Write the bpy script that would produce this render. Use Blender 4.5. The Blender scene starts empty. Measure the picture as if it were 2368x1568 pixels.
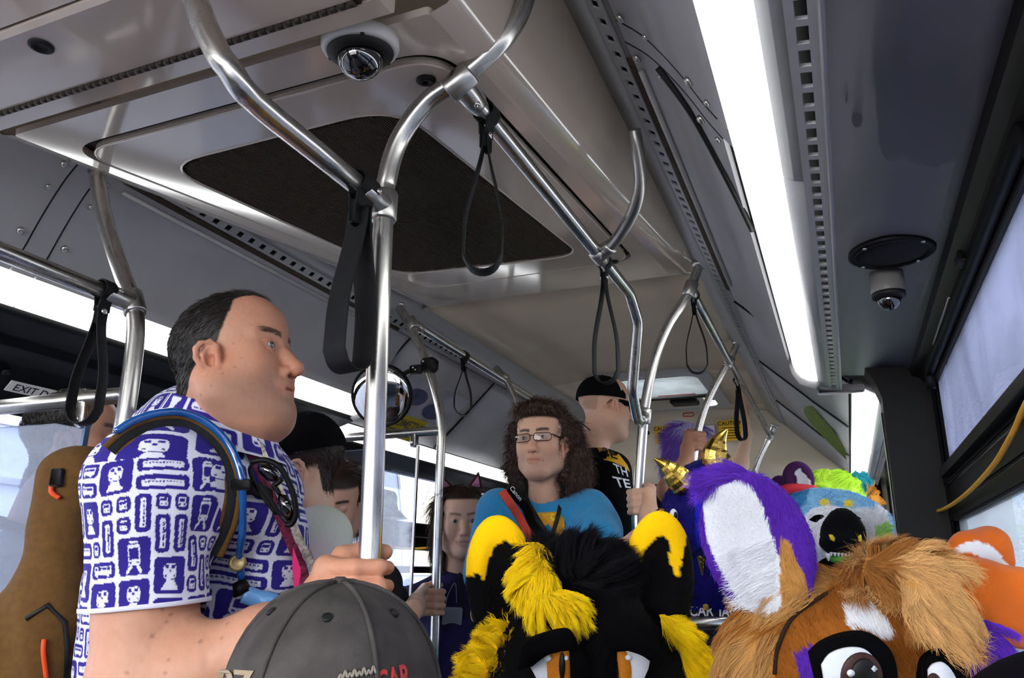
import bpy, math, random
import numpy as np
from mathutils import Vector, Matrix

# ------------------------------------------------------------------ camera, world, exposure
scene = bpy.context.scene
COL = scene.collection
RW, RH, FPX = 2368.0, 1568.0, 1776.0
CAM_H = 1.30                                   # eye height of the photographer above the low floor
YAW, PITCH, ROLL = math.radians(-23.094), math.radians(16.779), math.radians(0.868)
_f = np.array([math.sin(YAW) * math.cos(PITCH), math.cos(YAW) * math.cos(PITCH), math.sin(PITCH)])
_r = np.cross(_f, [0, 0, 1]); _r /= np.linalg.norm(_r); _u = np.cross(_r, _f)
_R = math.cos(ROLL) * _r + math.sin(ROLL) * _u
_U = -math.sin(ROLL) * _r + math.cos(ROLL) * _u
cd = bpy.data.cameras.new('camera'); cam = bpy.data.objects.new('camera', cd); COL.objects.link(cam)
cd.sensor_fit = 'HORIZONTAL'; cd.sensor_width = 36.0; cd.lens = FPX / RW * 36.0
cd.clip_start = 0.02; cd.clip_end = 200
m4 = Matrix.Identity(4)
for i in range(3):
    m4[i][0], m4[i][1], m4[i][2] = float(_R[i]), float(_U[i]), float(-_f[i])
m4[2][3] = CAM_H
cam.matrix_world = m4
scene.camera = cam

scene.view_settings.view_transform = 'Standard'
scene.view_settings.look = 'None'
scene.view_settings.gamma = 1.0
scene.view_settings.use_curve_mapping = False
scene.view_settings.exposure = EXPOSURE = 1.7
STRIP_POWER = 1.7                               # radiance of the lit ceiling strips
world = bpy.data.worlds.new('overcast_sky'); scene.world = world; world.use_nodes = True
_wn = world.node_tree.nodes; _wn.clear()
_o = _wn.new('ShaderNodeOutputWorld'); _b = _wn.new('ShaderNodeBackground')
_b.inputs['Color'].default_value = (0.97, 0.98, 1.0, 1); _b.inputs['Strength'].default_value = 6.0
world.node_tree.links.new(_b.outputs[0], _o.inputs[0])

# ------------------------------------------------------------------ small maths (points are camera-relative metres: x right, y to the rear of the bus, z up)
RNG = np.random.default_rng(11)
A = lambda *p: np.array(p, float)
def ray(x, y): return _f + (x - RW / 2) / FPX * _R - (y - RH / 2) / FPX * _U
def PD(x, y, d): return ray(x, y) * d
def PY(x, y, Y): v = ray(x, y); return v * Y / v[1]
def PX(x, y, X): v = ray(x, y); return v * X / v[0]
def PZ(x, y, Z): v = ray(x, y); return v * Z / v[2]
def unit(v): v = np.asarray(v, float); return v / (np.linalg.norm(v) + 1e-12)
def lin(c):
    c = np.asarray(c, float); return np.where(c <= 0.04045, c / 12.92, ((c + 0.055) / 1.055) ** 2.4)
def hexc(h): return tuple(lin([int(h[i:i + 2], 16) / 255 for i in (0, 2, 4)]))
def smooth01(a, b, x): t = np.clip((x - a) / (b - a), 0, 1); return t * t * (3 - 2 * t)
def vnoise(P, s, seed=0):
    """cheap smooth value noise, -1..1"""
    P = np.asarray(P, float) * s + seed * 17.31
    i = np.floor(P).astype(np.int64); f = P - i; f = f * f * (3 - 2 * f)
    def h(a, b, c):
        n = (a * 73856093) ^ (b * 19349663) ^ (c * 83492791) ^ (seed * 2654435761)
        n = (n ^ (n >> 13)) * 1274126177 & 0x7fffffff
        return (n % 100003) / 50001.5 - 1
    o = 0
    for dx in (0, 1):
        for dy in (0, 1):
            for dz in (0, 1):
                w = (f[:, 0] if dx else 1 - f[:, 0]) * (f[:, 1] if dy else 1 - f[:, 1]) * (f[:, 2] if dz else 1 - f[:, 2])
                o = o + w * h(i[:, 0] + dx, i[:, 1] + dy, i[:, 2] + dz)
    return o

# ------------------------------------------------------------------ meshes and objects
def raw_mesh(name, V, F, col=None, smooth=True):
    V = np.asarray(V, np.float32)
    me = bpy.data.meshes.new(name)
    me.vertices.add(len(V)); me.vertices.foreach_set('co', V.ravel())
    if isinstance(F, np.ndarray):
        k = F.shape[1]; flat = F.ravel().astype(np.int32); st = np.arange(0, len(flat), k, dtype=np.int32)
    else:
        flat = np.array([i for f in F for i in f], np.int32)
        st = np.cumsum([0] + [len(f) for f in F[:-1]]).astype(np.int32)
    me.loops.add(len(flat)); me.loops.foreach_set('vertex_index', flat)
    me.polygons.add(len(st)); me.polygons.foreach_set('loop_start', st)
    me.update(calc_edges=True); me.validate()
    me.polygons.foreach_set('use_smooth', np.full(len(me.polygons), smooth, bool))
    if col is not None:
        col = np.asarray(col, np.float32)
        c4 = np.ones((len(V), 4), np.float32); c4[:, :3] = col
        at = me.color_attributes.new('Col', 'FLOAT_COLOR', 'POINT'); at.data.foreach_set('color', c4.ravel())
    return me
ROOT = {}                                        # object -> origin of its top-level thing
def thing(name, label, cat, loc, group=None):
    o = bpy.data.objects.new(name, None); COL.objects.link(o); o.empty_display_size = 0.05
    o.location = [float(v) for v in loc]; ROOT[o] = np.asarray(loc, float)
    o['label'] = label; o['category'] = cat
    if group: o['group'] = group
    return o
def part(name, VF, m, parent, col=None, smooth=True, label=None, stuff=False):
    V, F = VF; V = np.asarray(V, float)
    org = ROOT[parent]
    me = raw_mesh(name, V - org, F, col, smooth); me.materials.append(m)
    o = bpy.data.objects.new(name, me); COL.objects.link(o); o.parent = parent; ROOT[o] = org
    if label: o['label'] = label
    if stuff: o['kind'] = 'stuff'
    return o
def share(src, name, shift, parent):
    """another piece that shares mesh data, moved by shift"""
    o = bpy.data.objects.new(name, src.data); COL.objects.link(o); o.parent = parent; ROOT[o] = ROOT[parent]
    o.location = [float(v) for v in (np.asarray(shift) + ROOT[src] - ROOT[parent])]
    return o
def solo(name, VF, m, label=None, cat=None, group=None, kind=None, col=None, smooth=True):
    V, F = VF; V = np.asarray(V, float)
    lo, hi = V.min(0), V.max(0); org = A((lo[0] + hi[0]) / 2, (lo[1] + hi[1]) / 2, lo[2])
    me = raw_mesh(name, V - org, F, col, smooth); me.materials.append(m)
    o = bpy.data.objects.new(name, me); COL.objects.link(o); o.location = [float(v) for v in org]; ROOT[o] = org
    if label: o['label'] = label
    if cat: o['category'] = cat
    if group: o['group'] = group
    if kind: o['kind'] = kind
    return o
def join(*L):
    V, F, n = [], [], 0
    for v, f in L:
        V.append(np.asarray(v, float)); F += [[i + n for i in q] for q in (f.tolist() if isinstance(f, np.ndarray) else f)]; n += len(v)
    return np.concatenate(V), F
def frame_of(d, hint=(0, 0, 1)):
    d = unit(d); h = np.asarray(hint, float)
    if abs(np.dot(d, unit(h))) > 0.97: h = A(1, 0, 0) if abs(d[0]) < 0.9 else A(0, 1, 0)
    a = unit(np.cross(h, d)); return a, np.cross(d, a), d
def box(c, size, axes=None, bev=0.0):
    """chamfered box"""
    h = np.asarray(size, float) / 2; b = min(bev, *(h * 0.49)); ax = np.eye(3) if axes is None else np.asarray(axes, float)
    if b <= 0:
        P = np.array([[x, y, z] for x in (-1, 1) for y in (-1, 1) for z in (-1, 1)]) * h
        F = [[0, 1, 3, 2], [4, 6, 7, 5], [0, 4, 5, 1], [2, 3, 7, 6], [0, 2, 6, 4], [1, 5, 7, 3]]
        return P @ ax + c, F
    P, idx = [], {}
    for x in (-1, 1):
        for y in (-1, 1):
            for z in (-1, 1):
                s = A(x, y, z)
                for k in range(3):
                    q = s * (h - b); q[k] = s[k] * h[k]; idx[(x, y, z, k)] = len(P); P.append(q)
    F = []
    for k in range(3):
        i, j = (k + 1) % 3, (k + 2) % 3
        for s in (-1, 1):
            q = []
            for a, e in ((-1, -1), (1, -1), (1, 1), (-1, 1)):
                v = [0, 0, 0]; v[k] = s; v[i] = a; v[j] = e; q.append(idx[(*v, k)])
            F.append(q if s > 0 else q[::-1])
        for a in (-1, 1):
            for e in (-1, 1):
                v0 = [0, 0, 0]; v0[i] = a; v0[j] = e; v1 = list(v0); v0[k] = -1; v1[k] = 1
                F.append([idx[(*v0, i)], idx[(*v1, i)], idx[(*v1, j)], idx[(*v0, j)]])
    for x in (-1, 1):
        for y in (-1, 1):
            for z in (-1, 1): F.append([idx[(x, y, z, 0)], idx[(x, y, z, 1)], idx[(x, y, z, 2)]])
    return np.array(P) @ ax + c, F
def grid_faces(n, m, closed_m=False, closed_n=False):
    i = np.arange(n if closed_n else n - 1)[:, None]; j = np.arange(m if closed_m else m - 1)[None, :]
    i2, j2 = (i + 1) % n, (j + 1) % m
    return np.stack([(i * m + j), (i * m + j2), (i2 * m + j2), (i2 * m + j)], -1).reshape(-1, 4)
def fillet(pts, rad, n=8):
    """polyline with rounded corners"""
    pts = [np.asarray(p, float) for p in pts]; out = [pts[0]]
    rs = rad if hasattr(rad, '__len__') else [rad] * (len(pts) - 2)
    for a, b, c, r in zip(pts, pts[1:], pts[2:], rs):
        d0, d1 = unit(a - b), unit(c - b); ang = math.acos(np.clip(np.dot(d0, d1), -1, 1))
        if ang > 3.1 or r <= 0: out.append(b); continue
        t = min(r / math.tan(ang / 2), 0.48 * np.linalg.norm(a - b), 0.48 * np.linalg.norm(c - b))
        p0, p1 = b + d0 * t, b + d1 * t
        for k in range(n + 1):
            s = k / n; out.append((1 - s) ** 2 * p0 + 2 * s * (1 - s) * b + s * s * p1)
    out.append(pts[-1]); return np.array(out)
def spline(pts, n=8):
    P = np.asarray(pts, float); P = np.vstack([2 * P[0] - P[1], P, 2 * P[-1] - P[-2]]); out = []
    for i in range(1, len(P) - 2):
        for k in range(n):
            t = k / n
            out.append(0.5 * (2 * P[i] + (P[i + 1] - P[i - 1]) * t + (2 * P[i - 1] - 5 * P[i] + 4 * P[i + 1] - P[i + 2]) * t * t + (3 * P[i] - P[i - 1] - 3 * P[i + 1] + P[i + 2]) * t ** 3))
    out.append(P[-2]); return np.array(out)
def frames(path):
    n = len(path); T = np.gradient(path, axis=0); T /= np.linalg.norm(T, axis=1)[:, None] + 1e-12
    a, _, _ = frame_of(T[0]); U = [a]
    for i in range(1, n):
        u = U[-1] - T[i] * np.dot(U[-1], T[i]); U.append(unit(u))
    U = np.array(U); return T, U, np.cross(T, U)
def tube(path, r, n=16, cap=True):
    path = np.asarray(path, float); T, U, W = frames(path)
    r = np.broadcast_to(np.asarray(r, float), (len(path),)); th = np.linspace(0, 2 * np.pi, n, endpoint=False)
    V = path[:, None] + (np.cos(th)[None, :, None] * U[:, None] + np.sin(th)[None, :, None] * W[:, None]) * r[:, None, None]
    V = V.reshape(-1, 3); F = grid_faces(len(path), n, True).tolist()
    if cap: F += [list(range(n))[::-1], [(len(path) - 1) * n + k for k in range(n)]]
    return V, F
def ribbon(path, wdir, w, t):
    """flat band: path, width direction (one or per point), width, thickness"""
    path = np.asarray(path, float); T = np.gradient(path, axis=0); T /= np.linalg.norm(T, axis=1)[:, None] + 1e-12
    Wd = np.broadcast_to(np.asarray(wdir, float), path.shape); Wd = Wd - T * (Wd * T).sum(1)[:, None]; Wd /= np.linalg.norm(Wd, axis=1)[:, None] + 1e-12
    N = np.cross(T, Wd); w = np.broadcast_to(np.asarray(w, float), (len(path),))[:, None]
    e = 0.7
    prof = [(-.5, -.5 * e), (-.46, -.5), (.46, -.5), (.5, -.5 * e), (.5, .5 * e), (.46, .5), (-.46, .5), (-.5, .5 * e)]
    V = np.stack([path + Wd * w * a + N * t * b for a, b in prof], 1).reshape(-1, 3); k = len(prof)
    F = grid_faces(len(path), k, True).tolist() + [list(range(k))[::-1], [(len(path) - 1) * k + j for j in range(k)]]
    return V, F
def lathe(prof, c, axis, n=24):
    """prof: (radius, height along axis) pairs; closed at both ends"""
    a, b, d = frame_of(axis); th = np.linspace(0, 2 * np.pi, n, endpoint=False)
    V = [np.asarray(c) + (np.cos(t) * a + np.sin(t) * b) * r + d * h for r, h in prof for t in th]
    F = grid_faces(len(prof), n, True).tolist() + [list(range(n))[::-1], [(len(prof) - 1) * n + k for k in range(n)]]
    return np.array(V), F
def prism(pts2, o, ax, ay, az, h, bev=0.0):
    """outline (x,y) placed at o with axes ax, ay and given thickness h along az; optional chamfer"""
    P = np.asarray(pts2, float); o, ax, ay, az = [np.asarray(v, float) for v in (o, ax, ay, az)]; n = len(P); c = P.mean(0)
    rings = [(P, 0)]
    if bev > 0:
        s = 1 - bev / (np.abs(P - c).max() + 1e-9); Q = c + (P - c) * s; rings = [(P, 0), (P, h - bev), (Q, h)]
    else: rings = [(P, 0), (P, h)]
    V = np.concatenate([o + R_[:, :1] * ax + R_[:, 1:] * ay + az * k for R_, k in rings])
    F = grid_faces(len(rings), n, True).tolist() + [list(range(n))[::-1], [(len(rings) - 1) * n + k for k in range(n)]]
    return V, F
def rrect(w, h, r, n=5):
    out = []
    for cx, cy, a0 in ((w / 2 - r, h / 2 - r, 0), (-w / 2 + r, h / 2 - r, 90), (-w / 2 + r, -h / 2 + r, 180), (w / 2 - r, -h / 2 + r, 270)):
        for k in range(n + 1):
            a = math.radians(a0 + 90 * k / n); out.append((cx + r * math.cos(a), cy + r * math.sin(a)))
    return np.array(out)
def round_poly(pts, rad, n=5):
    P = [A(p[0], p[1], 0) for p in pts]; k = len(P); out = []
    for i in range(k):
        a, b, c = P[i - 1], P[i], P[(i + 1) % k]; d0, d1 = unit(a - b), unit(c - b)
        t = min(rad, 0.45 * np.linalg.norm(a - b), 0.45 * np.linalg.norm(c - b))
        for j in range(n + 1):
            s = j / n; q = (1 - s) ** 2 * (b + d0 * t) + 2 * s * (1 - s) * b + s * s * (b + d1 * t); out.append(q[:2])
    return np.array(out)
def ring_plate(outer, inner, o, ax, ay, az, h):
    """flat plate with a hole; outer and inner have the same count"""
    o, ax, ay, az = [np.asarray(v, float) for v in (o, ax, ay, az)]; n = len(outer)
    def put(P, k): P = np.asarray(P, float); return o + P[:, :1] * ax + P[:, 1:] * ay + az * k
    V = np.concatenate([put(outer, 0), put(outer, h), put(inner, h), put(inner, 0)])
    return V, grid_faces(4, n, True, True).tolist()
def sweep_y(prof, Y0, Y1, ny=2):
    P = np.asarray(prof, float); ys = np.linspace(Y0, Y1, ny)
    V = np.stack([np.stack([P[:, 0], np.full(len(P), y), P[:, 1]], 1) for y in ys]).reshape(-1, 3)
    n = len(P); return V, grid_faces(ny, n, True).tolist() + [list(range(n))[::-1], [(ny - 1) * n + k for k in range(n)]]
def thick(prof, t, inside=(-0.92, 0.0)):
    """closed cross-section: the polyline plus its copy pushed away from the cabin"""
    P = np.asarray(prof, float); T = np.gradient(P, axis=0); T /= np.linalg.norm(T, axis=1)[:, None]; N = np.stack([-T[:, 1], T[:, 0]], 1)
    s = np.sign(((P - np.asarray(inside)) * N).sum(1).mean()); return np.vstack([P, (P + N * s * t)[::-1]])
def text_mesh(s, size=1.0, bold=0.0, res=2):
    cu = bpy.data.curves.new('lettering', 'FONT'); cu.body = s; cu.size = size; cu.resolution_u = res; cu.offset = bold
    ob = bpy.data.objects.new('lettering', cu); COL.objects.link(ob)
    dg = bpy.context.evaluated_depsgraph_get(); me = bpy.data.meshes.new_from_object(ob.evaluated_get(dg))
    V = np.array([v.co[:2] for v in me.vertices]).reshape(-1, 2); F = [list(p.vertices) for p in me.polygons]
    bpy.data.objects.remove(ob); bpy.data.meshes.remove(me); bpy.data.curves.remove(cu)
    return V, F
def text_on(s, o, ax, ay, size, bold=0.0, lift=0.0, center=True, stretch=1.0):
    V, F = text_mesh(s, size, bold)
    if center: V = V - [(V[:, 0].max() + V[:, 0].min()) / 2, 0]
    n = unit(np.cross(ax, ay)); return np.asarray(o) + V[:, :1] * stretch * np.asarray(ax) + V[:, 1:] * np.asarray(ay) + n * lift, F

# ------------------------------------------------------------------ procedural materials
def mat(name, col, rough=0.5, metal=0.0, var=0.06, nscale=25.0, bump=0.0, bscale=200.0, coat=0.0, sheen=0.0, trans=0.0, alpha=1.0, spec=0.35, sss=0.0):
    m = bpy.data.materials.new(name); m.use_nodes = True; nt = m.node_tree; b = nt.nodes['Principled BSDF']
    c = hexc(col) if isinstance(col, str) else tuple(col)
    tc = nt.nodes.new('ShaderNodeTexCoord'); no = nt.nodes.new('ShaderNodeTexNoise'); no.inputs['Scale'].default_value = nscale; no.inputs['Detail'].default_value = 4
    rp = nt.nodes.new('ShaderNodeValToRGB')
    rp.color_ramp.elements[0].color = (*[v * (1 - var) for v in c], 1); rp.color_ramp.elements[1].color = (*[min(1, v * (1 + var)) for v in c], 1)
    rp.color_ramp.elements[0].position = 0.3; rp.color_ramp.elements[1].position = 0.7
    nt.links.new(tc.outputs['Object'], no.inputs['Vector']); nt.links.new(no.outputs['Fac'], rp.inputs['Fac']); nt.links.new(rp.outputs['Color'], b.inputs['Base Color'])
    b.inputs['Roughness'].default_value = rough; b.inputs['Metallic'].default_value = metal; b.inputs['Specular IOR Level'].default_value = spec
    if coat: b.inputs['Coat Weight'].default_value = coat; b.inputs['Coat Roughness'].default_value = 0.08
    if sheen: b.inputs['Sheen Weight'].default_value = sheen; b.inputs['Sheen Roughness'].default_value = 0.5
    if trans: b.inputs['Transmission Weight'].default_value = trans
    if alpha < 1: b.inputs['Alpha'].default_value = alpha
    if sss: b.inputs['Subsurface Weight'].default_value = sss; b.inputs['Subsurface Radius'].default_value = (0.012, 0.004, 0.002); b.inputs['Subsurface Scale'].default_value = 1.0
    if bump:
        n2 = nt.nodes.new('ShaderNodeTexNoise'); n2.inputs['Scale'].default_value = bscale; n2.inputs['Detail'].default_value = 3
        bm = nt.nodes.new('ShaderNodeBump'); bm.inputs['Strength'].default_value = bump; bm.inputs['Distance'].default_value = 0.002
        nt.links.new(tc.outputs['Object'], n2.inputs['Vector']); nt.links.new(n2.outputs['Fac'], bm.inputs['Height']); nt.links.new(bm.outputs['Normal'], b.inputs['Normal'])
    return m
def vmat(name, rough=0.6, sheen=0.0, bump=0.0, bscale=300.0, coat=0.0, spec=0.4, sss=0.0, metal=0.0):
    """surface whose own colour is stored per vertex"""
    m = mat(name, (0.5, 0.5, 0.5), rough, metal, 0, 20, bump, bscale, coat, sheen, spec=spec, sss=sss); nt = m.node_tree; b = nt.nodes['Principled BSDF']
    a = nt.nodes.new('ShaderNodeVertexColor'); a.layer_name = 'Col'
    no = nt.nodes.new('ShaderNodeTexNoise'); no.inputs['Scale'].default_value = 60; no.inputs['Detail'].default_value = 3
    mr = nt.nodes.new('ShaderNodeMapRange'); mr.inputs[3].default_value = 0.92; mr.inputs[4].default_value = 1.08
    mx = nt.nodes.new('ShaderNodeVectorMath'); mx.operation = 'SCALE'
    nt.links.new(no.outputs['Fac'], mr.inputs[0]); nt.links.new(a.outputs['Color'], mx.inputs[0]); nt.links.new(mr.outputs[0], mx.inputs['Scale'])
    nt.links.new(mx.outputs[0], b.inputs['Base Color']); return m
def emit(name, col, s):
    m = bpy.data.materials.new(name); m.use_nodes = True; nt = m.node_tree; nt.nodes.clear()
    o = nt.nodes.new('ShaderNodeOutputMaterial'); e = nt.nodes.new('ShaderNodeEmission'); e.inputs[0].default_value = (*col, 1); e.inputs[1].default_value = s
    nt.links.new(e.outputs[0], o.inputs[0]); return m
def glass(name, tint, refl=0.06, haze=0.0, hazecol=(0.7, 0.72, 0.8), dots=0.0, rough=0.02):
    """window pane: transparent, some mirror, optional translucent film with a fine dot screen"""
    m = bpy.data.materials.new(name); m.use_nodes = True; nt = m.node_tree; nt.nodes.clear(); L = nt.links.new
    o = nt.nodes.new('ShaderNodeOutputMaterial'); t = nt.nodes.new('ShaderNodeBsdfTransparent'); t.inputs[0].default_value = (*tint, 1)
    g = nt.nodes.new('ShaderNodeBsdfGlossy'); g.inputs['Roughness'].default_value = rough
    fr = nt.nodes.new('ShaderNodeLayerWeight'); fr.inputs['Blend'].default_value = 0.5
    base = t.outputs[0]
    if haze:
        tl = nt.nodes.new('ShaderNodeBsdfTranslucent'); df = nt.nodes.new('ShaderNodeBsdfDiffuse')
        tc = nt.nodes.new('ShaderNodeTexCoord'); no = nt.nodes.new('ShaderNodeTexNoise'); no.inputs['Scale'].default_value = 3.5; no.inputs['Detail'].default_value = 5; no.inputs['Distortion'].default_value = 1.2
        rp = nt.nodes.new('ShaderNodeValToRGB'); rp.color_ramp.elements[0].color = (*[c * 0.8 for c in hazecol], 1); rp.color_ramp.elements[1].color = (*[min(1, c * 1.12) for c in hazecol], 1)
        rp.color_ramp.elements[0].position = 0.35; rp.color_ramp.elements[1].position = 0.65
        L(tc.outputs['Object'], no.inputs['Vector']); L(no.outputs['Fac'], rp.inputs['Fac']); L(rp.outputs['Color'], tl.inputs[0]); L(rp.outputs['Color'], df.inputs[0])
        m1 = nt.nodes.new('ShaderNodeMixShader'); m1.inputs[0].default_value = 0.25; L(tl.outputs[0], m1.inputs[1]); L(df.outputs[0], m1.inputs[2])
        m2 = nt.nodes.new('ShaderNodeMixShader'); L(base, m2.inputs[1]); L(m1.outputs[0], m2.inputs[2]); m2.inputs[0].default_value = haze
        if dots:
            mp = nt.nodes.new('ShaderNodeMapping'); mp.inputs['Scale'].default_value = (dots, dots, dots); vo = nt.nodes.new('ShaderNodeTexVoronoi'); vo.inputs['Scale'].default_value = 1.0; vo.inputs['Randomness'].default_value = 0.0
            L(tc.outputs['Object'], mp.inputs[0]); L(mp.outputs[0], vo.inputs['Vector'])
            mr = nt.nodes.new('ShaderNodeMapRange'); mr.inputs[1].default_value = 0.28; mr.inputs[2].default_value = 0.42; mr.inputs[3].default_value = max(0, haze - 0.3); mr.inputs[4].default_value = min(1, haze + 0.12)
            L(vo.outputs['Distance'], mr.inputs[0]); L(mr.outputs[0], m2.inputs[0])
        base = m2.outputs[0]
    pw = nt.nodes.new('ShaderNodeMath'); pw.operation = 'POWER'; pw.inputs[1].default_value = 4.0; L(fr.outputs['Facing'], pw.inputs[0])
    mt = nt.nodes.new('ShaderNodeMapRange'); mt.inputs[3].default_value = refl; mt.inputs[4].default_value = 0.7; L(pw.outputs[0], mt.inputs[0])
    mx = nt.nodes.new('ShaderNodeMixShader')
    L(mt.outputs[0], mx.inputs[0]); L(base, mx.inputs[1]); L(g.outputs[0], mx.inputs[2]); L(mx.outputs[0], o.inputs[0])
    return m
def steel(name, base=0.56, rough=0.27):
    m = mat(name, (base, base * 0.97, base * 0.92), rough, 1.0, 0.05, 40); nt = m.node_tree; b = nt.nodes['Principled BSDF']
    no = nt.nodes.new('ShaderNodeTexNoise'); no.inputs['Scale'].default_value = 9; no.inputs['Detail'].default_value = 8
    mr = nt.nodes.new('ShaderNodeMapRange'); mr.inputs[3].default_value = rough - 0.03; mr.inputs[4].default_value = rough + 0.05
    nt.links.new(no.outputs['Fac'], mr.inputs[0]); nt.links.new(mr.outputs[0], b.inputs['Roughness']); b.inputs['Anisotropic'].default_value = 0.5
    return m
M = {}
M['cove'] = mat('grey_cove_panel', 'aaa9ab', 0.5, 0, 0.04, 6, 0.05, 500)
M['strip'] = mat('grey_vent_strip', 'a6a6a8', 0.45, 0, 0.04, 8)
M['ceil'] = mat('cream_ceiling_panel', 'c9b9a2', 0.38, 0, 0.03, 4, 0.02, 400)
M['ac'] = mat('glossy_beige_plastic', 'c0b2a6', 0.12, 0, 0.03, 3, 0.006, 14, coat=0.9)
M['acgap'] = mat('black_gap_seal', '0a0a0a', 0.7)
M['panel_r'] = mat('lavender_grey_panel', '63616d', 0.5, 0, 0.04, 5, 0.03, 600)
M['black'] = mat('black_window_frame', '09090b', 0.5, 0, 0.15, 12, 0.04, 200, spec=.15)
M['blacksoft'] = mat('black_rubber', '0b0b0c', 0.6)
M['slotrail'] = mat('pale_slotted_rail', 'b4b2b2', 0.4, 0, 0.05, 12)
M['dark'] = mat('dark_duct', '141416', 0.8)
M['floor'] = mat('speckled_dark_floor', '34353a', 0.6, 0, 0.3, 180)
M['wall'] = mat('grey_side_wall', '55565a', 0.55, 0, 0.06, 10)
M['rear'] = mat('cream_rear_wall', 'c8bda8', 0.5, 0, 0.04, 5, 0.02, 300)
M['steel'] = steel('brushed_steel', .55, .27)
M['steel2'] = steel('worn_steel_clamp', 0.5, 0.34)
M['strap'] = mat('black_nylon_webbing', '07080b', 0.6, 0, 0.2, 300, 0.5, 900, spec=.25)
M['screw'] = mat('bright_screw', (0.6, 0.58, 0.55), 0.3, 1.0)
M['brush'] = mat('dusty_brush_strip', '4a4038', 0.9, 0, 0.5, 240, 0.8, 500)
M['light'] = emit('lit_diffuser', (0.97, 0.99, 1.0), STRIP_POWER)
M['leftpane'] = glass('tinted_window_glass', (0.52, 0.54, 0.59))
M['tintpane'] = glass('blue_grey_filmed_glass', (0.28, 0.30, 0.38), haze=0.72, hazecol=(0.27, 0.285, 0.355), dots=420)
M['lowpane'] = glass('dusty_grey_glass', (0.36, 0.39, 0.43), refl=0.14, haze=0.45, hazecol=(0.30, 0.32, 0.345))
M['smoke'] = glass('smoked_partition', (0.50, 0.55, 0.66), refl=0.04, haze=0.02, hazecol=(0.4, 0.44, 0.52))
M['smokeclear'] = glass('scratched_partition', (0.76, 0.8, 0.86), refl=0.07, haze=0.05, hazecol=(0.5, 0.55, 0.65))

# ================================================================== THE SETTING
C = -0.92                                        # centre line of the bus
def hx(pts, s): return [(C + s * h, z) for h, z in pts]
def struct(name, VF, m, parent=None, **k):
    if parent is not None: return part(name, VF, m, parent, **k)
    return solo(name, VF, m, kind='structure', **k)
def sroot(name, loc):
    o = bpy.data.objects.new(name, None); COL.objects.link(o); o.empty_display_size = 0.05
    o.location = [float(v) for v in loc]; ROOT[o] = np.asarray(loc, float); o['kind'] = 'structure'; return o
YF, YR = -2.3, 5.2                                # front and rear ends of what is built
struct('floor', box((C, -.5, -1.33), (2.42, 5.4, 0.06)), M['floor'], smooth=False)
struct('floor_step', box((C, 2.37, -1.24), (2.42, 0.34, 0.24)), M['floor'], smooth=False)
struct('floor_rear', box((C, 3.9, -1.15), (2.42, 2.74, 0.42)), M['floor'], smooth=False)

# ---- ceiling: arched centre panels, cove panels on both sides, slotted vent strips, seams
ceil = sroot('ceiling', (C, 2.0, 1.0))
arch = [(C + t * 0.54, 1.0 + 0.035 * (1 - t * t)) for t in np.linspace(-1, 1, 13)]
for y0, y1 in ((YF, 0.70), (2.525, 3.99), (4.87, 5.06)):
    part('panel', sweep_y(thick(arch, 0.02), y0, y1), M['ceil'], ceil, label='cream centre ceiling panel')
for sl in (arch[:4], arch[-4:]): part('panel', sweep_y(thick(sl, 0.02), 3.99, 4.87), M['ceil'], ceil, label='cream ceiling panel beside the roof hatch')
part('panel', sweep_y(thick(arch, 0.02), 0.70, 2.515), M['ceil'], ceil, label='cream centre ceiling panel')
pth = np.array([(x, 2.52, z - 0.004) for x, z in arch])
part('seam_trim', tube(pth, 0.008, 8), M['steel2'], ceil, label='bowed metal seam strip')
def slotted(p0, p1, Y0, Y1, pitch, slot, edge, t=0.004):
    """strip between two profile points with real slots in it"""
    p0, p1 = A(p0[0], 0, p0[1]), A(p1[0], 0, p1[1]); w = np.linalg.norm(p1 - p0); ax = (p1 - p0) / w; n = np.cross(ax, A(0, 1, 0)); L = []
    for a, b in ((0, edge), (w - edge, w)):
        L.append(box(p0 + ax * (a + b) / 2 + A(0, (Y0 + Y1) / 2, 0), (b - a, Y1 - Y0, t), (ax, A(0, 1, 0), n)))
    y = Y0
    while y < Y1 - pitch:
        L.append(box(p0 + ax * w / 2 + A(0, y + (pitch - slot) / 2, 0), (w - 2 * edge, pitch - slot, t), (ax, A(0, 1, 0), n))); y += pitch
    return join(*L)
COVE1 = [(.645, .905), (.685, .865), (.72, .815), (.75, .765), (.778, .712), (.80, .675)]
COVE1 = [tuple(p[:2]) for p in spline([A(h, z, 0) for h, z in COVE1], 3)]
COVE2 = [(.645, .905), (.71, .842), (.78, .775), (.85, .706), (.92, .642), (.975, .592)]
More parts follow.
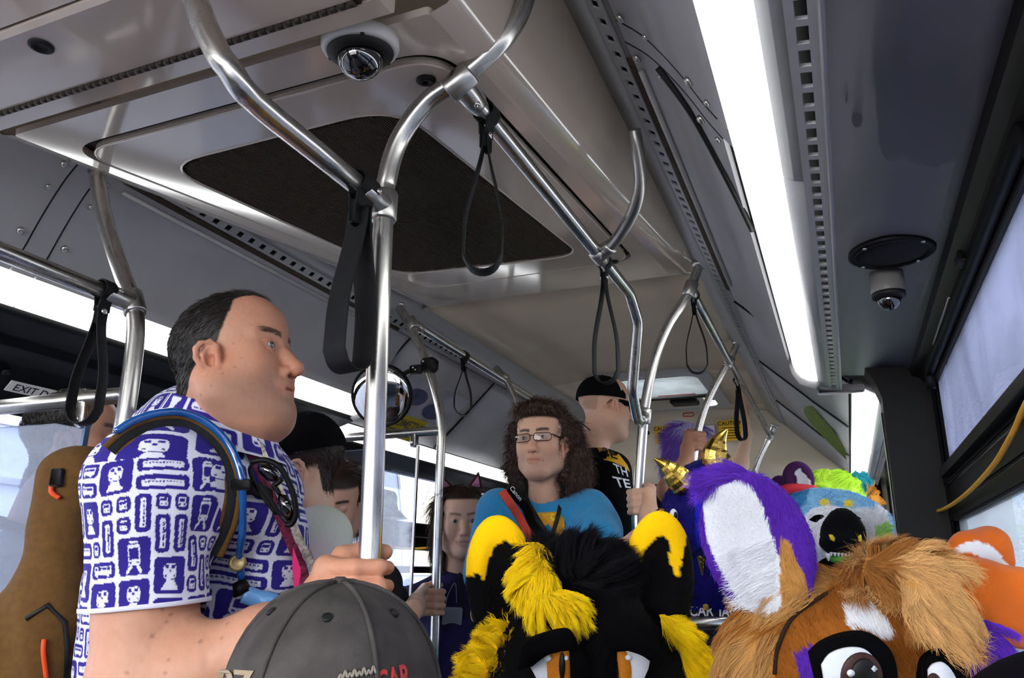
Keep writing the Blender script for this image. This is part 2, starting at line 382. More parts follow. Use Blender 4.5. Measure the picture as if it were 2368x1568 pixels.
for s in (1, -1):
    nm = 'right' if s > 0 else 'left'
    part('edge_strip', sweep_y(thick(hx([(.535, 1.002), (.57, .968), (.603, .935)], s), .01), YF, YR), M['strip'], ceil)
    p0, p1 = hx([(.603, .935), (.630, .915)], s)
    part('vent_strip', slotted(p0, p1, YF, YR - .05, .048, .021, .008), M['strip'], ceil, smooth=False, label='grey strip with a row of vent slots')
    part('duct', sweep_y(thick(hx([(.60, .955), (.64, .935)], s), .01), YF, YR), M['dark'], ceil, label='dark duct behind the vent slots')
    part('brush_seal', sweep_y(thick(hx([(.632, .912), (.648, .903)], s), .012), 1.2, 2.5, 60), M['brush'], ceil, label='dusty brown brush seal')
    part('edge_strip', sweep_y(thick(hx([(.630, .917), (.648, .909)], s), .006), YF, 1.2), M['strip'], ceil)
    part('edge_strip', sweep_y(thick(hx([(.630, .917), (.648, .909)], s), .006), 2.5, YR), M['strip'], ceil)
    for i, (y0, y1) in enumerate(((YF, 1.077), (1.081, 1.138), (1.142, 2.60))):
        q = COVE1 + ([(.815, .654)] if (s < 0 or y0 < 1.1) else [])
        b = 0 if i != 2 else 0.004
        pr = np.array(hx(q, s)); pr = np.vstack([pr]); part('panel', sweep_y(thick(pr, .008), y0, y1, 2), M['cove'], ceil, smooth=False)
        if i < 2: part('seam_strip', tube([(x, y1 + .002, z) for x, z in hx([(h + .001, zz_ + .001) for h, zz_ in COVE1], s)], .0028, 6), M['blacksoft'], ceil)
    # raised rubber lipped door of the duct with a rounded end
    pr = hx([(.655, .894), (.662, .888)], s); part('access_trim', sweep_y(thick(pr, -.008), 1.21, 2.40), M['slotrail'], ceil, label='pale raised trim line')
    for y0, y1 in ((2.606, 3.44), (3.446, 4.3), (4.306, YR)):
        part('panel', sweep_y(thick(hx(COVE2, s), .008), y0, y1, 2), M['cove'], ceil)
    for y in (2.603, 3.443, 4.303):
        c2 = [(x, y, z) for x, z in hx([(h - .002, z - .002) for h, z in COVE2], s)]
        part('seam_strip', tube(c2, .004, 6), M['blacksoft'], ceil)
    part('panel', sweep_y(thick(hx([(.975, .592), (.983, .588)], s), .01), 2.606, YR), M['blacksoft'], ceil)
# black strip: shade of the open gap beside the right lamp, put in as colour
gx = hx([(.798, .690), (.822, .660)], 1)
part('shadow_gap', sweep_y(thick(gx, .012), 1.142, 2.6), M['blacksoft'], ceil, label='black strip painting the shade of the gap beside the lamp')
cut = spline([(C + .70, 1.142, .838), (C + .745, 1.20, .768), (C + .785, 1.33, .694), (C + .806, 1.50, .668)], 8)
part('gasket', tube(cut, .006, 8), M['blacksoft'], ceil, label='curved black gasket')
# domed screws along the seams
def screw(c, n, r=.0075): return lathe([(r, -.001), (r * .95, r * .35), (r * .6, r * .65), (r * .25, r * .62), (r * .15, r * .35)], c, n, 10)
for s in (1, -1):
    for h, z, hh in ((.66, .885, 1), (.765, .735, 1), (.70, .835, 1), (.79, .69, 1)):
        nrm = A(-s * .8, 0, -.6)
        for y in (1.052, 1.165):
            part('screw', screw(A(C + s * h, y, z) + nrm * .001, nrm, .006 if h in (.70, .79) else .009), M['screw'], ceil)

# ---- lamp strips, slotted rail, outboard panel (right), headers
def lamp(label, s, q, Y0, Y1, split=None):
    (h0, z0), (h1, z1) = q; mid = ((h0 + h1) / 2 - .012, (z0 + z1) / 2 - .014)
    pr = [(h0, z0), (h0 * .75 + h1 * .25 - .009, z0 * .75 + z1 * .25 - .011), mid, (h0 * .25 + h1 * .75 - .009, z0 * .25 + z1 * .75 - .011), (h1, z1)]
    t = thing('ceiling_light', label, 'light', (C + s * (h0 + h1) / 2, (Y0 + Y1) / 2, z1))
    ys = [Y0] + (split or []) + [Y1]
    for a, b in zip(ys, ys[1:]): part('diffuser', sweep_y(thick(hx(pr, s), .006), a + .002, b - .002), M['light'], t)
    back = [(h0, z0 + .012), (h1 + .002, z1 + .012)]
    part('housing', sweep_y(thick(hx(back, s), .02), Y0, Y1), M['strip'], t)
    e = hx([(h0 - .012, z0), (h0 - .005, z0 - .03), ((h0 + h1) / 2 - .02, (z0 + z1) / 2 - .034), (h1 - .01, z1 - .022), (h1 + .01, z1 - .005), (h1 + .01, z1 + .02), (h0, z0 + .02)], s)
    part('end_cap', sweep_y(e, Y1, Y1 + .022), M['slotrail'], t, label='pale moulded end cap')
    return t
LQ1, LQ2 = ((.815, .654), (.885, .594)), ((.985, .588), (1.06, .540))
lamp('bright lamp strip along the upper right, above the slotted rail', 1, LQ1, YF, 2.58, [1.15])
lamp('bright lamp strip on the left, behind the short-haired man in the patterned shirt', -1, LQ1, YF, 2.58, [1.15])
lamp('short bright lamp strip at far right beside the black pillar', 1, LQ2, 2.66, YR - .02)
lamp('far left bright lamp strip running behind the small round mirror', -1, LQ2, 2.66, YR - .02)

tr = sroot('trim_1', (C + .92, 1.0, .57))
part('rail', sweep_y(thick(hx([(.885, .594), (.900, .584), (.914, .580)], 1), .006), YF, 1.148), M['strip'], tr)
part('rail', sweep_y(thick(hx([(.885, .594), (.900, .584), (.914, .580)], 1), .006), 1.152, 2.62), M['strip'], tr)
p0, p1 = hx([(.914, .580), (.948, .575)], 1)
part('slotted_rail', slotted(p0, p1, YF, 2.62, .0437, .032, .0105, .005), M['slotrail'], tr, smooth=False, label='pale rail with a row of dark slots')
part('duct', sweep_y(thick(hx([(.91, .612), (.95, .607)], 1), .01), YF, 2.62), M['dark'], tr)
part('lip', tube([(C + .951, YF, .5725), (C + .951, 2.62, .5725)], .004, 8), M['slotrail'], tr)
part('end_cap', box((C + .95, 2.635, .575), (.14, .02, .03), None, .006), M['slotrail'], tr)
part('rail', sweep_y(thick(hx([(1.06, .540), (1.075, .53), (1.10, .528)], 1), .006), 2.62, YR), M['strip'], tr)
p0, p1 = hx([(1.10, .528), (1.125, .522)], 1)
part('slotted_rail', slotted(p0, p1, 2.62, YR - .05, .0437, .027, .008, .005), M['slotrail'], tr, smooth=False)
struct('ceiling_side_panel', sweep_y(thick(hx([(.951, .5735), (1.04, .568), (1.115, .562), (1.127, .551)], 1), .012), YF, 2.44), M['panel_r'])

# right wall: black header, frames, panes
XR, XL = C + 1.185, C - 1.18
wr = sroot('wall_right', (XR, 1.5, -1.3))
part('header', sweep_y(thick(hx([(1.127, .551), (1.132, .535), (1.150, .528), (1.162, .512), (1.170, .508)], 1), .03), YF, 2.44), M['black'], wr, label='black window header')
def bar(Y0, Y1, z0, z1, x, t=.03, bev=.004): return box((x, (Y0 + Y1) / 2, (z0 + z1) / 2), (t, Y1 - Y0, z1 - z0), None, bev)
part('frame_rail', bar(YF, YR, .497, .545, XR + .004), M['black'], wr)
part('frame_rail', bar(YF, 2.44, .228, .266, XR + .002), M['black'], wr)
part('frame_rail', bar(YF, 2.44, .176, .226, XR + .010, .04), M['black'], wr)
part('frame_rail', bar(YF, 2.44, .136, .174, XR + .003), M['black'], wr)
part('frame_rail', bar(YF, YR, -.36, -.30, XR), M['black'], wr)
part('lower_panel', bar(YF, YR, -1.30, -.36, XR + .01, .03), M['wall'], wr)
for y0, y1 in ((YF, -1.2), (-.36, -.28), (.86, .93), (2.27, 2.44)):
    part('post', bar(y0, y1, -.30, .50, XR + .004), M['black'], wr)
for y0, y1 in ((2.44, 2.6), (3.75, 3.9), (5.05, 5.2)): part('post', bar(y0, y1, -.30, .50, XR + .004), M['black'], wr)
part('frame_rail', bar(2.44, YR, .20, .25, XR), M['black'], wr)
# rounded raised sash frame, latch and thin stay seen at the upper right
sash = fillet([(XR - .022, 2.22, .47), (XR - .022, 2.22, .515), (XR - .022, .95, .515), (XR - .022, .95, .25), (XR - .022, 2.22, .25)], .05)
part('sash_frame', ribbon(sash, (1, 0, 0), .02, .022), M['black'], wr, label='raised black sash frame with rounded corners')
part('latch', box((XR - .036, 1.42, .522), (.016, .05, .022), None, .004), M['blacksoft'], wr)
part('stay_rod', tube([(XR - .034, 1.62, .520), (XR - .034, 1.95, .517)], .003, 8), M['steel2'], wr)
def window(n, x, panes, m):
    w = sroot('window_%d' % n, (x, sum(p[0] + p[1] for p in panes) / 2 / len(panes), panes[0][2]))
    for y0, y1, z0, z1, mm in panes: part('pane', box((x, (y0 + y1) / 2, (z0 + z1) / 2), (.006, y1 - y0, z1 - z0)), mm, w, smooth=False)
    return w
window(1, XR + .004, [(.93, 2.27, .266, .497, M['tintpane']), (-.28, .86, .266, .497, M['tintpane']), (.93, 2.27, -.30, .136, M['lowpane']), (-.28, .86, -.30, .136, M['lowpane'])], None)
window(2, XR + .004, [(2.6, 3.75, .25, .497, M['leftpane']), (3.9, 5.05, .25, .497, M['leftpane']), (2.6, 3.75, -.30, .20, M['leftpane']), (3.9, 5.05, -.30, .20, M['leftpane']), (-1.6, -.36, -.30, .497, M['leftpane'])], None)
# black pillar with gusset
pil = [(XR, .60), (.088, .600), (.094, .575), (.118, .525), (.131, .48), (.131, -1.3), (XR, -1.3)]
struct('wall_pillar', sweep_y(pil, 2.345, 2.455), M['black'], smooth=False)
struct('trim_2', box((.1285, 2.42, -.1), (.004, .012, 1.1)), M['steel'])

# left wall: sloping black header, frames, panes
wl = sroot('wall_left', (XL, 1.5, -1.3))
part('header', sweep_y(thick(hx([(.886, .592), (.90, .578), (.985, .552), (1.00, .53), (1.06, .512), (1.075, .505), (1.165, .415), (1.18, .393)], -1), .03), YF, 2.62), M['black'], wl, label='black door header')
part('header', sweep_y(thick(hx([(1.061, .538), (1.08, .525), (1.15, .505), (1.18, .474)], -1), .03), 2.62, YR), M['black'], wl)
part('frame_rail', bar(YF, YR, .474, .56, XL - .02), M['black'], wl)
for y0, y1 in ((YF, -1.2), (.02, .10), (2.44, 2.80), (4.80, 5.2)): part('post', bar(y0, y1, -.95, .48, XL - .01), M['black'], wl)
part('frame_rail', bar(2.8, 4.8, .165, .235, XL + .004), M['black'], wl)
part('frame_rail', bar(2.8, 4.8, .095, .163, XL + .012, .04), M['black'], wl)
part('frame_rail', bar(2.8, 4.8, -.02, .015, XL + .004), M['black'], wl)
part('frame_rail', bar(YF, 2.44, -.95, -.88, XL), M['black'], wl)
part('lower_panel', bar(YF, 2.44, -1.30, -.95, XL - .01), M['wall'], wl)
part('lower_panel', bar(2.44, YR, -1.30, -.38, XL - .01), M['wall'], wl)
part('hinge_bump', box((XL + .06, 1.05, .50), (.03, .10, .03), (A(.8, 0, .6), A(0, 1, 0), A(-.6, 0, .8)), .008), M['blacksoft'], wl)
part('hinge_bump', box((XL + .06, 1.75, .50), (.03, .16, .03), (A(.8, 0, .6), A(0, 1, 0), A(-.6, 0, .8)), .008), M['blacksoft'], wl)
for y in (.9, 1.3, 1.66, 2.0): part('bolt', screw(A(XL + .085, y, .487), A(.4, 0, -.9), .012), M['blacksoft'], wl)
window(3, XL - .004, [(2.80, 4.80, .235, .474, M['leftpane']), (2.80, 4.80, .015, .095, M['leftpane']), (2.80, 4.80, -.38, -.02, M['leftpane'])], None)
window(4, XL - .004, [(.10, 2.44, -.88, .40, M['leftpane']), (-1.2, .02, -.88, .40, M['leftpane'])], None)

# rear wall with a rounded shoulder, and the unseen front end with its windscreen opening
rp = [(5.05, 1.035), (5.10, 1.025), (5.15, .99), (5.185, .93), (5.2, .85), (5.21, .72), (5.17, .68), (5.19, .60), (5.22, .55), (5.22, -.94), (5.26, -.94), (5.26, 1.06), (5.05, 1.06)]
V = np.array([(x, y, z) for x in np.linspace(XL, XR, 13) for y, z in rp]); n = len(rp)
struct('wall_rear', (V, grid_faces(13, n, True).tolist() + [list(range(n)), [(12 * n) + k for k in range(n)][::-1]]), M['rear'])
struct('trim_3', box((C, 5.205, .42), (2.3, .05, .30), None, .02), M['black'])
wf = sroot('wall_front', (C, YF, -1.3))
part('panel', box((C, YF - .02, -.85), (2.42, .04, .9)), M['wall'], wf, smooth=False)
part('panel', box((C, YF - .02, .88), (2.42, .04, .36)), M['wall'], wf, smooth=False)
for x in (XL, XR): part('post', box((x, YF - .02, .15), (.12, .04, 1.2)), M['black'], wf, smooth=False)
struct('roof', join(box((C, .37, 1.10), (2.5, 7.24, .05)), box((C, 5.06, 1.10), (2.5, .38, .05)), box((C - .76, 4.43, 1.10), (.98, .88, .05)), box((C + .76, 4.43, 1.10), (.98, .88, .05))), M['wall'], smooth=False)
for i, s in enumerate((1, -1)):
    struct('wall_cove_back_%s' % ('right' if s > 0 else 'left'), box((C + s * 1.2, 1.0, .82), (.05, 8.5, .56)), M['wall'], smooth=False)

# ---- outside: ground, a pale hall beside the left windows with big letter-like shapes, a pale wall on the right
M['hall'] = mat('pale_lavender_hall', 'b9bccb', 0.8, 0, 0.05, .6)
M['cream'] = mat('cream_sign_letter', 'f0e2c0', 0.7, 0, 0.02, .6)
M['pale'] = mat('pale_facade', 'dfe1ea', 0.8, 0, 0.08, .5)
M['tarmac'] = mat('tarmac', '6d6d6f', 0.9, 0, 0.1, 3)
struct('ground_outside', box((C, 4, -1.75), (60, 60, .1)), M['tarmac'], smooth=False)
b = thing('building', 'pale lavender hall wall seen through the left windows', 'building', (-7.3, 14, -1.7))
part('wall', box((-7.3, 15, .7), (.5, 14, 4.8)), M['hall'], b, smooth=False)
def ploy(p, X, t): P = [PX(*q, X)[1:] for q in p]; return prism(P, (X, 0, 0), (0, 1, 0), (0, 0, 1), (1, 0, 0), t)
part('letter', ploy([(918, 1085), (960, 1092), (974, 1180), (1008, 1096), (1200, 1100), (1200, 1235), (932, 1220)], -7.04, .04), M['cream'], b, smooth=False, label='cream letter shape on the wall')
part('letter', ploy([(930, 1250), (1160, 1262), (1160, 1330), (930, 1330)], -7.04, .03), M['cream'], b, smooth=False, label='cream band under the letter')
b2 = thing('building', 'bright pale facade outside the door window at far left', 'building', (-7.6, 4.5, -1.7))
part('wall', box((-7.6, 3.2, .7), (.5, 9.0, 4.8)), M['pale'], b2, smooth=False)
for z in (.2, .75, 1.3, 1.9): part('ledge', box((-7.32, 3.2, z), (.06, 9.0, .06)), M['hall'], b2, smooth=False)

# ================================================================== AIR CONDITIONING UNIT
O_ = A(0, 0, .65); AXx = A(1, 0, 0); AXy = A(0, 1, .135); AN = unit(np.cross(AXx, AXy)); DN = -AN
def acp(x, y, h=0.0): return O_ + AXx * x + AXy * y + DN * h
def PL(px, py): d = ray(px, py); t = .65 / (d[2] - .135 * d[1]); p = d * t; return p[0], p[1]
ac = thing('air_conditioning_cover', 'glossy beige ceiling air conditioning unit with a black grille hatch', 'vent', acp(-.9, 1.6))
xa, xb, ya, yb = -1.345, -.472, .79, 2.50
gap_o = round_poly([(-1.318, .872), (-.498, .872), (-.530, 2.235), (-1.285, 2.235)], .085, 8)
cc = gap_o.mean(0)
outer = round_poly([(xa, ya), (xb, ya), (xb, yb), (xa, yb)], .01, 8)
part('housing', ring_plate(outer, gap_o, O_, AXx, AXy, AN, .012), M['ac'], ac, smooth=False)
# side skirts from the flat bottom up into the coves, and the rear slope
ys = np.linspace(ya, yb, 14)
for s in (1, -1):
    x0 = xb if s > 0 else xa; xe = C + s * .545
    rows = []
    for y in ys:
        zb = .65 + .135 * y
        for t, u in ((0, 0), (.28, .035), (.5, .12), (.66, .28), (.80, .52), (.92, .80), (1.0, 1.0)):
            rows.append((x0 + (xe - x0) * t, y, zb + (1.0 - zb) * u))
    part('skirt', (np.array(rows), grid_faces(len(ys), 7).tolist()), M['ac'], ac, label='rounded beige side skirt')
hat = cc + (gap_o - cc) * np.array([.964, .974])
gri = round_poly([PL(372, 380), PL(915, 240), PL(1345, 588), PL(925, 634)], .11, 8)
hd = part('hatch', ring_plate(hat, gri, O_ + DN * .004, AXx, AXy, AN, .014), M['ac'], ac, smooth=False, label='beige hinged hatch')
lip = np.array([acp(*(cc + (p - cc) * .993), -.002) for p in np.vstack([gap_o, gap_o[:1]])])
part('gap_backing', prism(gap_o * 1.0, O_ - DN * .016, AXx, AXy, AN, .004), M['acgap'], ac, smooth=False)
rim = np.array([acp(*p, .003) for p in np.vstack([hat, hat[:1]])]); part('hatch_rim', tube(rim, .0026, 8, False), M['ac'], ac)
rim = np.array([acp(*p, .003) for p in np.vstack([gri, gri[:1]])]); part('grille_rim', tube(rim, .0035, 8, False), M['ac'], ac)
M['grille'] = mat('black_filter_mesh', '4a4139', 0.9, 0, 0.4, 500, 0.6, 900, spec=.15)
part('grille', prism(cc + (gri - cc) * 1.01, O_ - DN * .005, AXx, AXy, AN, .004), M['grille'], ac, smooth=False, label='black ribbed filter grille')
# fine corrugation of the grille: real ridges clipped to its outline
def inside(poly, p):
    x, y = p; c = False; n = len(poly)
    for i in range(n):
        (x0, y0), (x1, y1) = poly[i], poly[i - 1]
        if (y0 > y) != (y1 > y) and x < (x1 - x0) * (y - y0) / (y1 - y0) + x0: c = not c
    return c
L = []; g2 = cc + (gri - cc) * .995
for x in np.arange(gri[:, 0].min(), gri[:, 0].max(), .0056):
    yy = [y for y in np.arange(gri[:, 1].min(), gri[:, 1].max(), .01) if inside(g2, (x, y))]
    if len(yy) > 2: L.append(box(acp(x, (yy[0] + yy[-1]) / 2, .000), (.0024, yy[-1] - yy[0], .004), (AXx, unit(AXy), AN)))
part('ridge', join(*L), M['grille'], ac, smooth=False, stuff=True)
for p in ((985, 178), (1418, 601)):
    x, y = PL(*p); part('latch', lathe([(.016, -.003), (.0165, .004), (.012, .007), (.005, .006), (.004, .002)], acp(x, y, .004), DN, 16), M['acgap'], ac, label='black round hatch latch')
# front cover box with hinge and bezel button
bx = [(.752, .775), (.749, .735), (.742, .730), (.708, .730)]
fc = thing('ceiling_front_cover', 'beige drop-down access cover with a black hinge nearest the viewer', 'cover', (-.95, .4, .73))
def xbox(prof, X0, X1): return (np.array([(x, y, z) for x in (X0, X1) for y, z in prof]), grid_faces(2, len(prof), True).tolist() + [list(range(len(prof))), [len(prof) + k for k in range(len(prof))][::-1]])
part('sill', xbox([(.752, .80), (.751, .738), (.744, .731), (.710, .729), (.710, .80)], -1.352, -.505), M['ac'], fc, smooth=False)
part('door_panel', xbox([(.700, .80), (.700, .729), (.578, .728), (.570, .732), (.570, .80)], -1.352, -.505), M['ac'], fc, smooth=False)
part('front_panel', xbox([(.566, .80), (.566, .736), (.30, .775), (-.4, .80), (-.4, .82)], -1.352, -.505), M['ac'], fc, smooth=False)
M["hinge"] = mat('dark_bronze_hinge', '2a211c', 0.6, .3, 0.3, 120)
part('hinge_leaf', box((-.93, .705, .731), (.80, .010, .006)), M['hinge'], fc, smooth=False)
kn = part('hinge_knuckle', tube([(-1.325, .705, .728), (-1.312, .705, .728)], .0052, 10), M['hinge'], fc)
for i in range(1, 53): share(kn, 'hinge_knuckle', (i * .0149, 0, 0), fc)
part('button', lathe([(.017, -.004), (.0175, .003), (.012, .005), (.008, .002)], (-1.018, .608, .7285), (0, 0, -1), 18), M['acgap'], fc, label='black round button')
# dome cameras
def dome_cam(label, c, n, R, r, white, smoke, tall=0.0):
    t = thing('dome_camera', label, 'camera', c)
    n = unit(n); c = np.asarray(c, float)
    part('base_ring', lathe([(R, -tall), (R, .012), (R * .96, .017), (r * 1.45, .020), (r * 1.40, .018)], c, n, 32), white, t)
    part('collar', lathe([(r * 1.46, .016), (r * 1.44, .023), (r * 1.05, .029), (r * .98, .028)], c, n, 32), M['blacksoft'], t)
    pr = [(r * math.cos(a), .028 + r * math.sin(a)) for a in np.linspace(0, 1.5, 12)]
    part('dome', lathe(pr, c, n, 32), smoke, t, label='clear glossy dome')
    part('lens', lathe([(r * .5, .02), (r * .5, .028 + r * .35), (r * .32, .028 + r * .5), (r * .2, .028 + r * .47)], c, unit(n + A(.25, -.2, 0)), 20), M['blacksoft'], t)
    for k in range(3):
        a, b_, d = frame_of(n); p = c + (math.cos(2.1 * k + .4) * a + math.sin(2.1 * k + .4) * b_) * R * .86 + d * .0195; part('screw', screw(p, n, .0035), M['blacksoft'], t)
M['camwhite'] = mat('white_camera_plastic', 'c4c2c0', 0.35)
M['domeglass'] = mat('smoked_dome', '0c0b10', 0.03, 0, 0, spec=1.0, coat=1.0)
dome_cam('large white ringed dome camera on the beige ceiling cover', acp(-.598, .805, .0), DN, .058, .034, M['camwhite'], M['domeglass'])
dome_cam('small grey dome camera below the round speaker on the right panel', PZ(2048, 632, .566) - A(0, 0, .026), (0, 0, -1), .031, .021, mat('satin_grey_housing', '6f6c68', .35), M['domeglass'], .026)
sp = thing('ceiling_speaker', 'round black ceiling speaker above the small dome camera', 'speaker', (.127, 1.452, .566))
part('frame', lathe([(.072, -.002), (.073, .006), (.069, .009), (.060, .008), (.059, .004)], (.127, 1.452, .566), (0, 0, -1), 40), M['black'], sp)
part('grille', lathe([(.060, .004), (.059, .006), (.03, .0075), (.0, .008)], (.127, 1.452, .566), (0, 0, -1), 40), M['acgap'], sp)
for k in range(4): part('screw', screw(A(.127 + .066 * math.cos(k * 1.571 + .8), 1.452 + .066 * math.sin(k * 1.571 + .8), .558), (0, 0, -1), .004), M['screw'], sp)
# rear roof hatch
rh = thing('roof_hatch', 'grey framed roof hatch with a frosted pane at the rear', 'hatch', (C, 4.42, 1.02))
def zz(x): return 1.0 + .035 * (1 - ((x - C) / .54) ** 2)
fo = rrect(.68, .98, .08, 6); fi = rrect(.54, .82, .07, 6)
part('frame', ring_plate(fo, fi, (C, 4.43, 1.005), (1, 0, 0), (0, 1, 0), (0, 0, 1), .03), M['cove'], rh, smooth=False)
M['frost'] = mat('frosted_dirty_pane', 'b4bfc1', 0.5, 0, 0.35, 14)
M['frostglow'] = glass('frosted_roof_pane', (.25, .27, .28), haze=.8, hazecol=(.27, .29, .30))
part('pane', box((C, 4.27, 1.012), (.545, .44, .006)), M['frostglow'], rh, smooth=False, label='frosted translucent pane')
part('crossbar', box((C, 4.51, 1.004), (.545, .035, .02), None, .004), M['blacksoft'], rh)
part('lower_cover', box((C, 4.69, 1.012), (.43, .32, .02), None, .008), M['camwhite'], rh)
part('handle', box((C + .1, 4.60, .99), (.16, .11, .03), None, .01), M['blacksoft'], rh)
part('red_mark', box((C + .08, 4.46, 1.006), (.22, .008, .004)), mat('red_print', 'b8433c', .5), rh, smooth=False)

# ================================================================== RAILS AND STANCHIONS
RR = 0.0160
def collar(p, d, L=.07, r=RR * 1.28): 
    p, d = np.asarray(p, float), unit(d); h = L / 2
    return lathe([(r * .93, -h), (r, -h + .003), (r, h - .003), (r * .93, h)], p, d, 20)
def tee(pole_p, pole_d, rail_d, label=None):
    """cast clamp: collar round the pole plus a socket for the rail, and its screw"""
    pole_d, rail_d = unit(pole_d), unit(rail_d)
    a = collar(pole_p, pole_d, .050, RR * 1.33); b = lathe([(RR * 1.22, .0), (RR * 1.22, .062), (RR * 1.12, .066)], pole_p, rail_d, 20)
    n = unit(np.cross(pole_d, rail_d)); n = n if np.dot(n, pole_p) < 0 else -n
    s = screw(np.asarray(pole_p) + rail_d * .045 + n * RR * 1.2, n, .006)
    return join(a, b), s
PM = .943
pole = thing('stanchion_pole', 'steel stanchion pole curving up to the ceiling, gripped by the man in the patterned shirt', 'pole', (-.612, PM, -1.3))
mp = [A(-.600, PM, -1.3), A(-.612, PM, .04)] + [PY(x, y, PM) for x, y in ((886, 520), (896, 410), (925, 320), (985, 238), (1060, 185), (1120, 135), (1168, 85), (1200, 35), (1218, -15))]
mpath = np.vstack([mp[0], spline(mp[1:], 7)])
ctop = A(mpath[-1][0] + .02, PM, .935); mpath = np.vstack([mpath, (mpath[-1] + ctop) / 2 + A(.004, 0, .0), ctop])
part('tube', tube(mpath, RR, 20), M['steel'], pole)
part('ceiling_flange', lathe([(.03, 0), (.03, .006), (.02, .012)], ctop + A(0, 0, .012), (0, 0, -1), 20), M['steel2'], pole)
part('floor_flange', lathe([(.045, 0), (.045, .008), (.02, .02)], (-.600, PM, -1.3), (0, 0, 1), 24), M['steel2'], pole)
j1 = PY(888, 478, PM); j2 = PY(1062, 190, PM)
# upper rail that runs to the rear, hangs on an arm and drops to the second pole
R1x = -.495
arail = thing('grab_rail', 'long steel overhead rail along the grille, with a curved hanger arm', 'handrail', (R1x, 1.5, .745))
j1b = PY(1490, 962, 2.4)
rp_ = fillet([j2, A(R1x, 2.0, .755), A(-.497, 2.10, .70), PY(1462, 905, 2.19), j1b - A(0, .09, .035), j1b], [.10, .07, .08, .06], 8)
part('tube', tube(rp_, RR * .97, 18), M['steel'], arail)
v, s = tee(j2, mpath[45] - mpath[38], (0, 1, 0)); part('clamp', v, M['steel2'], arail); part('screw', s, M['screw'], arail)
h0 = A(R1x, 1.70, .750); top = PZ(1466, 300, .93)
ha = spline([h0, PY(1418, 562, 1.66), PY(1452, 512, 1.60), PY(1474, 462, 1.555), PY(1481, 410, 1.52), PY(1473, 340, 1.48), top], 6)
part('hanger_arm', tube(ha, RR * .92, 16), M['steel2'], arail, label='curved worn hanger arm')
part('clamp', join(collar(h0, (0, 1, 0), .06, RR * 1.25), lathe([(RR * 1.2, 0), (RR * 1.2, .05), (RR, .055)], h0, ha[3] - h0, 18)), M['steel2'], arail)
v, s = tee(j1b, (.2, 0, 1), (-.02, -.9, -.35)); part('clamp', v, M['steel2'], arail)
mrail = thing('grab_rail', 'nearest steel rail bending down from the upper left to the gripped pole', 'handrail', (-.63, .6, .56))


mr_ = np.vstack([spline([PY(422, -58, .58), PY(452, 0, .583), PY(470, 50, .585), PY(505, 125, .590), PY(532, 162, .600), PY(560, 205, .617), PX(592, 237, -.630), PX(632, 272, -.630)], 7), [PX(720, 342, -.630)], [A(j1[0], PM, j1[2])]])
part('tube', tube(mr_, RR, 20), M['steel'], mrail)
v, s = tee(j1, (0, 0, 1), j1 - mr_[-2] if False else mr_[-2] - j1); part('clamp', v, M['steel2'], mrail); part('screw', s, M['screw'], mrail)
# second pole (right of the man in blue), rising to the rear right rail
R2x, R2z = -.395, .905
def rear_pole(label, pts, Y, base, arms=()):
    P = [PY(x, y, Y) for x, y in pts]; b = A(P[-1][0] + .0, Y, base)
    t = thing('stanchion_pole', label, 'pole', b)
    part('tube', tube(np.vstack([spline(P, 6), [b]]), RR, 16), M['steel'], t)
    part('ceiling_flange', lathe([(.026, -.006), (.026, .004), (.018, .012)], P[0], P[1] - P[0], 16), M['steel2'], t)
    part('floor_flange', lathe([(.04, 0), (.04, .008), (.02, .018)], b, (0, 0, 1), 18), M['steel2'], t)
    return t, P
t, P2 = rear_pole('steel pole held by the man in blue, curving up to the right ceiling edge', [(1617, 612), (1590, 682), (1545, 755), (1512, 840), (1492, 940), (1482, 1050), (1472, 1200)], 2.4, -1.12)
t, P3 = rear_pole('steel pole farther back held by the purple-haired person', [(1706, 793), (1684, 838), (1652, 895), (1628, 950), (1612, 1010), (1602, 1080)], 3.4, -.94)
t, P4 = rear_pole('short curved steel pole at the far end, nearest the rear wall', [(1791, 985), (1779, 1012), (1757, 1060), (1740, 1110), (1733, 1150)], 4.55, -.94)
rrail = thing('grab_rail', 'steel overhead rail along the right ceiling edge in the rear', 'handrail', (R2x, 3.5, R2z))
a0, a1 = PY(1596, 668, 2.4), PY(1781, 1008, 4.55)
pts = [a0, PY(1686, 836, 3.4), a1]
part('tube', tube(np.array(pts), RR * .95, 16), M['steel'], rrail)
v, s = tee(a0, P2[1] - P2[0], pts[1] - a0); part('clamp', v, M['steel2'], rrail)
for p, q in ((pts[1], P3[2] - P3[0]), (a1, P4[2] - P4[0])): part('clamp', join(collar(p, q, .05), collar(p, pts[1] - a0, .06)), M['steel2'], rrail)
# left poles and rails
PA = 1.02
t = thing('stanchion_pole', 'steel pole behind the shoulder of the man in the patterned shirt', 'pole', A(-1.29, PA, -1.3))
lp = [PY(x, y, PA) for x, y in ((222, 395), (236, 480), (258, 560), (285, 640), (308, 702), (314, 760), (306, 850), (290, 960), (276, 1040))]
part('tube', tube(np.vstack([spline(lp, 6), [A(-1.283, PA, -1.3)]]), RR * 1.04, 18), M['steel'], t)
part('floor_flange', lathe([(.04, 0), (.04, .008), (.02, .018)], (-1.283, PA, -1.3), (0, 0, 1), 18), M['steel2'], t)
jl = lp[4]
lr = thing('grab_rail', 'steel overhead rail at far left running into the left pole', 'handrail', (jl[0], .6, jl[2]))
lp0 = PX(-60, 557, jl[0]); part('tube', tube(np.array([lp0 - A(0, .5, 0), lp0, jl]), RR, 18), M['steel'], lr)
v, s = tee(jl, lp[3] - lp[5], (0, -1, 0)); part('clamp', v, M['steel2'], lr); part('screw', s, M['screw'], lr)
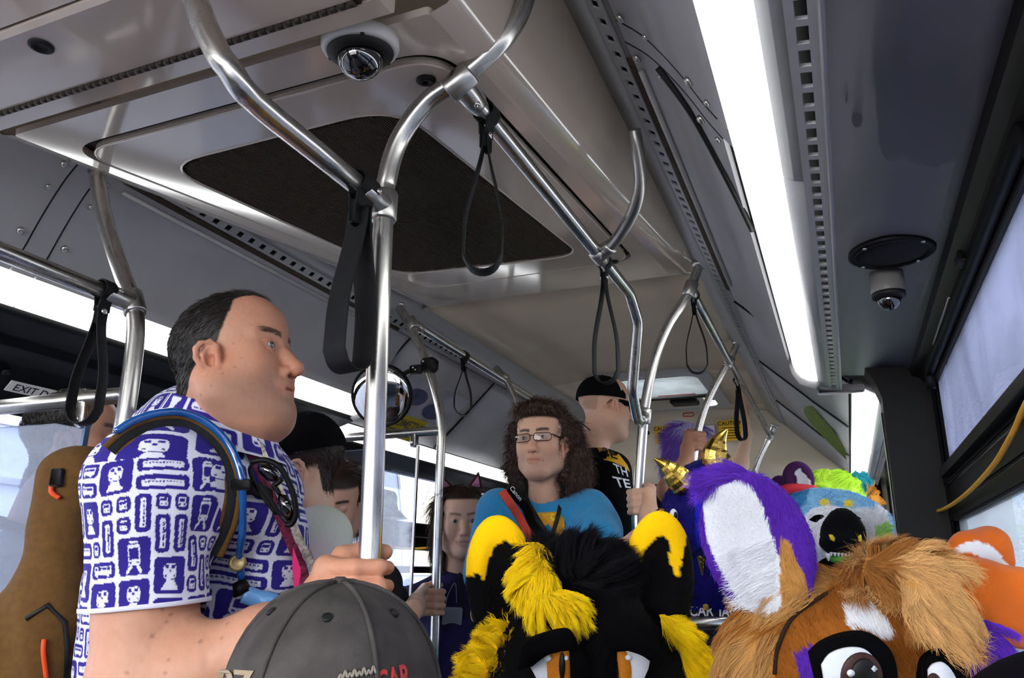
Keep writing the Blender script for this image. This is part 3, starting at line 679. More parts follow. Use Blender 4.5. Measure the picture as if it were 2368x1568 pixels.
t, PB = rear_pole('curved steel pole carrying the round mirror', [(921, 707), (950, 757), (985, 835), (1010, 915), (1021, 985), (1018, 1080), (1012, 1250), (1006, 1470)], 2.4, -1.12)
lrr = thing('grab_rail', 'steel overhead rail along the left ceiling edge in the rear', 'handrail', (-1.45, 3.2, .89))
b0 = PY(954, 748, 2.4); b1 = PX(1250, 932, -1.445); b1 = b0 + (b1 - b0) * 1.5
part('tube', tube(np.array([b0, b1]), RR, 16), M['steel'], lrr)
v, s = tee(b0, PB[2] - PB[0], b1 - b0); part('clamp', v, M['steel2'], lrr)
q = b0 + (b1 - b0) * .40; q = PX(1166, 872, -1.447)
for k in (0,):
    hp = [PY(x, y, q[1]) for x, y in ((1147, 850), (1166, 873), (1183, 905), (1200, 945))]
    t = thing('stanchion_pole', 'thin steel pole behind the curly-haired man', 'pole', A(hp[-1][0], q[1], -.94))
    part('tube', tube(np.vstack([spline(hp, 5), [A(hp[-1][0] - .0, q[1], -.94)]]), RR * .95, 14), M['steel'], t)
    part('clamp', collar(q, b1 - b0, .06), M['steel2'], t)
# cross rails with glass partitions under them
def cross(label, p, q, name='grab_rail'):
    t = thing(name, label, 'handrail', (np.asarray(p) + q) / 2)
    part('tube', tube(np.array([p, q]), RR, 18), M['steel'], t); return t
c0, c1 = PY(-260, 968, PA), PY(285, 914, PA)
cr1 = cross('steel cross rail at lower left above the smoked partition', c0, c1)
d0, d1 = PY(705, 1019, 2.4), PY(1016, 996, 2.4)
d0 = d1 + (d0 - d1) * 1.9
cr2 = cross('steel cross rail under the round mirror', d0, d1)
M['rubber_edge'] = M['black']
def partition(label, tl, tr, zb, m, rod=None, clamps=()):
    t = thing('glass_partition', label, 'partition', (np.asarray(tl) + tr) / 2 * A(1, 1, 0) + A(0, 0, zb))
    ax = unit(tr - np.asarray(tl)); w = np.linalg.norm(tr - np.asarray(tl)); c = (np.asarray(tl) + tr) / 2
    h = c[2] - zb
    part('pane', box(c - A(0, 0, h / 2), (w, .008, h), (ax, np.cross(A(0, 0, 1), ax), A(0, 0, 1)), .002), m, t, smooth=False)
    e = .0045; part('edge', box(np.asarray(tr) - A(0, 0, h / 2), (.008, .0105, h)), M['steel2'] if rod else mat('blue_glass_edge', '35506e', .2), t, smooth=False, label='bevelled glass edge')
    for p in clamps:
        part('clamp', box(p, (.026, .030, .055), None, .009), M['steel'], t); part('screw', screw(np.asarray(p) + A(0, -.015, -.012), (0, -1, 0), .007), M['screw'], t)
    return t
partition('smoked glass partition at far left under the cross rail', PY(-260, 1010, PA), PY(203, 972, PA), -.9, M['smoke'], None, [PY(197, 958, PA)])
partition('clear scratched glass partition behind the gripped pole', d0 - A(0, 0, .055), PY(967, 1030, 2.4), -.6, M['smokeclear'], 1, [PY(958, 1017, 2.4), PY(936, 1386, 2.4)])

# ================================================================== HANGING STRAPS
def hang_strap(label, rail_p, rail_d, L, open_w, w, phi, th=.0032, r=RR, lean=0.0, loop2=None):
    """buckle loop round the rail, rivet, and a long hanging loop of webbing"""
    p = np.asarray(rail_p, float); d = unit(rail_d); t = thing('hanging_strap', label, 'strap', p - A(0, 0, L), 'hanging straps')
    up = unit(A(0, 0, 1) - d * d[2]); sd = np.cross(d, up)
    rr = r + th * .8
    th_ = np.linspace(-.35 * np.pi, 1.35 * np.pi, 26)
    ring = [p + (np.cos(a) * sd + np.sin(a) * up) * rr for a in th_]
    e1 = p - up * (rr + .012) + sd * .006; e0 = p - up * (rr + .012) - sd * .006
    path = np.array([e1 - up * .012, e1] + ring + [e0, e0 - up * .012])
    part('rail_loop', ribbon(path, d, w * .95, th), M['strap'], t)
    q = p - up * (rr + .020); ax = math.cos(phi) * sd + math.sin(phi) * d; ww = -math.sin(phi) * sd + math.cos(phi) * d
    part('tab', box(q - A(0, 0, .012), (w * .95, .013, .040), (d, sd, up), .003), M['strap'], t)
    for s in (1, -1): part('rivet', screw(q + sd * s * .0066 - up * .004, sd * s, .0065), M['screw'], t)
    Lh = L - rr - .02; tt = np.linspace(0, 1, 22); pts = []
    for u in tt: pts.append((-.003 - open_w / 2 * smooth01(0.02, .80, u), -u * (Lh - open_w * .5)))
    for a in np.linspace(0, np.pi, 12)[1:-1]: pts.append((-open_w / 2 * math.cos(a), -(Lh - open_w * .5) - open_w * .5 * math.sin(a)))
    for u in tt[::-1]: pts.append((.003 + open_w / 2 * smooth01(0.02, .80, u), -u * (Lh - open_w * .5)))
    P = np.array([q + ax * a + A(0, 0, 1) * b + ax * lean * b * b for a, b in pts])
    part('loop', ribbon(P, ww, w, th), M['strap'], t)
    return t
def on(a, b, x):  # point on rail where its image column is nearest x is avoided: plain interpolation
    return np.asarray(a) + (np.asarray(b) - np.asarray(a)) * x
v1 = mr_[-1] - mr_[-2]
hang_strap('wide black strap hanging beside the gripped pole, nearest the viewer', PX(838, 430, j1[0]), v1, .292, .050, .044, math.radians(78))
hang_strap('black strap with an open loop hanging against the grille', A(R1x, 1.035, .746), (0, 1, 0), .290, .056, .030, math.radians(22))
hang_strap('black strap hanging over the capped man, right of the grille', A(R1x, 1.745, .750), (0, 1, 0), .315, .055, .024, math.radians(-5))
hang_strap('narrow black strap hanging on the right rear rail, nearest of two', on(a0, pts[1], .06), pts[1] - a0, .272, .060, .024, math.radians(12))
hang_strap('black strap hanging near the raised hand at the far end', PX(1706, 880, -.4), a1 - pts[1], .285, .052, .026, math.radians(60))
hang_strap('black strap on the left rail in front of the bright lamp', PX(243, 672, jl[0]), (0, 1, 0), .255, .050, .026, math.radians(15))
hang_strap('black double strap hanging beside the round mirror', on(b0, b1, .215), b1 - b0, .262, .066, .034, math.radians(35))

# ================================================================== MIRROR, SIGNS, CORD
mir = thing('convex_mirror', 'round black-rimmed convex mirror on a pole arm', 'mirror', PY(882, 915, 2.32))
mc = PY(882, 914, 2.32); mn = unit(unit(-mc) + A(-.35, -.05, -.10)); a_, b_, d_ = frame_of(mn)
M['mirror'] = mat('mirror_silver', (.9, .92, .93), .02, 1.0, 0)
rm = .114
part('rim', lathe([(rm * .93, -.018), (rm, -.016), (rm * 1.02, 0), (rm, .008), (rm * .94, .008), (rm * .93, 0)], mc, mn, 40), M['black'], mir)
part('mirror_face', lathe([(rm * .95 * math.cos(a), .002 + .018 * math.sin(a)) for a in np.linspace(0, 1.5, 12)], mc, mn, 40), M['mirror'], mir)
jm = PY(993, 845, 2.39)
part('arm', tube(spline([mc - mn * .018 + b_ * 0, PY(930, 868, 2.36), PY(962, 852, 2.37), jm], 6), .008, 10), M['blacksoft'], mir)
part('clamp_block', box(jm, (.062, .050, .055), None, .014), M['blacksoft'], mir); part('clamp_block', box(PY(962, 855, 2.36), (.05, .024, .034), None, .006), M['blacksoft'], mir)
for p in (jm + A(-.012, -.026, .01), PY(960, 855, 2.345), PY(955, 850, 2.345)): part('screw', screw(p, (0, -1, 0), .004), M['screw'], mir)
M['white_label'] = mat('white_label', 'dedcda', .5); M['ink'] = mat('black_ink', '0c0c0e', .6); M['yellow_label'] = mat('yellow_label', 'e0b21c', .5, 0, .03); M['red_ink'] = mat('red_ink', 'c4574f', .6)
p0 = PX(36, 893, C - 1.108); ax = unit(A(.0, 1, .0)); ay = unit(A(.70, 0, .71)); p0 = p0 + A(.009, 0, .010)
sg = thing('exit_sign', 'white EXIT DOOR label on the black header at left', 'sign', p0)
nrm = np.cross(ax, ay)
part('plate', box(p0 + ax * .085 - ay * .016, (.21, .034, .003), (ax, ay, nrm)), M['white_label'], sg, smooth=False)
v, f = text_on('EXIT DOOR', p0 + ax * .085 - ay * .027, ax, ay, .031, .0004, .002, True, 1.05); part('lettering', (v, f), M['ink'], sg, smooth=False)
def caution(label, px, py):
    c = PY(px, py, 5.135); c[1] = 5.135; ay = unit(A(0, -.32, .95)); ax = A(1, 0, 0); n = np.cross(ax, ay)
    c = A(c[0], 5.152 if c[2] > .9 else 5.19, c[2]); c = c + n * .004
    t = thing('warning_label', label, 'sign', c)
    part('plate', box(c, (.155, .135, .004), (ax, ay, n)), M['yellow_label'], t, smooth=False)
    part('lettering', text_on('CAUTION', c + ay * .036, ax, ay, .036, .0006, .004), M['ink'], t, smooth=False)
    for k in range(5): part("text_line", box(c + n * .003 + ay * (.018 - k * .017) - ax * (.008 * (k % 2)), (.118 - .016 * (k % 2), .0045, .002), (ax, ay, n)), M['ink'], t, smooth=False)
caution('yellow CAUTION label at left, partly behind purple hair', 1537, 1004)
caution('yellow CAUTION label at right, behind the far hanging strap', 1690, 994)
nt_ = thing('notice_sheet', 'white notice sheet with red print on the rear wall', 'sign', PY(1637, 1010, 5.17))
c = PY(1637, 1012, 5.18); n = A(0, -.95, -.3)
part('sheet', box(c, (.10, .16, .003), (A(1, 0, 0), unit(A(0, -.3, .95)), n)), M['white_label'], nt_, smooth=False)
for k in range(4): part('text_line', box(c + n * .004 + A(.004, 0, .05 - .034 * k), (.075, .014, .002), (A(1, 0, 0), unit(A(0, -.3, .95)), n)), M['red_ink'], nt_, smooth=False)
lt = thing('rear_latch', 'small red outlined latch below the roof hatch', 'latch', PY(1592, 958, 5.08))
part('ring', tube(np.vstack([rrect(.07, .022, .01, 5), rrect(.07, .022, .01, 5)[:1]]) @ np.array([[1, 0, 0], [0, -.2, .97]]) + PY(1592, 959, 5.09), .004, 6, False), M['red_ink'], lt)
bt = solo('rear_bolt', lathe([(.016, 0), (.015, .006), (.006, .009)], A(*PY(1497, 1001, 5.15)), (0, -.95, -.3), 14), M['ink'], 'black round bolt head left of the yellow label', 'bolt')
# advertising cards on the coves
ps = thing('poster', 'advertising poster with big blue eyes and a yellow caption band behind the mirror', 'poster', A(-1.8, 3.1, .7))
def cove_pt(y, u, s, lift=.006):
    q = np.array(COVE2); L_ = np.r_[0, np.cumsum(np.linalg.norm(np.diff(q, axis=0), axis=1))]; h = np.interp(u * L_[-1], L_, q[:, 0]); z = np.interp(u * L_[-1], L_, q[:, 1])
    return A(C + s * (h - lift * .7), y, z - lift * .7)
def card(s, y0, y1, u0, u1, lift, ny=6, nu=8): 
    V = [cove_pt(y, u, s, l) for l in (lift, lift - .003) for y in np.linspace(y0, y1, ny) for u in np.linspace(u0, u1, nu)]
    g = grid_faces(ny, nu).tolist(); F = g + [[i + ny * nu for i in q[::-1]] for q in g]; return np.array(V), F
M['post1'] = mat('poster_lilac', 'aeabba', .5, 0, .3, 9); M['post2'] = mat('poster_blue', '4c5076', .5, 0, .4, 20); M['post3'] = mat('poster_yellow', 'd3bb1d', .5, 0, .03); M['post4'] = mat('poster_brown', '6b6350', .5)
part('sheet', card(-1, 2.80, 3.36, .30, .72, .006), M['post1'], ps, smooth=False)
part('caption_band', card(-1, 2.80, 3.20, .72, 1.0, .007), M['post3'], ps, smooth=False)
def cove_blob(s, yc, uc, ry, ru, lift):
    V = [cove_pt(yc, uc, s, lift)] + [cove_pt(yc + ry * math.cos(a), uc + ru * math.sin(a), s, lift) for a in np.linspace(0, 2 * np.pi, 20, endpoint=False)]
    return np.array(V), [[0, 1 + k, 1 + (k + 1) % 20] for k in range(20)]
for yc, uc in ((2.95, .50), (3.16, .58)): part('printed_eye', cove_blob(-1, yc, uc, .09, .10, .0085), M['post2'], ps, smooth=False)
o = cove_pt(2.84, .86, -1, .009); axp = A(0, 1, 0); ayp = unit(cove_pt(2.84, .74, -1, .009) - cove_pt(2.84, .98, -1, .009))
part('lettering', text_on('AY SOMETHING', o, axp, ayp, .062, .001, .001, False), M['post4'], ps, smooth=False)
for k in range(3):
    o = cove_pt(2.86, .91 + .035 * k, -1, .009); part('text_line', (lambda b: b)(box(o + axp * .12, (.22, .008, .002), (axp, ayp, np.cross(axp, ayp)))), M['post4'], ps, smooth=False)
lf = thing('leaf_poster', 'green leaf printed on the right rear cove beside the far lamp', 'poster', A(.0, 4.2, .6))
M['leafg'] = mat('leaf_green', '6f8c2c', .5, 0, .35, 30)
pts_l = []
for t_ in np.linspace(0, 1, 14): pts_l.append((3.55 + t_ * .95, .60 + .38 * t_ - .30 * math.sin(math.pi * t_)))
for t_ in np.linspace(1, 0, 14)[1:-1]: pts_l.append((3.50 + t_ * .95, .56 + .40 * t_ + .16 * math.sin(math.pi * t_)))
V = [cove_pt(3.95, .75, 1, .008)] + [cove_pt(y, u, 1, .008) for y, u in pts_l]
part('printed_leaf', (np.array(V), [[0, 1 + k, 1 + (k + 1) % len(pts_l)] for k in range(len(pts_l))]), M['leafg'], lf, smooth=False)
# yellow pull cords
M['cord'] = mat('yellow_pull_cord', 'd9a326', .5)
M['cordb'] = mat('bright_yellow_cord', 'f0b312', .5)
xc = XR - .035
cr = spline([PX(2500, 700, xc), PX(2372, 935, xc), PX(2340, 1005, xc), PX(2290, 1085, xc), PX(2225, 1150, xc), PX(2175, 1180, xc), PX(2140, 1182, xc)], 8)
solo('pull_cord', tube(cr, .0042, 8), M['cord'], 'yellow pull cord sagging below the right window', 'cord')
cl_ = spline([PX(860, 1262, XL + .05), PX(950, 1269, XL + .05), PX(1030, 1268, XL + .05), PX(1180, 1285, XL + .05)], 6)
solo('pull_cord', tube(cl_, .006, 8), M['cordb'], 'bright yellow pull cord across the left rear window', 'cord')

# ================================================================== SMOOTH SOLIDS (signed distance fields meshed with surface nets)
from mathutils.bvhtree import BVHTree
class Sdf:
    def __init__(s, o=(0, 0, 0), R=None, sc=1.0):
        s.P = []; s.o = np.asarray(o, float); s.R = np.eye(3) if R is None else np.asarray(R, float); s.sc = sc   # rows of R: local axes in world
    def w(s, p): return s.o + (np.asarray(p, float) * s.sc) @ s.R
    def ell(s, c, r, k=.01, op='u', ax=None):
        c = s.w(c); r = np.broadcast_to(np.asarray(r, float), (3,)) * s.sc; B = (np.eye(3) if ax is None else np.asarray(ax, float)) @ s.R
        e = np.sqrt(((B * r[:, None]) ** 2).sum(0))
        def f(X, Y, Z):
            q = [((X - c[0]) * B[i, 0] + (Y - c[1]) * B[i, 1] + (Z - c[2]) * B[i, 2]) / r[i] for i in range(3)]
            k0 = np.sqrt(q[0] ** 2 + q[1] ** 2 + q[2] ** 2); k1 = np.sqrt((q[0] / r[0]) ** 2 + (q[1] / r[1]) ** 2 + (q[2] / r[2]) ** 2)
            return k0 * (k0 - 1) / np.maximum(k1, 1e-6)
        s.P.append((f, c - e, c + e, k * s.sc, op)); return s
    def cone(s, a, b, ra, rb, k=.01, op='u'):
        a, b = s.w(a), s.w(b); ra, rb = ra * s.sc, rb * s.sc; d = b - a; dd = d @ d + 1e-12; m = max(ra, rb)
        def f(X, Y, Z):
            x, y, z = X - a[0], Y - a[1], Z - a[2]; t = np.clip((x * d[0] + y * d[1] + z * d[2]) / dd, 0, 1)
            return np.sqrt((x - t * d[0]) ** 2 + (y - t * d[1]) ** 2 + (z - t * d[2]) ** 2) - (ra + (rb - ra) * t)
        s.P.append((f, np.minimum(a, b) - m, np.maximum(a, b) + m, k * s.sc, op)); return s
    def chain(s, pts, rs, k=.01, op='u'):
        rs = np.broadcast_to(np.asarray(rs, float), (len(pts),))
        for a, b, ra, rb in zip(pts, pts[1:], rs, rs[1:]): s.cone(a, b, ra, rb, k, op)
        return s
    def box(s, c, h, r, k=.01, op='u', ax=None):
        c = s.w(c); h = np.asarray(h, float) * s.sc; r = r * s.sc; B = (np.eye(3) if ax is None else np.asarray(ax, float)) @ s.R; e = np.abs(B * h[:, None]).sum(0)
        def f(X, Y, Z):
            q = [np.abs((X - c[0]) * B[i, 0] + (Y - c[1]) * B[i, 1] + (Z - c[2]) * B[i, 2]) - h[i] + r for i in range(3)]
            return np.sqrt(sum(np.maximum(v, 0) ** 2 for v in q)) + np.minimum(np.maximum(np.maximum(q[0], q[1]), q[2]), 0) - r
        s.P.append((f, c - e, c + e, k * s.sc, op)); return s
    def noise(s, amp, scale, seed=0, mask=None):
        s.P.append((amp, scale, seed, mask, 'n')); return s
    def plane(s, p, n):
        """cut away everything beyond the plane"""
        p = s.w(p); n = unit(np.asarray(n, float) @ s.R)
        s.P.append((p, n, None, None, 'c')); return s
    def mesh(s, h):
        U = [q for q in s.P if q[4] == 'u']; pad = 3 * h + max(q[3] for q in U) * .3 + sum(q[0] for q in s.P if q[4] == 'n'); lo = np.min([q[1] for q in U], 0) - pad; hi = np.max([q[2] for q in U], 0) + pad
        n = np.ceil((hi - lo) / h).astype(int) + 1; G = [(lo[i] + h * np.arange(n[i])).astype(np.float32) for i in range(3)]
        D = np.full(n, .06, np.float32)
        for q in s.P:
            if q[4] == 'n':
                I = np.argwhere(np.abs(D) < 3 * h + q[0] * 1.5); Pp = lo + I * h
                v = vnoise(Pp, q[1], q[2]) * q[0]
                if q[3] is not None: v = v * q[3](Pp)
                D[tuple(I.T)] += v.astype(np.float32); continue
            if q[4] == 'c':
                d = (G[0][:, None, None] - q[0][0]) * q[1][0] + (G[1][None, :, None] - q[0][1]) * q[1][1] + (G[2][None, None, :] - q[0][2]) * q[1][2]
                D = np.maximum(D, d.astype(np.float32)); continue
            f, a, b, k, op = q; m = k + 3 * h
            i0 = np.clip(np.floor((a - m - lo) / h).astype(int), 0, n); i1 = np.clip(np.ceil((b + m - lo) / h).astype(int) + 1, 0, n)
            if np.any(i1 <= i0): continue
            sl = tuple(slice(x, y) for x, y in zip(i0, i1))
            d = f(G[0][sl[0]][:, None, None], G[1][sl[1]][None, :, None], G[2][sl[2]][None, None, :]).astype(np.float32); o = D[sl]; k = max(k, 1e-5)
            if op == 'u': hh = np.maximum(k - np.abs(o - d), 0) / k; D[sl] = np.minimum(o, d) - hh * hh * k * .25
            else: d = -d; hh = np.maximum(k - np.abs(o - d), 0) / k; D[sl] = np.maximum(o, d) + hh * hh * k * .25
        return nets(D, lo, h)
def nets(D, lo, h):
    S = D < 0; n = np.array(D.shape)
    c = np.zeros(n - 1, np.int8)
    for dx in (0, 1):
        for dy in (0, 1):
            for dz in (0, 1): c += S[dx:n[0] - 1 + dx, dy:n[1] - 1 + dy, dz:n[2] - 1 + dz]
    I = np.argwhere((c > 0) & (c < 8)); idx = np.full(n - 1, -1, np.int64); idx[tuple(I.T)] = np.arange(len(I))
    acc = np.zeros((len(I), 3)); cnt = np.zeros(len(I)); off = np.array([[x, y, z] for x in (0, 1) for y in (0, 1) for z in (0, 1)])
    vals = np.stack([D[tuple((I + o).T)] for o in off], 1)
    for a in range(8):
        for b in range(a + 1, 8):
            if np.abs(off[a] - off[b]).sum() != 1: continue
            va, vb = vals[:, a], vals[:, b]; m = (va < 0) != (vb < 0); t = np.where(m, va / np.where(m, va - vb, 1), 0)
            acc += np.where(m[:, None], off[a] + (off[b] - off[a]) * t[:, None], 0); cnt += m
    V = lo + (I + acc / np.maximum(cnt, 1)[:, None]) * h; Q = []
    for ax in range(3):
        i, j = (ax + 1) % 3, (ax + 2) % 3; sa = [slice(None)] * 3; sb = [slice(None)] * 3; sa[ax] = slice(0, -1); sb[ax] = slice(1, None)
        E = np.argwhere(S[tuple(sa)] != S[tuple(sb)]); ok = np.ones(len(E), bool)
        for q in (i, j): ok &= (E[:, q] > 0) & (E[:, q] < n[q] - 1)
        E = E[ok]; ins = S[tuple(E.T)]; di = np.zeros(3, int); dj = np.zeros(3, int); di[i] = 1; dj[j] = 1
        q = np.stack([idx[tuple((E - di - dj).T)], idx[tuple((E - dj).T)], idx[tuple(E.T)], idx[tuple((E - di).T)]], 1)
        q[~ins] = q[~ins][:, ::-1]; Q.append(q)
    return V, np.concatenate(Q)
def vnormals(V, F):
    n = np.cross(V[F[:, 2]] - V[F[:, 0]], V[F[:, 3]] - V[F[:, 1]]); N = np.zeros_like(V)
    for k in range(4): np.add.at(N, F[:, k], n)
    return N / (np.linalg.norm(N, axis=1)[:, None] + 1e-12)
def surf(VF): return BVHTree.FromPolygons([tuple(v) for v in VF[0]], [tuple(f) for f in VF[1].tolist()] if isinstance(VF[1], np.ndarray) else VF[1])
def onto(bvh, px, py, lift=0.0, fb=1.2):
    """where the line of sight through a photo pixel meets a surface already built"""
    h = bvh.ray_cast(Vector((0, 0, 0)), Vector(ray(px, py).tolist()))
    if h[0] is None: return PD(px, py, fb)
    return np.array(h[0]) + np.array(h[1]) * lift
def snap(bvh, p, lift=0.0):
    h = bvh.find_nearest(Vector([float(v) for v in p])); return np.array(h[0]) + np.array(h[1]) * lift

# ------------------------------------------------------------------ fur and hair: tapered strands of real geometry
def fur(name, VF, parent, m, n, length, flow, colf, mask=None, width=.0011, segs=3, curl=.0, clump=0.0, stand=.35, rnd=.25, seed=1, droop=0.0, clsize=60, tufts=0):
    """strands on a surface. flow(P,N)->direction along the coat; length may be a function of P"""
    V, F = VF; F = np.asarray(F); rng = np.random.default_rng(seed)
    tri = np.concatenate([F[:, [0, 1, 2]], F[:, [0, 2, 3]]]) if F.shape[1] == 4 else F
    cen = V[tri].mean(1)
    if mask is not None: tri = tri[mask(cen)]
    if len(tri) == 0: return None
    e1, e2 = V[tri[:, 1]] - V[tri[:, 0]], V[tri[:, 2]] - V[tri[:, 0]]; nn = np.cross(e1, e2); ar = np.linalg.norm(nn, axis=1); nn = nn / (ar[:, None] + 1e-12)
    k = rng.choice(len(tri), n, p=ar / ar.sum()); u, v = rng.random(n), rng.random(n); f = u + v > 1; u[f], v[f] = 1 - u[f], 1 - v[f]
    P = V[tri[k, 0]] + e1[k] * u[:, None] + e2[k] * v[:, None]; N = nn[k]
    return strands(name, P, N, parent, m, length, flow, colf, width, segs, curl, clump, stand, rnd, rng, droop, clsize, tufts)
def strands(name, P, N, parent, m, length, flow, colf, width, segs, curl, clump, stand, rnd, rng, droop=0.0, clsize=60, tufts=0):
    n = len(P); Fl = flow(P, N); Fl = Fl - N * (Fl * N).sum(1)[:, None]; Fl /= np.linalg.norm(Fl, axis=1)[:, None] + 1e-9
    d = Fl + N * stand; L = length(P) if callable(length) else np.full(n, length); L = L * rng.uniform(.7, 1.15, n)
    if clump > 0:
        nc = np.stack([vnoise(P, clsize, 3 + q) for q in range(3)], 1); d = d + nc * clump
    d = d + rng.normal(0, rnd, (n, 3)); d /= np.linalg.norm(d, axis=1)[:, None]
    pull = None
    if tufts:                                                             # strands gather into pointed locks
        from mathutils.kdtree import KDTree
        ci = rng.choice(n, tufts, replace=False); kd = KDTree(tufts)
        for q, i in enumerate(ci): kd.insert(P[i].tolist(), q)
        kd.balance(); near = ci[np.array([kd.find(p)[1] for p in P.tolist()])]
        d = d * .35 + d[near] * .65; d /= np.linalg.norm(d, axis=1)[:, None]; L = L * .45 + L[near] * .65; pull = P[near] - P
    sd = np.cross(d, rng.normal(0, 1, (n, 3))); sd /= np.linalg.norm(sd, axis=1)[:, None] + 1e-9; s2 = np.cross(d, sd)
    ph = rng.uniform(0, 6.28, n) if clump <= 0 else vnoise(P, clsize * .7, 9) * 6.28; rows = []
    C0 = colf(P, rng); cols = []
    for j in range(segs + 1):
        t = j / segs; c = P + d * (L * t)[:, None] + (Fl - d) * (L * t * t * .55)[:, None]
        c = c + np.array([0, 0, -1.0]) * (droop * L * t * t)[:, None]
        if pull is not None: c = c + pull * (.85 * t ** 1.15)
        if curl: c = c + (sd * np.sin(ph + t * 9)[:, None] + s2 * np.cos(ph + t * 9)[:, None]) * (curl * t)
        w = width * (1 - t * .88)
        wd = np.cross((d + Fl * t * .5), c); wd /= np.linalg.norm(wd, axis=1)[:, None] + 1e-9     # faces outwards from the cabin middle
        wd = wd * .8 + sd * .45
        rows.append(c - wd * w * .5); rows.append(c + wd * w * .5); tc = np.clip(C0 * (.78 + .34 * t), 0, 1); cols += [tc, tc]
    V = np.stack(rows, 1).reshape(-1, 3); Cc = np.stack(cols, 1).reshape(-1, 3); k = 2 * (segs + 1); b = (np.arange(n) * k)[:, None]
    F = np.concatenate([b + np.array([[2 * j, 2 * j + 1, 2 * j + 3, 2 * j + 2]]) for j in range(segs)])
    return part(name, (V, F), m, parent, col=Cc, stuff=True)

# ------------------------------------------------------------------ heads and hands
def axes(az, pitch=0.0, roll=0.0):
    """rows: forward, left, up. az from +x towards +y"""
    a, p, r = map(math.radians, (az, pitch, roll)); f = A(math.cos(a) * math.cos(p), math.sin(a) * math.cos(p), math.sin(p)); l = unit(np.cross(A(0, 0, 1), f)); u = np.cross(f, l)
    return np.array([f, l * math.cos(r) + u * math.sin(r), u * math.cos(r) - l * math.sin(r)])
def head_sdf(T, fat=0.0, jaw=1.0, nose=1.0, ears=True, fem=0.0, lips=1.0, lid=.0043, shut=False):
    o, R, sc = T; s = Sdf(o, R, sc); a = s.ell
    a((-.006, 0, .032), (.099, .077, .081)); a((.035, 0, -.03), (.060, .062 + fat * .5, .092), .03); a((.02, 0, .05), (.077, .067, .062), .03)
    for y in (1, -1):
        s.chain([(-.012, y * (.056 + fat) * jaw, -.045), (.012, y * (.058 + fat) * jaw, -.076), (.066, y * .026 * jaw, -.112)], [.019, .020, .018], .035)
        a((.063, y * (.040 + fat * .4), -.032), (.026, .025, .024), .03)
        a((.058, y * .041, -.008), (.022, .022, .013), .02)
        s.cone((.083, y * .014, .020), (.070, y * .050, .019), .011, .009, .014)
    a((.080, 0, -.108), (.021, .027 - fem * .006, .018), .03)
    if fat > 0: a((.030, 0, -.118), (.052, .052 + fat, .026), .04); a((.03, 0, -.07), (.05, .07 + fat, .05), .04)
    for y in (1, -1): a((.100, y * .033, -.001), (.017, .0165, .0105), .012, 's')
    n = nose
    s.chain([(.090, 0, .006), (.101, 0, -.016), (.111 + .006 * n, 0, -.040)], [.0085, .0100, .0128 * n], .012)
    for y in (1, -1):
        a((.101, y * .0125 * n, -.045), (.012, .0078, .0085), .006)
        a((.1085, y * .0068, -.0535), (.0065, .0034, .0035), .003, 's')
    a((.093, 0, -.066), (.015, .026, .013), .012)
    lp = lips
    s.chain([(.079, .028, -.0760), (.0975, .012, -.0700), (.1010, 0, -.0705), (.0975, -.012, -.0700), (.079, -.028, -.0760)], [.003, .0046 * lp, .0044 * lp, .0046 * lp, .003], .007)
    s.chain([(.079, .027, -.0775), (.096, .011, -.0820), (.0985, 0, -.0825), (.096, -.011, -.0820), (.079, -.027, -.0775)], [.003, .0054 * lp, .0058 * lp, .0054 * lp, .003], .008)
    s.chain([(.080, .031, -.0770), (.1015, .012, -.0757), (.1045, 0, -.0762), (.1015, -.012, -.0757), (.080, -.031, -.0770)], [.0016, .0019, .0018, .0019, .0016], .0025, 's')
    for y in (1, -1):
        a((.0830, y * .0325, -.001), (.0142, .0150, .0135), .004)
        if not shut: a((.0990, y * .0335, -.0015), (.012, .0140, lid), .0015, 's', np.array([[math.cos(y * .35), math.sin(y * .35), 0], [-math.sin(y * .35), math.cos(y * .35), 0], [0, 0, 1]]))
        if ears:
            q = .0815 + fat * .8
            E = lambda x, z, o=0.0: (.012 + (x + .004) * .80, y * (q - .35 * (x + .004) + o), -.026 + (z + .014) * .86)
            a(E(-.007, -.012, -.004), (.0195, .0066, .0300), .008); a(E(.000, -.046, -.004), (.0105, .0065, .011), .008)
            s.chain([E(.012, -.004, -.004), E(.009, .012), E(-.001, .021, .003), E(-.014, .020, .005), E(-.0235, .008, .006), E(-.0245, -.010, .005), E(-.018, -.028, .003), E(-.008, -.044, 0)], [.0036, .0044, .0048, .0048, .0046, .0044, .0042, .0045], .003)
            s.chain([E(-.006, .010, .002), E(-.0125, -.004, .004), E(-.0115, -.022, .003), E(-.002, -.034, .001)], [.003, .0036, .0036, .0032], .004)
            a(E(.000, -.016, .004), (.0068, .0070, .0105), .004, 's'); s.cone(E(.0105, -.010, .000), E(.0095, -.022, .000), .0040, .0042, .004)
    return s
def eyes(T, parent, iris, look=(1, 0, -.05)):
    o, R, sc = T
    for y in (1, -1):
        c = np.asarray(o) + (A(.0832, y * .0325, -.001) * sc) @ R; r = .0128 * sc; f = unit(unit(A(*look) + A(0, -y * .03, 0)) @ R)
        th = np.r_[0, np.linspace(.16, .52, 5), np.linspace(.56, 2.0, 7)]
        V, F = lathe([(r * math.sin(t), r * math.cos(t)) for t in th], c, f, 20)
        col = np.repeat(np.array([(.01, .01, .01)] * 2 + [iris] * 4 + [(.42, .39, .37)] * 7), 20, 0)
        part('eye', (V, F), M['eye'], parent, col=col)
def toloc(T, P): return ((P - T[0]) @ np.asarray(T[1]).T) / T[2]
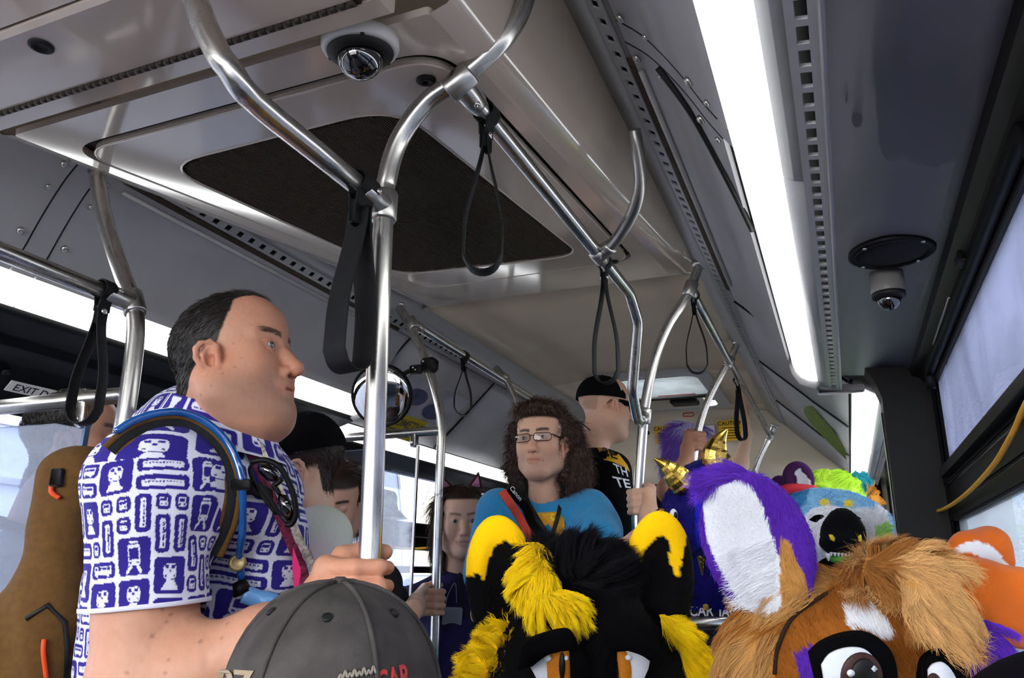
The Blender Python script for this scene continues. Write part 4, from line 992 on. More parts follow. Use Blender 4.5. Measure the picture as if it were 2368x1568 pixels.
def skin_col(T, P, base, stub=0.0, red=.25, brow=None, hairm=None, haircol=None, lipc=.48):
    L = toloc(T, P); x, y, z = L.T; c = np.tile(np.asarray(base), (len(P), 1)); ay = np.abs(y)
    def g(cx, cy, cz, r): return np.exp(-(((x - cx) / r) ** 2 + ((ay - cy) / r) ** 2 + ((z - cz) / r) ** 2))
    w = np.clip(g(.112, 0, -.042, .022) * .9 + g(.07, .045, -.035, .028) * .7 + g(.010, .082, -.026, .03) * .8 + g(.075, .02, .06, .04) * .3, 0, 1) * red
    c = c * (1 - w[:, None]) + c * A(1.12, .62, .52) * w[:, None]
    lip = ((x > .07) & (np.abs(z + .0760 - .0012 * np.cos(y * 160)) < .0105 * np.sqrt(np.clip(1 - (ay / .029) ** 2, 0, 1)))).astype(float) * lipc
    c = c * (1 - lip[:, None]) + np.asarray(base) * A(.92, .52, .50) * lip[:, None]
    if stub:
        sb = smooth01(-.030, -.085, z + .25 * (.06 - x) * (x < .06)) * smooth01(-.02, .02, x) * (1 - lip) * stub * smooth01(-.14, -.118, z); c = c * (1 - sb[:, None] * A(.34, .30, .24))
    if brow is not None:
        bz = .0205 + .004 * np.sin(np.clip((ay - .012) / .038, 0, 1) * 2.2); b = smooth01(.0065, .003, np.abs(z - bz)) * smooth01(.008, .014, ay) * smooth01(.054, .046, ay) * (x > .05)
        b = b * brow[1]; c = c * (1 - b[:, None]) + np.asarray(brow[0]) * b[:, None]
    lid = ((x > .07) & (((ay - .033) / .0165) ** 2 + ((z + .0015) / .0085) ** 2 < 1)).astype(float) * .35; c = c * (1 - lid[:, None] * A(.35, .5, .5))
    if hairm is not None:
        h = hairm(L)[:, None]; c = c * (1 - h) + np.asarray(haircol) * h
    return c
def grip(s, c, u, e, g, r=RR, sz=1.0, wrist=None, open_=1.0):
    """fist round a bar: c centre, u bar axis (towards the index finger), e from bar to palm, g side the fingers pass on"""
    c, u, e, g = np.asarray(c, float), unit(u), unit(e), unit(g); R1 = r + .0095 * sz
    def pol(a, rad): return (math.cos(a) * e + math.sin(a) * g) * rad
    kn = []
    for i, (fo, fl, fr) in enumerate(((1.5, .96, .0088), (.5, 1.0, .0092), (-.5, .97, .0088), (-1.5, .88, .0078))):
        o = c + u * (fo * .0195 * sz); fr *= sz
        k = o + pol(.42, R1 + .022 * sz) + e * .006; p1 = o + pol(1.30, R1 + .007 * sz); p2 = o + pol(2.35, R1 + .003); p3 = o + pol(2.35 + .85 * fl, R1)
        s.chain([k, p1, p2, p3], [fr * 1.22, fr * 1.08, fr, fr * .85], .0045); kn.append(k)
    w = wrist
    pc = (kn[1] + kn[2]) / 2
    for k in kn: s.cone(w + (pc - w) * .30 + (k - pc) * .4, k, .0165 * sz, .0118 * sz, .012)
    s.cone(w, w + (pc - w) * .55, .024 * sz, .026 * sz, .02)
    tb = w + (pc - w) * .38 + u * .020 * sz - g * .012; t1 = c + u * .040 * sz + pol(-.25, R1 + .016); t2 = c + u * .048 * sz + pol(-1.1, R1 + .006); t3 = c + u * .046 * sz + pol(-2.1, R1 + .003)
    s.chain([tb, t1, t2, t3], [.017 * sz, .0125 * sz, .0108 * sz, .0088 * sz], .008)
    return s
M['skin'] = vmat('skin', .48, 0, .25, 700, spec=.35, sss=.12)
M['eye'] = vmat('eyeball', .08, spec=.6, coat=.6)
M['hair'] = vmat('hair_strands', .45, spec=.45)
M['cloth'] = vmat('printed_cloth', .8, .05, .3, 1400, spec=.2)
SK1, SK2, SK3 = hexc('d8ab90'), hexc('bd8a70'), hexc('dab199')
def head_at(px, py, d, R, sc, anchor=(.098, 0, 0)):
    """head placed so that the bridge of the nose (or another point) sits on a line of sight"""
    return (PD(px, py, d) - (A(*anchor) * sc) @ R, R, sc)
def hairc(c, v=.25):
    c = np.asarray(c)
    return lambda P, rng: np.clip(c * (1 + rng.normal(0, v, (len(P), 1))), 0, 1)
def person_root(VF, m, label, col, z0, extra=()):
    """the body mesh is the thing itself"""
    o = solo('person', VF, m, label, 'person', col=col); return o
def legs(parent, hip, F, z0, m, w=.09, r=.085, fwd=0.0):
    s = Sdf(); L = unit(np.cross(A(0, 0, 1), F)); hip = np.asarray(hip, float)
    for q in (1, -1):
        h = hip + L * w * q; k = h * A(1, 1, 0) + F * (.04 + fwd) + A(0, 0, z0 + (hip[2] - z0) * .5 if fwd == 0 else hip[2] - .02); a = k * A(1, 1, 0) + F * (-.03) + A(0, 0, z0 + .08)
        s.chain([h, k, a], [r, r * .78, r * .55], .05); s.cone(a, a + F * .13 - A(0, 0, .045), .045, .038, .03)
    s.ell(hip, (.13, .16, .10), .05, 'u', np.array([F, L, A(0, 0, 1)]))
    part('trousers', s.mesh(.016), m, parent)
M['jeans'] = mat('dark_trousers', '22252e', .8); M['blackcloth'] = mat('black_tshirt', '08080a', .9, 0, .2, 60, .3, 900, spec=.1)

# ================================================================== THE MAN IN THE PATTERNED SHIRT
def vehicle_print(res=.0007):
    """one repeat of the shirt print: navy rounded badges with white vehicle fronts and sides, as a small raster"""
    rng = random.Random(8); u = .0262; W, H = 14, 14; occ = np.zeros((H, W), int); boxes = []
    for y in range(H):
        for x in range(W):
            if occ[y, x]: continue
            c = [(3, 1), (2, 2), (2, 1), (1, 2), (3, 1), (2, 2), (1, 1)]; rng.shuffle(c); c += [(2, 1), (1, 2), (1, 1)]
            for w, h in c:
                ii = [(yy % H, xx % W) for yy in range(y, y + h) for xx in range(x, x + w)]
                if all(not occ[i] for i in ii):
                    for i in ii: occ[i] = 1
                    boxes.append((x, y, w, h)); break
    n = int(round(W * u / res)); im = np.zeros((n, n), np.uint8)       # 0 white, 1 navy
    yy, xx = np.mgrid[0:n, 0:n] * res; per = W * u
    def rr(cx, cy, hw, hh, r):
        dx = np.abs((xx - cx + per / 2) % per - per / 2) - hw + r; dy = np.abs((yy - cy + per / 2) % per - per / 2) - hh + r
        return (np.hypot(np.maximum(dx, 0), np.maximum(dy, 0)) + np.minimum(np.maximum(dx, dy), 0)) < r
    def put(v, cx, cy, hw, hh, r=.0004): im[rr(cx, cy, hw, hh, r)] = v
    for x, y, w, h in boxes:
        cx, cy = (x + w / 2) * u, (y + h / 2) * u; hw, hh = w * u / 2 - .0026, h * u / 2 - .0026
        put(1, cx, cy, hw, hh, .0068)
        if w == 3:                                                        # long train side with a row of windows
            put(0, cx, cy - .001, hw * .80, hh * .42, .002)
            for k in np.arange(-.66, .67, .13): put(1, cx + k * hw, cy + .0004, .0015, .0011)
            for k in (-.6, -.45, .45, .6): put(0, cx + k * hw, cy - hh * .44, .0018, .0014)
        elif (w, h) == (2, 1):                                            # bus side with windows, door and wheels
            put(0, cx, cy, hw * .74, hh * .52, .002); put(1, cx, cy + hh * .20, hw * .66, hh * .15)
            for k in (-.4, 0, .4): put(0, cx + k * hw, cy + hh * .20, .0007, hh * .16)
            for k in (-.45, .42): put(0, cx + k * hw, cy - hh * .52, .0026, .0024, .0024)
        elif (w, h) == (1, 2):                                            # upright train
            put(0, cx, cy, hw * .36, hh * .76, .002)
            for k in np.arange(-.62, .63, .13): put(1, cx + .0012, cy + k * hh, .0012, .0014)
        elif w == 2 and (x + y) % 3:                                      # locomotive front over its track
            put(0, cx, cy + hh * .20, hw * .42, hh * .42, .006)
            for k in (-.2, .2): put(1, cx + k * hw, cy + hh * .44, .0027, .0021)
            put(1, cx, cy + hh * .24, .0017, .0017, .0017)
            for k in (-.27, .27): put(1, cx + k * hw, cy - hh * .04, .0014, .0014, .0014)
            for k, q in ((-.34, .26), (-.47, .34), (-.60, .42), (-.72, .50)): put(0, cx, cy + k * hh, hw * q, .0016)
        elif w == 2:                                                      # tram front with one big window
            put(0, cx, cy + hh * .10, hw * .38, hh * .56, .003); put(1, cx, cy + hh * .18, hw * .30, hh * .30); put(0, cx, cy + hh * .76, hw * .26, .0015)
            for k in (-1, 1):
                put(1, cx + k * hw * .24, cy - hh * .30, .0015, .0013)
                for t in np.linspace(0, 1, 5): put(0, cx + k * hw * (.20 + .24 * t), cy - hh * (.52 + .26 * t), .0014, .0024)
        else:                                                             # small bus front
            put(0, cx, cy, hw * .52, hh * .58, .002); put(1, cx, cy + hh * .20, hw * .42, hh * .20)
            for k in (-.3, .3): put(1, cx + k * hw, cy - hh * .30, .0011, .0009)
    return im, per, res
IMG, PER, RES = vehicle_print()
NAVY, WHITE = hexc('2a1f7e'), hexc('d9d9e8')
def shirt_col(U, V_):
    i = np.floor((V_ % PER) / RES).astype(int) % IMG.shape[0]; j = np.floor((U % PER) / RES).astype(int) % IMG.shape[1]
    return np.where(IMG[i, j][:, None] == 1, A(*NAVY), A(*WHITE))
TM = head_at(633, 795, 1.235, axes(13, 11, -1), .96, (.096, -.033, 0)); HM = TM[0]
def hair_mask_m(L):
    x, y, z = L.T; ay = np.abs(y)
    xb = np.interp(z, [-.115, -.095, -.07, -.04, -.012, .000, .016, .037, .052, .066, .086, .104, .125], [-.09, -.072, -.050, -.024, -.012, .010, .022, .032, .039, .040, .046, .066, .090])
    front = smooth01(.0035, -.0035, x - xb + vnoise(L, 90, 4) * .003)
    ear = ((x > -.013) & (x < .034) & (z < .006) & (z > -.07) & (ay > .070)).astype(float)
    return front * (1 - ear) * (z > -.112)
hs = head_sdf(TM, fat=.010, jaw=1.06, nose=1.08, lid=.0047)
R_, o_ = TM[1], TM[0]
NB0 = PD(488, 1034, 1.238); nb = ((NB0 - HM) @ TM[1].T) / .96
hs.cone((-.028, 0, -.055), nb, .062, .070, .03); hs.cone(nb, nb + A(.01, 0, -.10), .070, .075, .03); hs.cone((.018, 0, -.110), (-.045, 0, -.185), .046, .056, .05)
hs.noise(.0004, 260, 2)
VFh = hs.mesh(.0024)
colh = skin_col(TM, VFh[0], SK2, stub=.75, red=.5, brow=(hexc('5f4638'), .6), hairm=hair_mask_m, haircol=hexc('17120f'))
# moles
rngm = np.random.default_rng(3); Lh = toloc(TM, VFh[0])
for mx, mz in ((.045, .0), (.05, -.045), (.02, -.075), (.0, -.085), (.06, -.03), (.035, -.055)):
    dm = np.hypot(Lh[:, 0] - mx, Lh[:, 2] - mz); w = (smooth01(.0028, .0014, dm) * (Lh[:, 1] < 0) * .38)[:, None]; colh = colh * (1 - w) + A(*hexc('5a3427')) * w
# arms: right arm bent towards the pole, left arm hidden on the far side
SH, EL, WR = PD(350, 1125, 1.105), PD(332, 1610, 1.035), PD(724, 1432, 1.035)
pc = A(-.612, PM, PY(852, 1378, PM)[2])
ev = unit(_R * -1 + _f * -.0); gv = unit(-ray(850, 1330))
asdf = Sdf()
asdf.chain([SH, EL], [.074, .066], .03); asdf.ell(EL + A(.0, .0, .01), .060, .04); asdf.chain([EL, EL + (WR - EL) * .33, EL + (WR - EL) * .7, WR], [.058, .053, .042, .031], .035)
grip(asdf, pc, (0, 0, 1), ev - gv * .25, gv + ev * .25, RR, 1.26, WR)
asdf.noise(.0006, 120, 5)
VFa = asdf.mesh(.0030)
ca = np.tile(A(*SK2), (len(VFa[0]), 1)); kk = smooth01(.12, .02, np.linalg.norm(VFa[0] - pc, axis=1))[:, None]; ca = ca * (1 - kk) + ca * A(1.12, 1.0, .96) * kk
for q in range(14):
    pt = SH + (EL - SH) * rngm.uniform(.5, 1) + (EL - WR) * rngm.uniform(-.5, .1); n_ = np.argmin(np.linalg.norm(VFa[0] - (pt + unit(-pt) * .06), axis=1)); dm = np.linalg.norm(VFa[0] - VFa[0][n_], axis=1); w = (smooth01(.0035, .002, dm) * .5)[:, None]; ca = ca * (1 - w) + A(*hexc('6a4030')) * w
Vb, Fb_ = join(VFh, VFa)
man = person_root((Vb, np.array(Fb_)), M['skin'], 'man with short dark hair in a navy and white vehicle print shirt, holding the pole', np.vstack([colh, ca]), -1.3)
eyes(TM, man, hexc('3d3a2e'), (1, -.20, -.05))
hc = hairc(hexc('1d1611'), .45)
def flow_short(P, N):
    f = A(-.5, 0, -.6) @ R_; return np.tile(f, (len(P), 1)) + vnoise(P, 40, 7)[:, None] * .3
fur('hair', VFh, man, M['hair'], 15000, lambda P: .010 + .009 * smooth01(.07, .11, toloc(TM, P)[:, 2]), flow_short, hc, lambda c: hair_mask_m(toloc(TM, c)) > .6, .0009, 2, .0006, .4, .40, .28, 3)
fur('hair_fringe', VFh, man, M['hair'], 500, .018, lambda P, N: np.tile(A(.7, 0, .5) @ R_, (len(P), 1)), hc, lambda c: (hair_mask_m(toloc(TM, c)) > .6) & (toloc(TM, c)[:, 0] > .035) & (toloc(TM, c)[:, 2] > .09), .0006, 3, .004, .5, .5, .4, 4)
bm = lambda c: (lambda L: (np.abs(L[:, 2] - (.0205 + .004 * np.sin(np.clip((np.abs(L[:, 1]) - .012) / .038, 0, 1) * 2.2))) < .0045) & (np.abs(L[:, 1]) > .012) & (np.abs(L[:, 1]) < .050) & (L[:, 0] > .05))(toloc(TM, c))
fur('eyebrow', VFh, man, M['hair'], 420, .008, lambda P, N: np.tile(A(-.6, 0, .2) @ R_, (len(P), 1)) + (np.sign(toloc(TM, P)[:, 1])[:, None] * A(0, .7, 0)) @ R_, hairc(hexc('5a4030'), .3), bm, .0007, 2, 0, .2, .25, .2, 5)
# shirt
TC = PD(425, 1330, 1.33); BX = axes(20); FB, LB, UB = BX
NB = NB0
ss = Sdf()
ss.ell(TC + UB * .00, (.145, .172, .30), .04, 'u', BX); ss.ell(TC - UB * .20 + FB * .03, (.160, .17, .24), .06, 'u', BX); ss.ell(PD(615, 1300, 1.27), (.065, .10, .13), .06, 'u', BX); ss.ell(TC + UB * .20 + FB * .005, (.115, .175, .13), .06, 'u', BX)
shl = NB + LB * .20 - UB * .06 - FB * .01
ss.ell(NB - UB * .09 + FB * .02, (.10, .13, .07), .06, 'u', BX); ss.cone(NB - UB * .075 - FB * .012, SH + UB * .004, .062, .079, .06); ss.cone(NB - UB * .035, shl, .07, .078, .06)
Ddir = unit(EL - SH); HEM = SH + Ddir * .160
ss.cone(SH, HEM, .079, .0825, .05)
ss.cone(shl, shl - UB * .2 + FB * .03, .08, .085, .05)
ss.plane(TC - UB * .46, -UB)
ss.noise(.006, 11, 8); ss.noise(.0025, 30, 9)
# gather of folds at the arm pit
fp = SH + Ddir * .14 + FB * .09
for k in range(0): ss.cone(fp + UB * (.06 - .03 * k) - LB * .03, fp + UB * (.10 - .05 * k) + FB * .02 + LB * .08, .006, .012, .02, 's')
VFs = ss.mesh(.0016)
Vs = VFs[0]; dv = Vs - SH; t_ = dv @ Ddir; rad = np.linalg.norm(dv - t_[:, None] * Ddir, axis=1)
sleeve = (rad < .100) & (t_ > -.03) & (t_ < .30) & ((dv @ LB) < .062)
a1, a2, _q = frame_of(Ddir, FB); ang = np.arctan2(dv @ a1, dv @ a2)
d2 = Vs - TC; ang2 = np.arctan2(d2 @ LB, d2 @ FB)
U = np.where(sleeve, ang * .098, ang2 * .185 + .11); Vv = np.where(sleeve, -t_ + .02, d2 @ UB + .07)
wob, wob2 = vnoise(Vs, 11, 6) * .007, vnoise(Vs, 12, 16) * .007; colsh = shirt_col(U + wob, Vv + wob2)
# sleeve: open the hem
keep = ~((t_[VFs[1]].mean(1) > .1595) & sleeve[VFs[1]].all(1))
part('shirt', (Vs, VFs[1][keep]), M['cloth'], man, col=colsh)
hemr = np.array([HEM + Ddir * .001 + (math.cos(a) * a1 + math.sin(a) * a2) * .0815 for a in np.linspace(0, 2 * np.pi, 40)])
SB = surf((Vs, VFs[1]))
hemp = np.array([snap(SB, p, .0015) for p in hemr]); part('sleeve_hem', ribbon(hemp, Ddir, .006, .003), mat('white_hem', 'd0d0e0', .8), man)
# collar: two leaves folded over
th = np.linspace(-2.75, 2.75, 60); cen = NB + UB * .040 + FB * .004
def collar_row(r, dz, fwd): 
    return np.array([cen + (FB * math.cos(a) * (r + fwd * max(0, math.cos(a))) + LB * math.sin(a) * r * 1.02) + UB * (dz + .022 * -math.cos(a) * 1.0 - .022) for a in th])
def ccol(rows, t0):
    P = np.concatenate(rows); u = np.tile(th * .085, len(rows)); v = np.repeat(np.linspace(0, .075, len(rows)), len(th)); return shirt_col(u + .07, v + t0)
fine = lambda a, b, n: [a + (b - a) * k / n for k in range(n + 1)]
thn = len(th)
th = np.linspace(-2.75, 2.75, 240)
r0, r1, r2, r3 = collar_row(.066, -.005, .005), collar_row(.070, .040, .010), collar_row(.076, .043, .012), collar_row(.106, -.022, .012)
rows = fine(r0, r1, 12) + fine(r1, r2, 3)[1:] + fine(r2, r3, 26)[1:]
part('collar', (np.concatenate(rows), grid_faces(len(rows), len(th))), M['cloth'], man, col=ccol(rows, .03), label='folded patterned collar')
part('trousers', Sdf().chain([TC - UB * .42 + LB * .09, A(TC[0], TC[1], -.85) + LB * .1, A(TC[0], TC[1], -1.2) + LB * .11], [.12, .09, .06], .05).chain([TC - UB * .42 - LB * .09, A(TC[0], TC[1], -.85) - LB * .1, A(TC[0], TC[1], -1.2) - LB * .11], [.12, .09, .06], .05).chain([A(TC[0], TC[1], -1.25) + LB * .11, A(TC[0], TC[1], -1.26) + LB * .12 + FB * .15], [.045, .04]).chain([A(TC[0], TC[1], -1.25) - LB * .11, A(TC[0], TC[1], -1.26) - LB * .12 + FB * .15], [.045, .04]).mesh(.014), M['jeans'], man)

# ---- brown backpack on his back, with strap, blue drinking tube and its magnet clip
M['canvas'] = mat('brown_canvas', '5c3f17', .9, 0, .15, 90, .5, 900); M['orange'] = mat('orange_cord', 'd9481c', .6)
M['tubeblue'] = mat('clear_blue_tube', '0c57a6', .10, 0, .15, 60, coat=.8, trans=.25); M['mesh'] = mat('black_spacer_mesh', '1b1d20', .9, 0, .4, 400, .6, 1200)
bp = thing('backpack', 'brown canvas backpack with a blue drinking tube, worn by the man in the patterned shirt', 'backpack', PD(150, 1568, 1.3) * A(1, 1, 0) + A(0, 0, -.55))
BC = TC - FB * .215 - UB * .135 - LB * .03
sb = Sdf(); sb.box(TC - FB * .180 + UB * .03 - LB * .02, (.050, .115, .17), .045, .02, 'u', BX); sb.box(TC - FB * .215 - UB * .22 - LB * .02, (.085, .125, .18), .06, .09, 'u', BX); sb.ell(TC - FB * .15 + UB * .17 - LB * .02, (.06, .10, .05), .05, 'u', BX)
sb.ell(BC + UB * .1 - FB * .11, (.02, .14, .012), .03, 's', BX); sb.cone(BC + UB * .28 - LB * .12 - FB * .05, BC - UB * .06 - LB * .14 + FB * .04, .004, .012, .03, 's')
sb.noise(.010, 9, 4); sb.noise(.003, 26, 5)
VFb = sb.mesh(.006); part('bag', VFb, M['canvas'], bp); BB = surf(VFb)
def drape(pts, bvh, lift, n=6, fb=1.15): return spline([onto(bvh, x, y, lift, fb) for x, y in pts], n)
arc = [(248, 1062), (288, 1022), (335, 995), (385, 983), (430, 987), (474, 1012), (507, 1050), (527, 1098), (533, 1150), (524, 1205), (505, 1250), (487, 1282)]
ap = spline([onto(SB, x, y, .003, 1.12) for x, y in arc], 6)
ap = ap[2:]
nrm_ = np.array([unit(-p) for p in ap]); wd = np.cross(np.gradient(ap, axis=0), nrm_)
part('shoulder_strap', ribbon(ap, wd, .013, .006), M['mesh'], bp, label='dark mesh shoulder strap')
wdu = wd / np.linalg.norm(wd, axis=1)[:, None]
sgn = 1 if (wdu[30] @ (ap[30] - TC)) > 0 else -1
part('strap_piping', tube(ap + wdu * .0095 * 1, .0050, 8), M['canvas'], bp); part('strap_piping', tube(ap - wdu * .0095 * 1, .0050, 8), M['canvas'], bp)
tb_ = [(318, 990), (348, 968), (395, 958), (440, 962), (482, 985), (518, 1030), (538, 1085), (548, 1150), (556, 1210), (560, 1270), (566, 1330)]
up_ = np.array([unit(p - (TC + UB * .1)) for p in ap]); pc0 = onto(SB, 400, 1200, 0, 1.12); sg_ = np.array([1 if w @ (p - pc0) > 0 else -1 for w, p in zip(wdu, ap)])[:, None]; tp = np.vstack([(ap + wdu * sg_ * .0135 + up_ * .004)[4:48:4], [onto(SB, x, y, .016, 1.12) for x, y in ((552, 1215), (558, 1270), (566, 1330))]]); tp = spline(tp, 6); part('drinking_tube', tube(tp, .0058, 12), M['tubeblue'], bp, label='shiny clear blue drinking tube')
cp = onto(SB, 557, 1282, .02, 1.12); part('magnet_clip', lathe([(.013, -.004), (.013, .005), (.009, .008), (.008, .007)], cp, -cp, 20), mat('brass_magnet', 'a08c62', .4, .5), bp)
v0, v1_, v2_ = onto(SB, 562, 1335, .02, 1.12), onto(SB, 570, 1362, .024, 1.12), onto(SB, 622, 1388, .03, 1.12)
part('bite_valve', tube([v0, v1_], [.010, .014], 14), M['black'], bp); part('valve_cover', tube(spline([v1_, (v1_ + v2_) / 2, v2_], 5), [.013] * 6 + [.015] * 5, 16), mat('pale_blue_silicone', '5c8fc4', .3, coat=.4), bp)
ch = [onto(SB, 534, 1135, .008, 1.12), onto(SB, 575, 1135, .010, 1.12), onto(SB, 618, 1152, .010, 1.12)]
part('sternum_strap', ribbon(spline(ch, 6), (0, 0, 1), .018, .004), M['strap'], bp); part('buckle', box(onto(SB, 537, 1125, .018, 1.12), (.03, .012, .016), BX, .003), M['blacksoft'], bp)
part('zip_pull', tube(spline([onto(BB, 123, 1118, .003), onto(BB, 124, 1138, .006), onto(BB, 140, 1152, .004)], 6), .004, 8), M['orange'], bp); part('zip_pull', tube(spline([onto(BB, 102, 1478, .004), onto(BB, 100, 1505, .006), onto(BB, 106, 1568, .004)], 6), .0035, 8), M['orange'], bp)
part('zip', tube(np.array([onto(BB, x, y, .001) for x, y in ((60, 1432), (110, 1400), (150, 1440), (155, 1500), (150, 1580))]), .004, 8), M['blacksoft'], bp)
part('side_buckle', box(onto(BB, 135, 1104, .004), (.02, .012, .03), BX, .003), M['blacksoft'], bp)
# ---- lanyard with trading pins, hung round his neck
M['lany'] = mat('pink_black_lanyard', '7a2a48', .6, 0, .6, 160); M['magenta'] = mat('magenta_badge', 'd0246a', .5)
ln = thing('lanyard', 'pink and black lanyard on the patterned shirt with a magenta badge', 'lanyard', PD(690, 1380, 1.15))
lp_ = [(563, 1035), (590, 1095), (618, 1155), (645, 1215), (668, 1268), (690, 1320), (702, 1365)]
lpp = spline([onto(SB, x, y, .009, 1.13) for x, y in lp_], 6); lw = np.cross(np.gradient(lpp, axis=0), -lpp)
part('band', ribbon(lpp, lw, .014, .003), M['lany'], ln); part('band', ribbon(lpp + _R * .014 + A(0, 0, .004), lw, .012, .003), mat('pale_patterned_band', 'b3a9a0', .6, 0, .6, 160), ln)
mb = [onto(SB, x, y, .012, 1.13) for x, y in ((664, 1262), (694, 1300), (703, 1352), (668, 1368), (662, 1310))]
part('badge', prism(np.array([[(p - mb[0]) @ _R, (p - mb[0]) @ _U] for p in mb]), mb[0] - unit(mb[0]) * .004, _R, _U, unit(-mb[0]), .004), M['magenta'], ln, smooth=False)
for q, (x, y) in enumerate(((655, 1368), (640, 1374))):
    p = onto(SB, x, y, .02, 1.12); part('bead', lathe([(.002, -.006), (.0055, -.003), (.0062, 0), (.0055, .003), (.002, .006)], p, -p, 12), mat('yellow_bead', 'd8b01c', .4), ln)
# ---- wrap-around sunglasses hooked on his collar
M['lens'] = mat('black_mirror_lens', '0a0a0b', .05, 0, 0, coat=1.0, spec=.9)
sg = thing('sunglasses', 'black wraparound sunglasses hooked on the front of the patterned shirt', 'sunglasses', onto(SB, 655, 1210, .02, 1.12))
DS = 1.10
def lens(pts, d, b=.012): 
    P = [PD(x, y, d) for x, y in pts]; c = np.mean(P, 0); n = unit(-c); V = [c + n * b] + [c + (p - c) * .6 + n * b * .75 for p in P] + P + [p - n * .003 for p in P]; k = len(P)
    F = [[0, 1 + i, 1 + (i + 1) % k] for i in range(k)] + [[1 + i, 1 + k + i, 1 + k + (i + 1) % k, 1 + (i + 1) % k] for i in range(k)] + [[1 + k + i, 1 + 2 * k + i, 1 + 2 * k + (i + 1) % k, 1 + k + (i + 1) % k] for i in range(k)]
    return np.array(V), F
part('lens', lens([(644, 1140), (662, 1145), (676, 1165), (681, 1188), (674, 1206), (662, 1208), (648, 1192), (641, 1165)], DS), M['lens'], sg, label='black mirrored lens')
part('lens', lens([(592, 1068), (618, 1070), (640, 1085), (652, 1108), (640, 1118), (616, 1110), (598, 1092)], DS + .01), M['lens'], sg)
fr = spline([PD(x, y, DS - .004) for x, y in ((580, 1068), (612, 1064), (644, 1078), (666, 1112), (680, 1150), (684, 1188), (674, 1212), (660, 1213))], 6); part('brow_bar', tube(fr, .0042, 8), M['black'], sg)
part('bridge', tube(spline([PD(x, y, DS) for x, y in ((652, 1108), (642, 1118), (632, 1122), (640, 1132), (646, 1142))], 5), .0035, 8), M['black'], sg)
part('arm', ribbon(spline([PD(x, y, DS + .02) for x, y in ((668, 1212), (640, 1178), (612, 1135), (600, 1118))], 6), _f, .008, .004), M['black'], sg); part('arm', ribbon(spline([PD(x, y, DS + .03) for x, y in ((584, 1070), (578, 1090), (596, 1130), (640, 1190))], 6), _f, .007, .004), M['black'], sg)

# ================================================================== THE OTHER PASSENGERS
def torso_sdf(NB, az, w=.20, dep=.115, L=.52, belly=1.0):
    B = axes(az); F, Lf, Up = B; s = Sdf(); c = NB - Up * .20
    s.ell(c, (dep, w * .86, .20), .05, 'u', B); s.ell(c - Up * .22, (dep * belly, w * .80, .22), .08, 'u', B)
    for q in (1, -1): s.cone(NB - Up * .035, NB - Up * .085 + Lf * q * w * .92, .062, .066, .06)
    return s, B
def neck_base(T): return np.asarray(T[0]) + A(0, 0, -.205 * T[2]) - np.asarray(T[1])[0] * A(1, 1, 0) * .045
def make_head(T, base, vox, shut=False, iris=None, stub=0, brow=None, hairm=None, hcol=(.02, .015, .01), fat=0.0, fem=0.0, look=(1, 0, -.05), jaw=1.0, nose=1.0, extra=None, red=.3, ears=True):
    s = head_sdf(T, fat, jaw, nose, ears, fem, shut=shut); N = neck_base(T)
    r = .052 - .006 * fem
    s.cone(np.linalg.solve(np.asarray(T[1]).T, (np.asarray(T[0]) + A(0, 0, -.06) - T[0])) / T[2] - A(.02, 0, 0), ((N - T[0]) @ np.asarray(T[1]).T) / T[2], r, r * 1.12, .035)
    VF = s.mesh(vox); col = skin_col(T, VF[0], base, stub, red, brow, hairm, hcol); return VF, col, N
def limbs(arms, vox, base, hands=()):
    s = Sdf()
    for a in arms: s.chain(a[0], a[1], .03)
    for h in hands: grip(s, **h)
    VF = s.mesh(vox); return VF, np.tile(np.asarray(base), (len(VF[0]), 1))
def join2(a, b):
    V, F = join(a, b); return V, np.array(F)
def hairshell(T, prims, cuts=(), vox=.004, noise=.004):
    s = Sdf(*T)
    for c, r, k in prims: s.ell(c, r, k)
    for c, r, k in cuts: s.ell(c, r, k, 's')
    if noise: s.noise(noise * T[2], 45, 3)
    return s.mesh(vox)
def down(P, N): return np.tile(A(0, 0, -1.0), (len(P), 1)) + N * .1
M['glassframe'] = mat('dark_metal_frame', '2a2724', .3, .6); M['lensclear'] = glass('eyeglass_lens', (.92, .93, .95), refl=.10)
def eyeglasses(T, label, w=.056, h=.026):
    o, R, sc = T; t = thing('eyeglasses', label, 'glasses', o + (A(.11, 0, 0) * sc) @ R)
    def W(p): return np.asarray(o) + (np.asarray(p, float) * sc) @ np.asarray(R)
    for y in (1, -1):
        rr_ = rrect(w, h, .010, 4); P = np.array([W((.1135 - .012 * (abs(q[0] + y * .034) / .06) ** 2, y * .034 + q[0], -.004 + q[1])) for q in np.vstack([rr_, rr_[:1]])])
        part('rim', tube(P[: len(P)], .0013 * sc, 6, False), M['glassframe'], t)
        part('lens', (P[:-1], [list(range(len(P) - 1))]), M['lensclear'], t, smooth=False)
        part('temple', tube(np.array([W((.100, y * .063, .004)), W((.06, y * .074, .002)), W((-.005, y * .082, .004)), W((-.02, y * .083, -.012))]), .0019 * sc, 6), M['glassframe'], t)
    part('bridge', tube(np.array([W((.1135, .009, 0)), W((.117, 0, .003)), W((.1135, -.009, 0))]), .0014 * sc, 6), M['glassframe'], t)
    return t
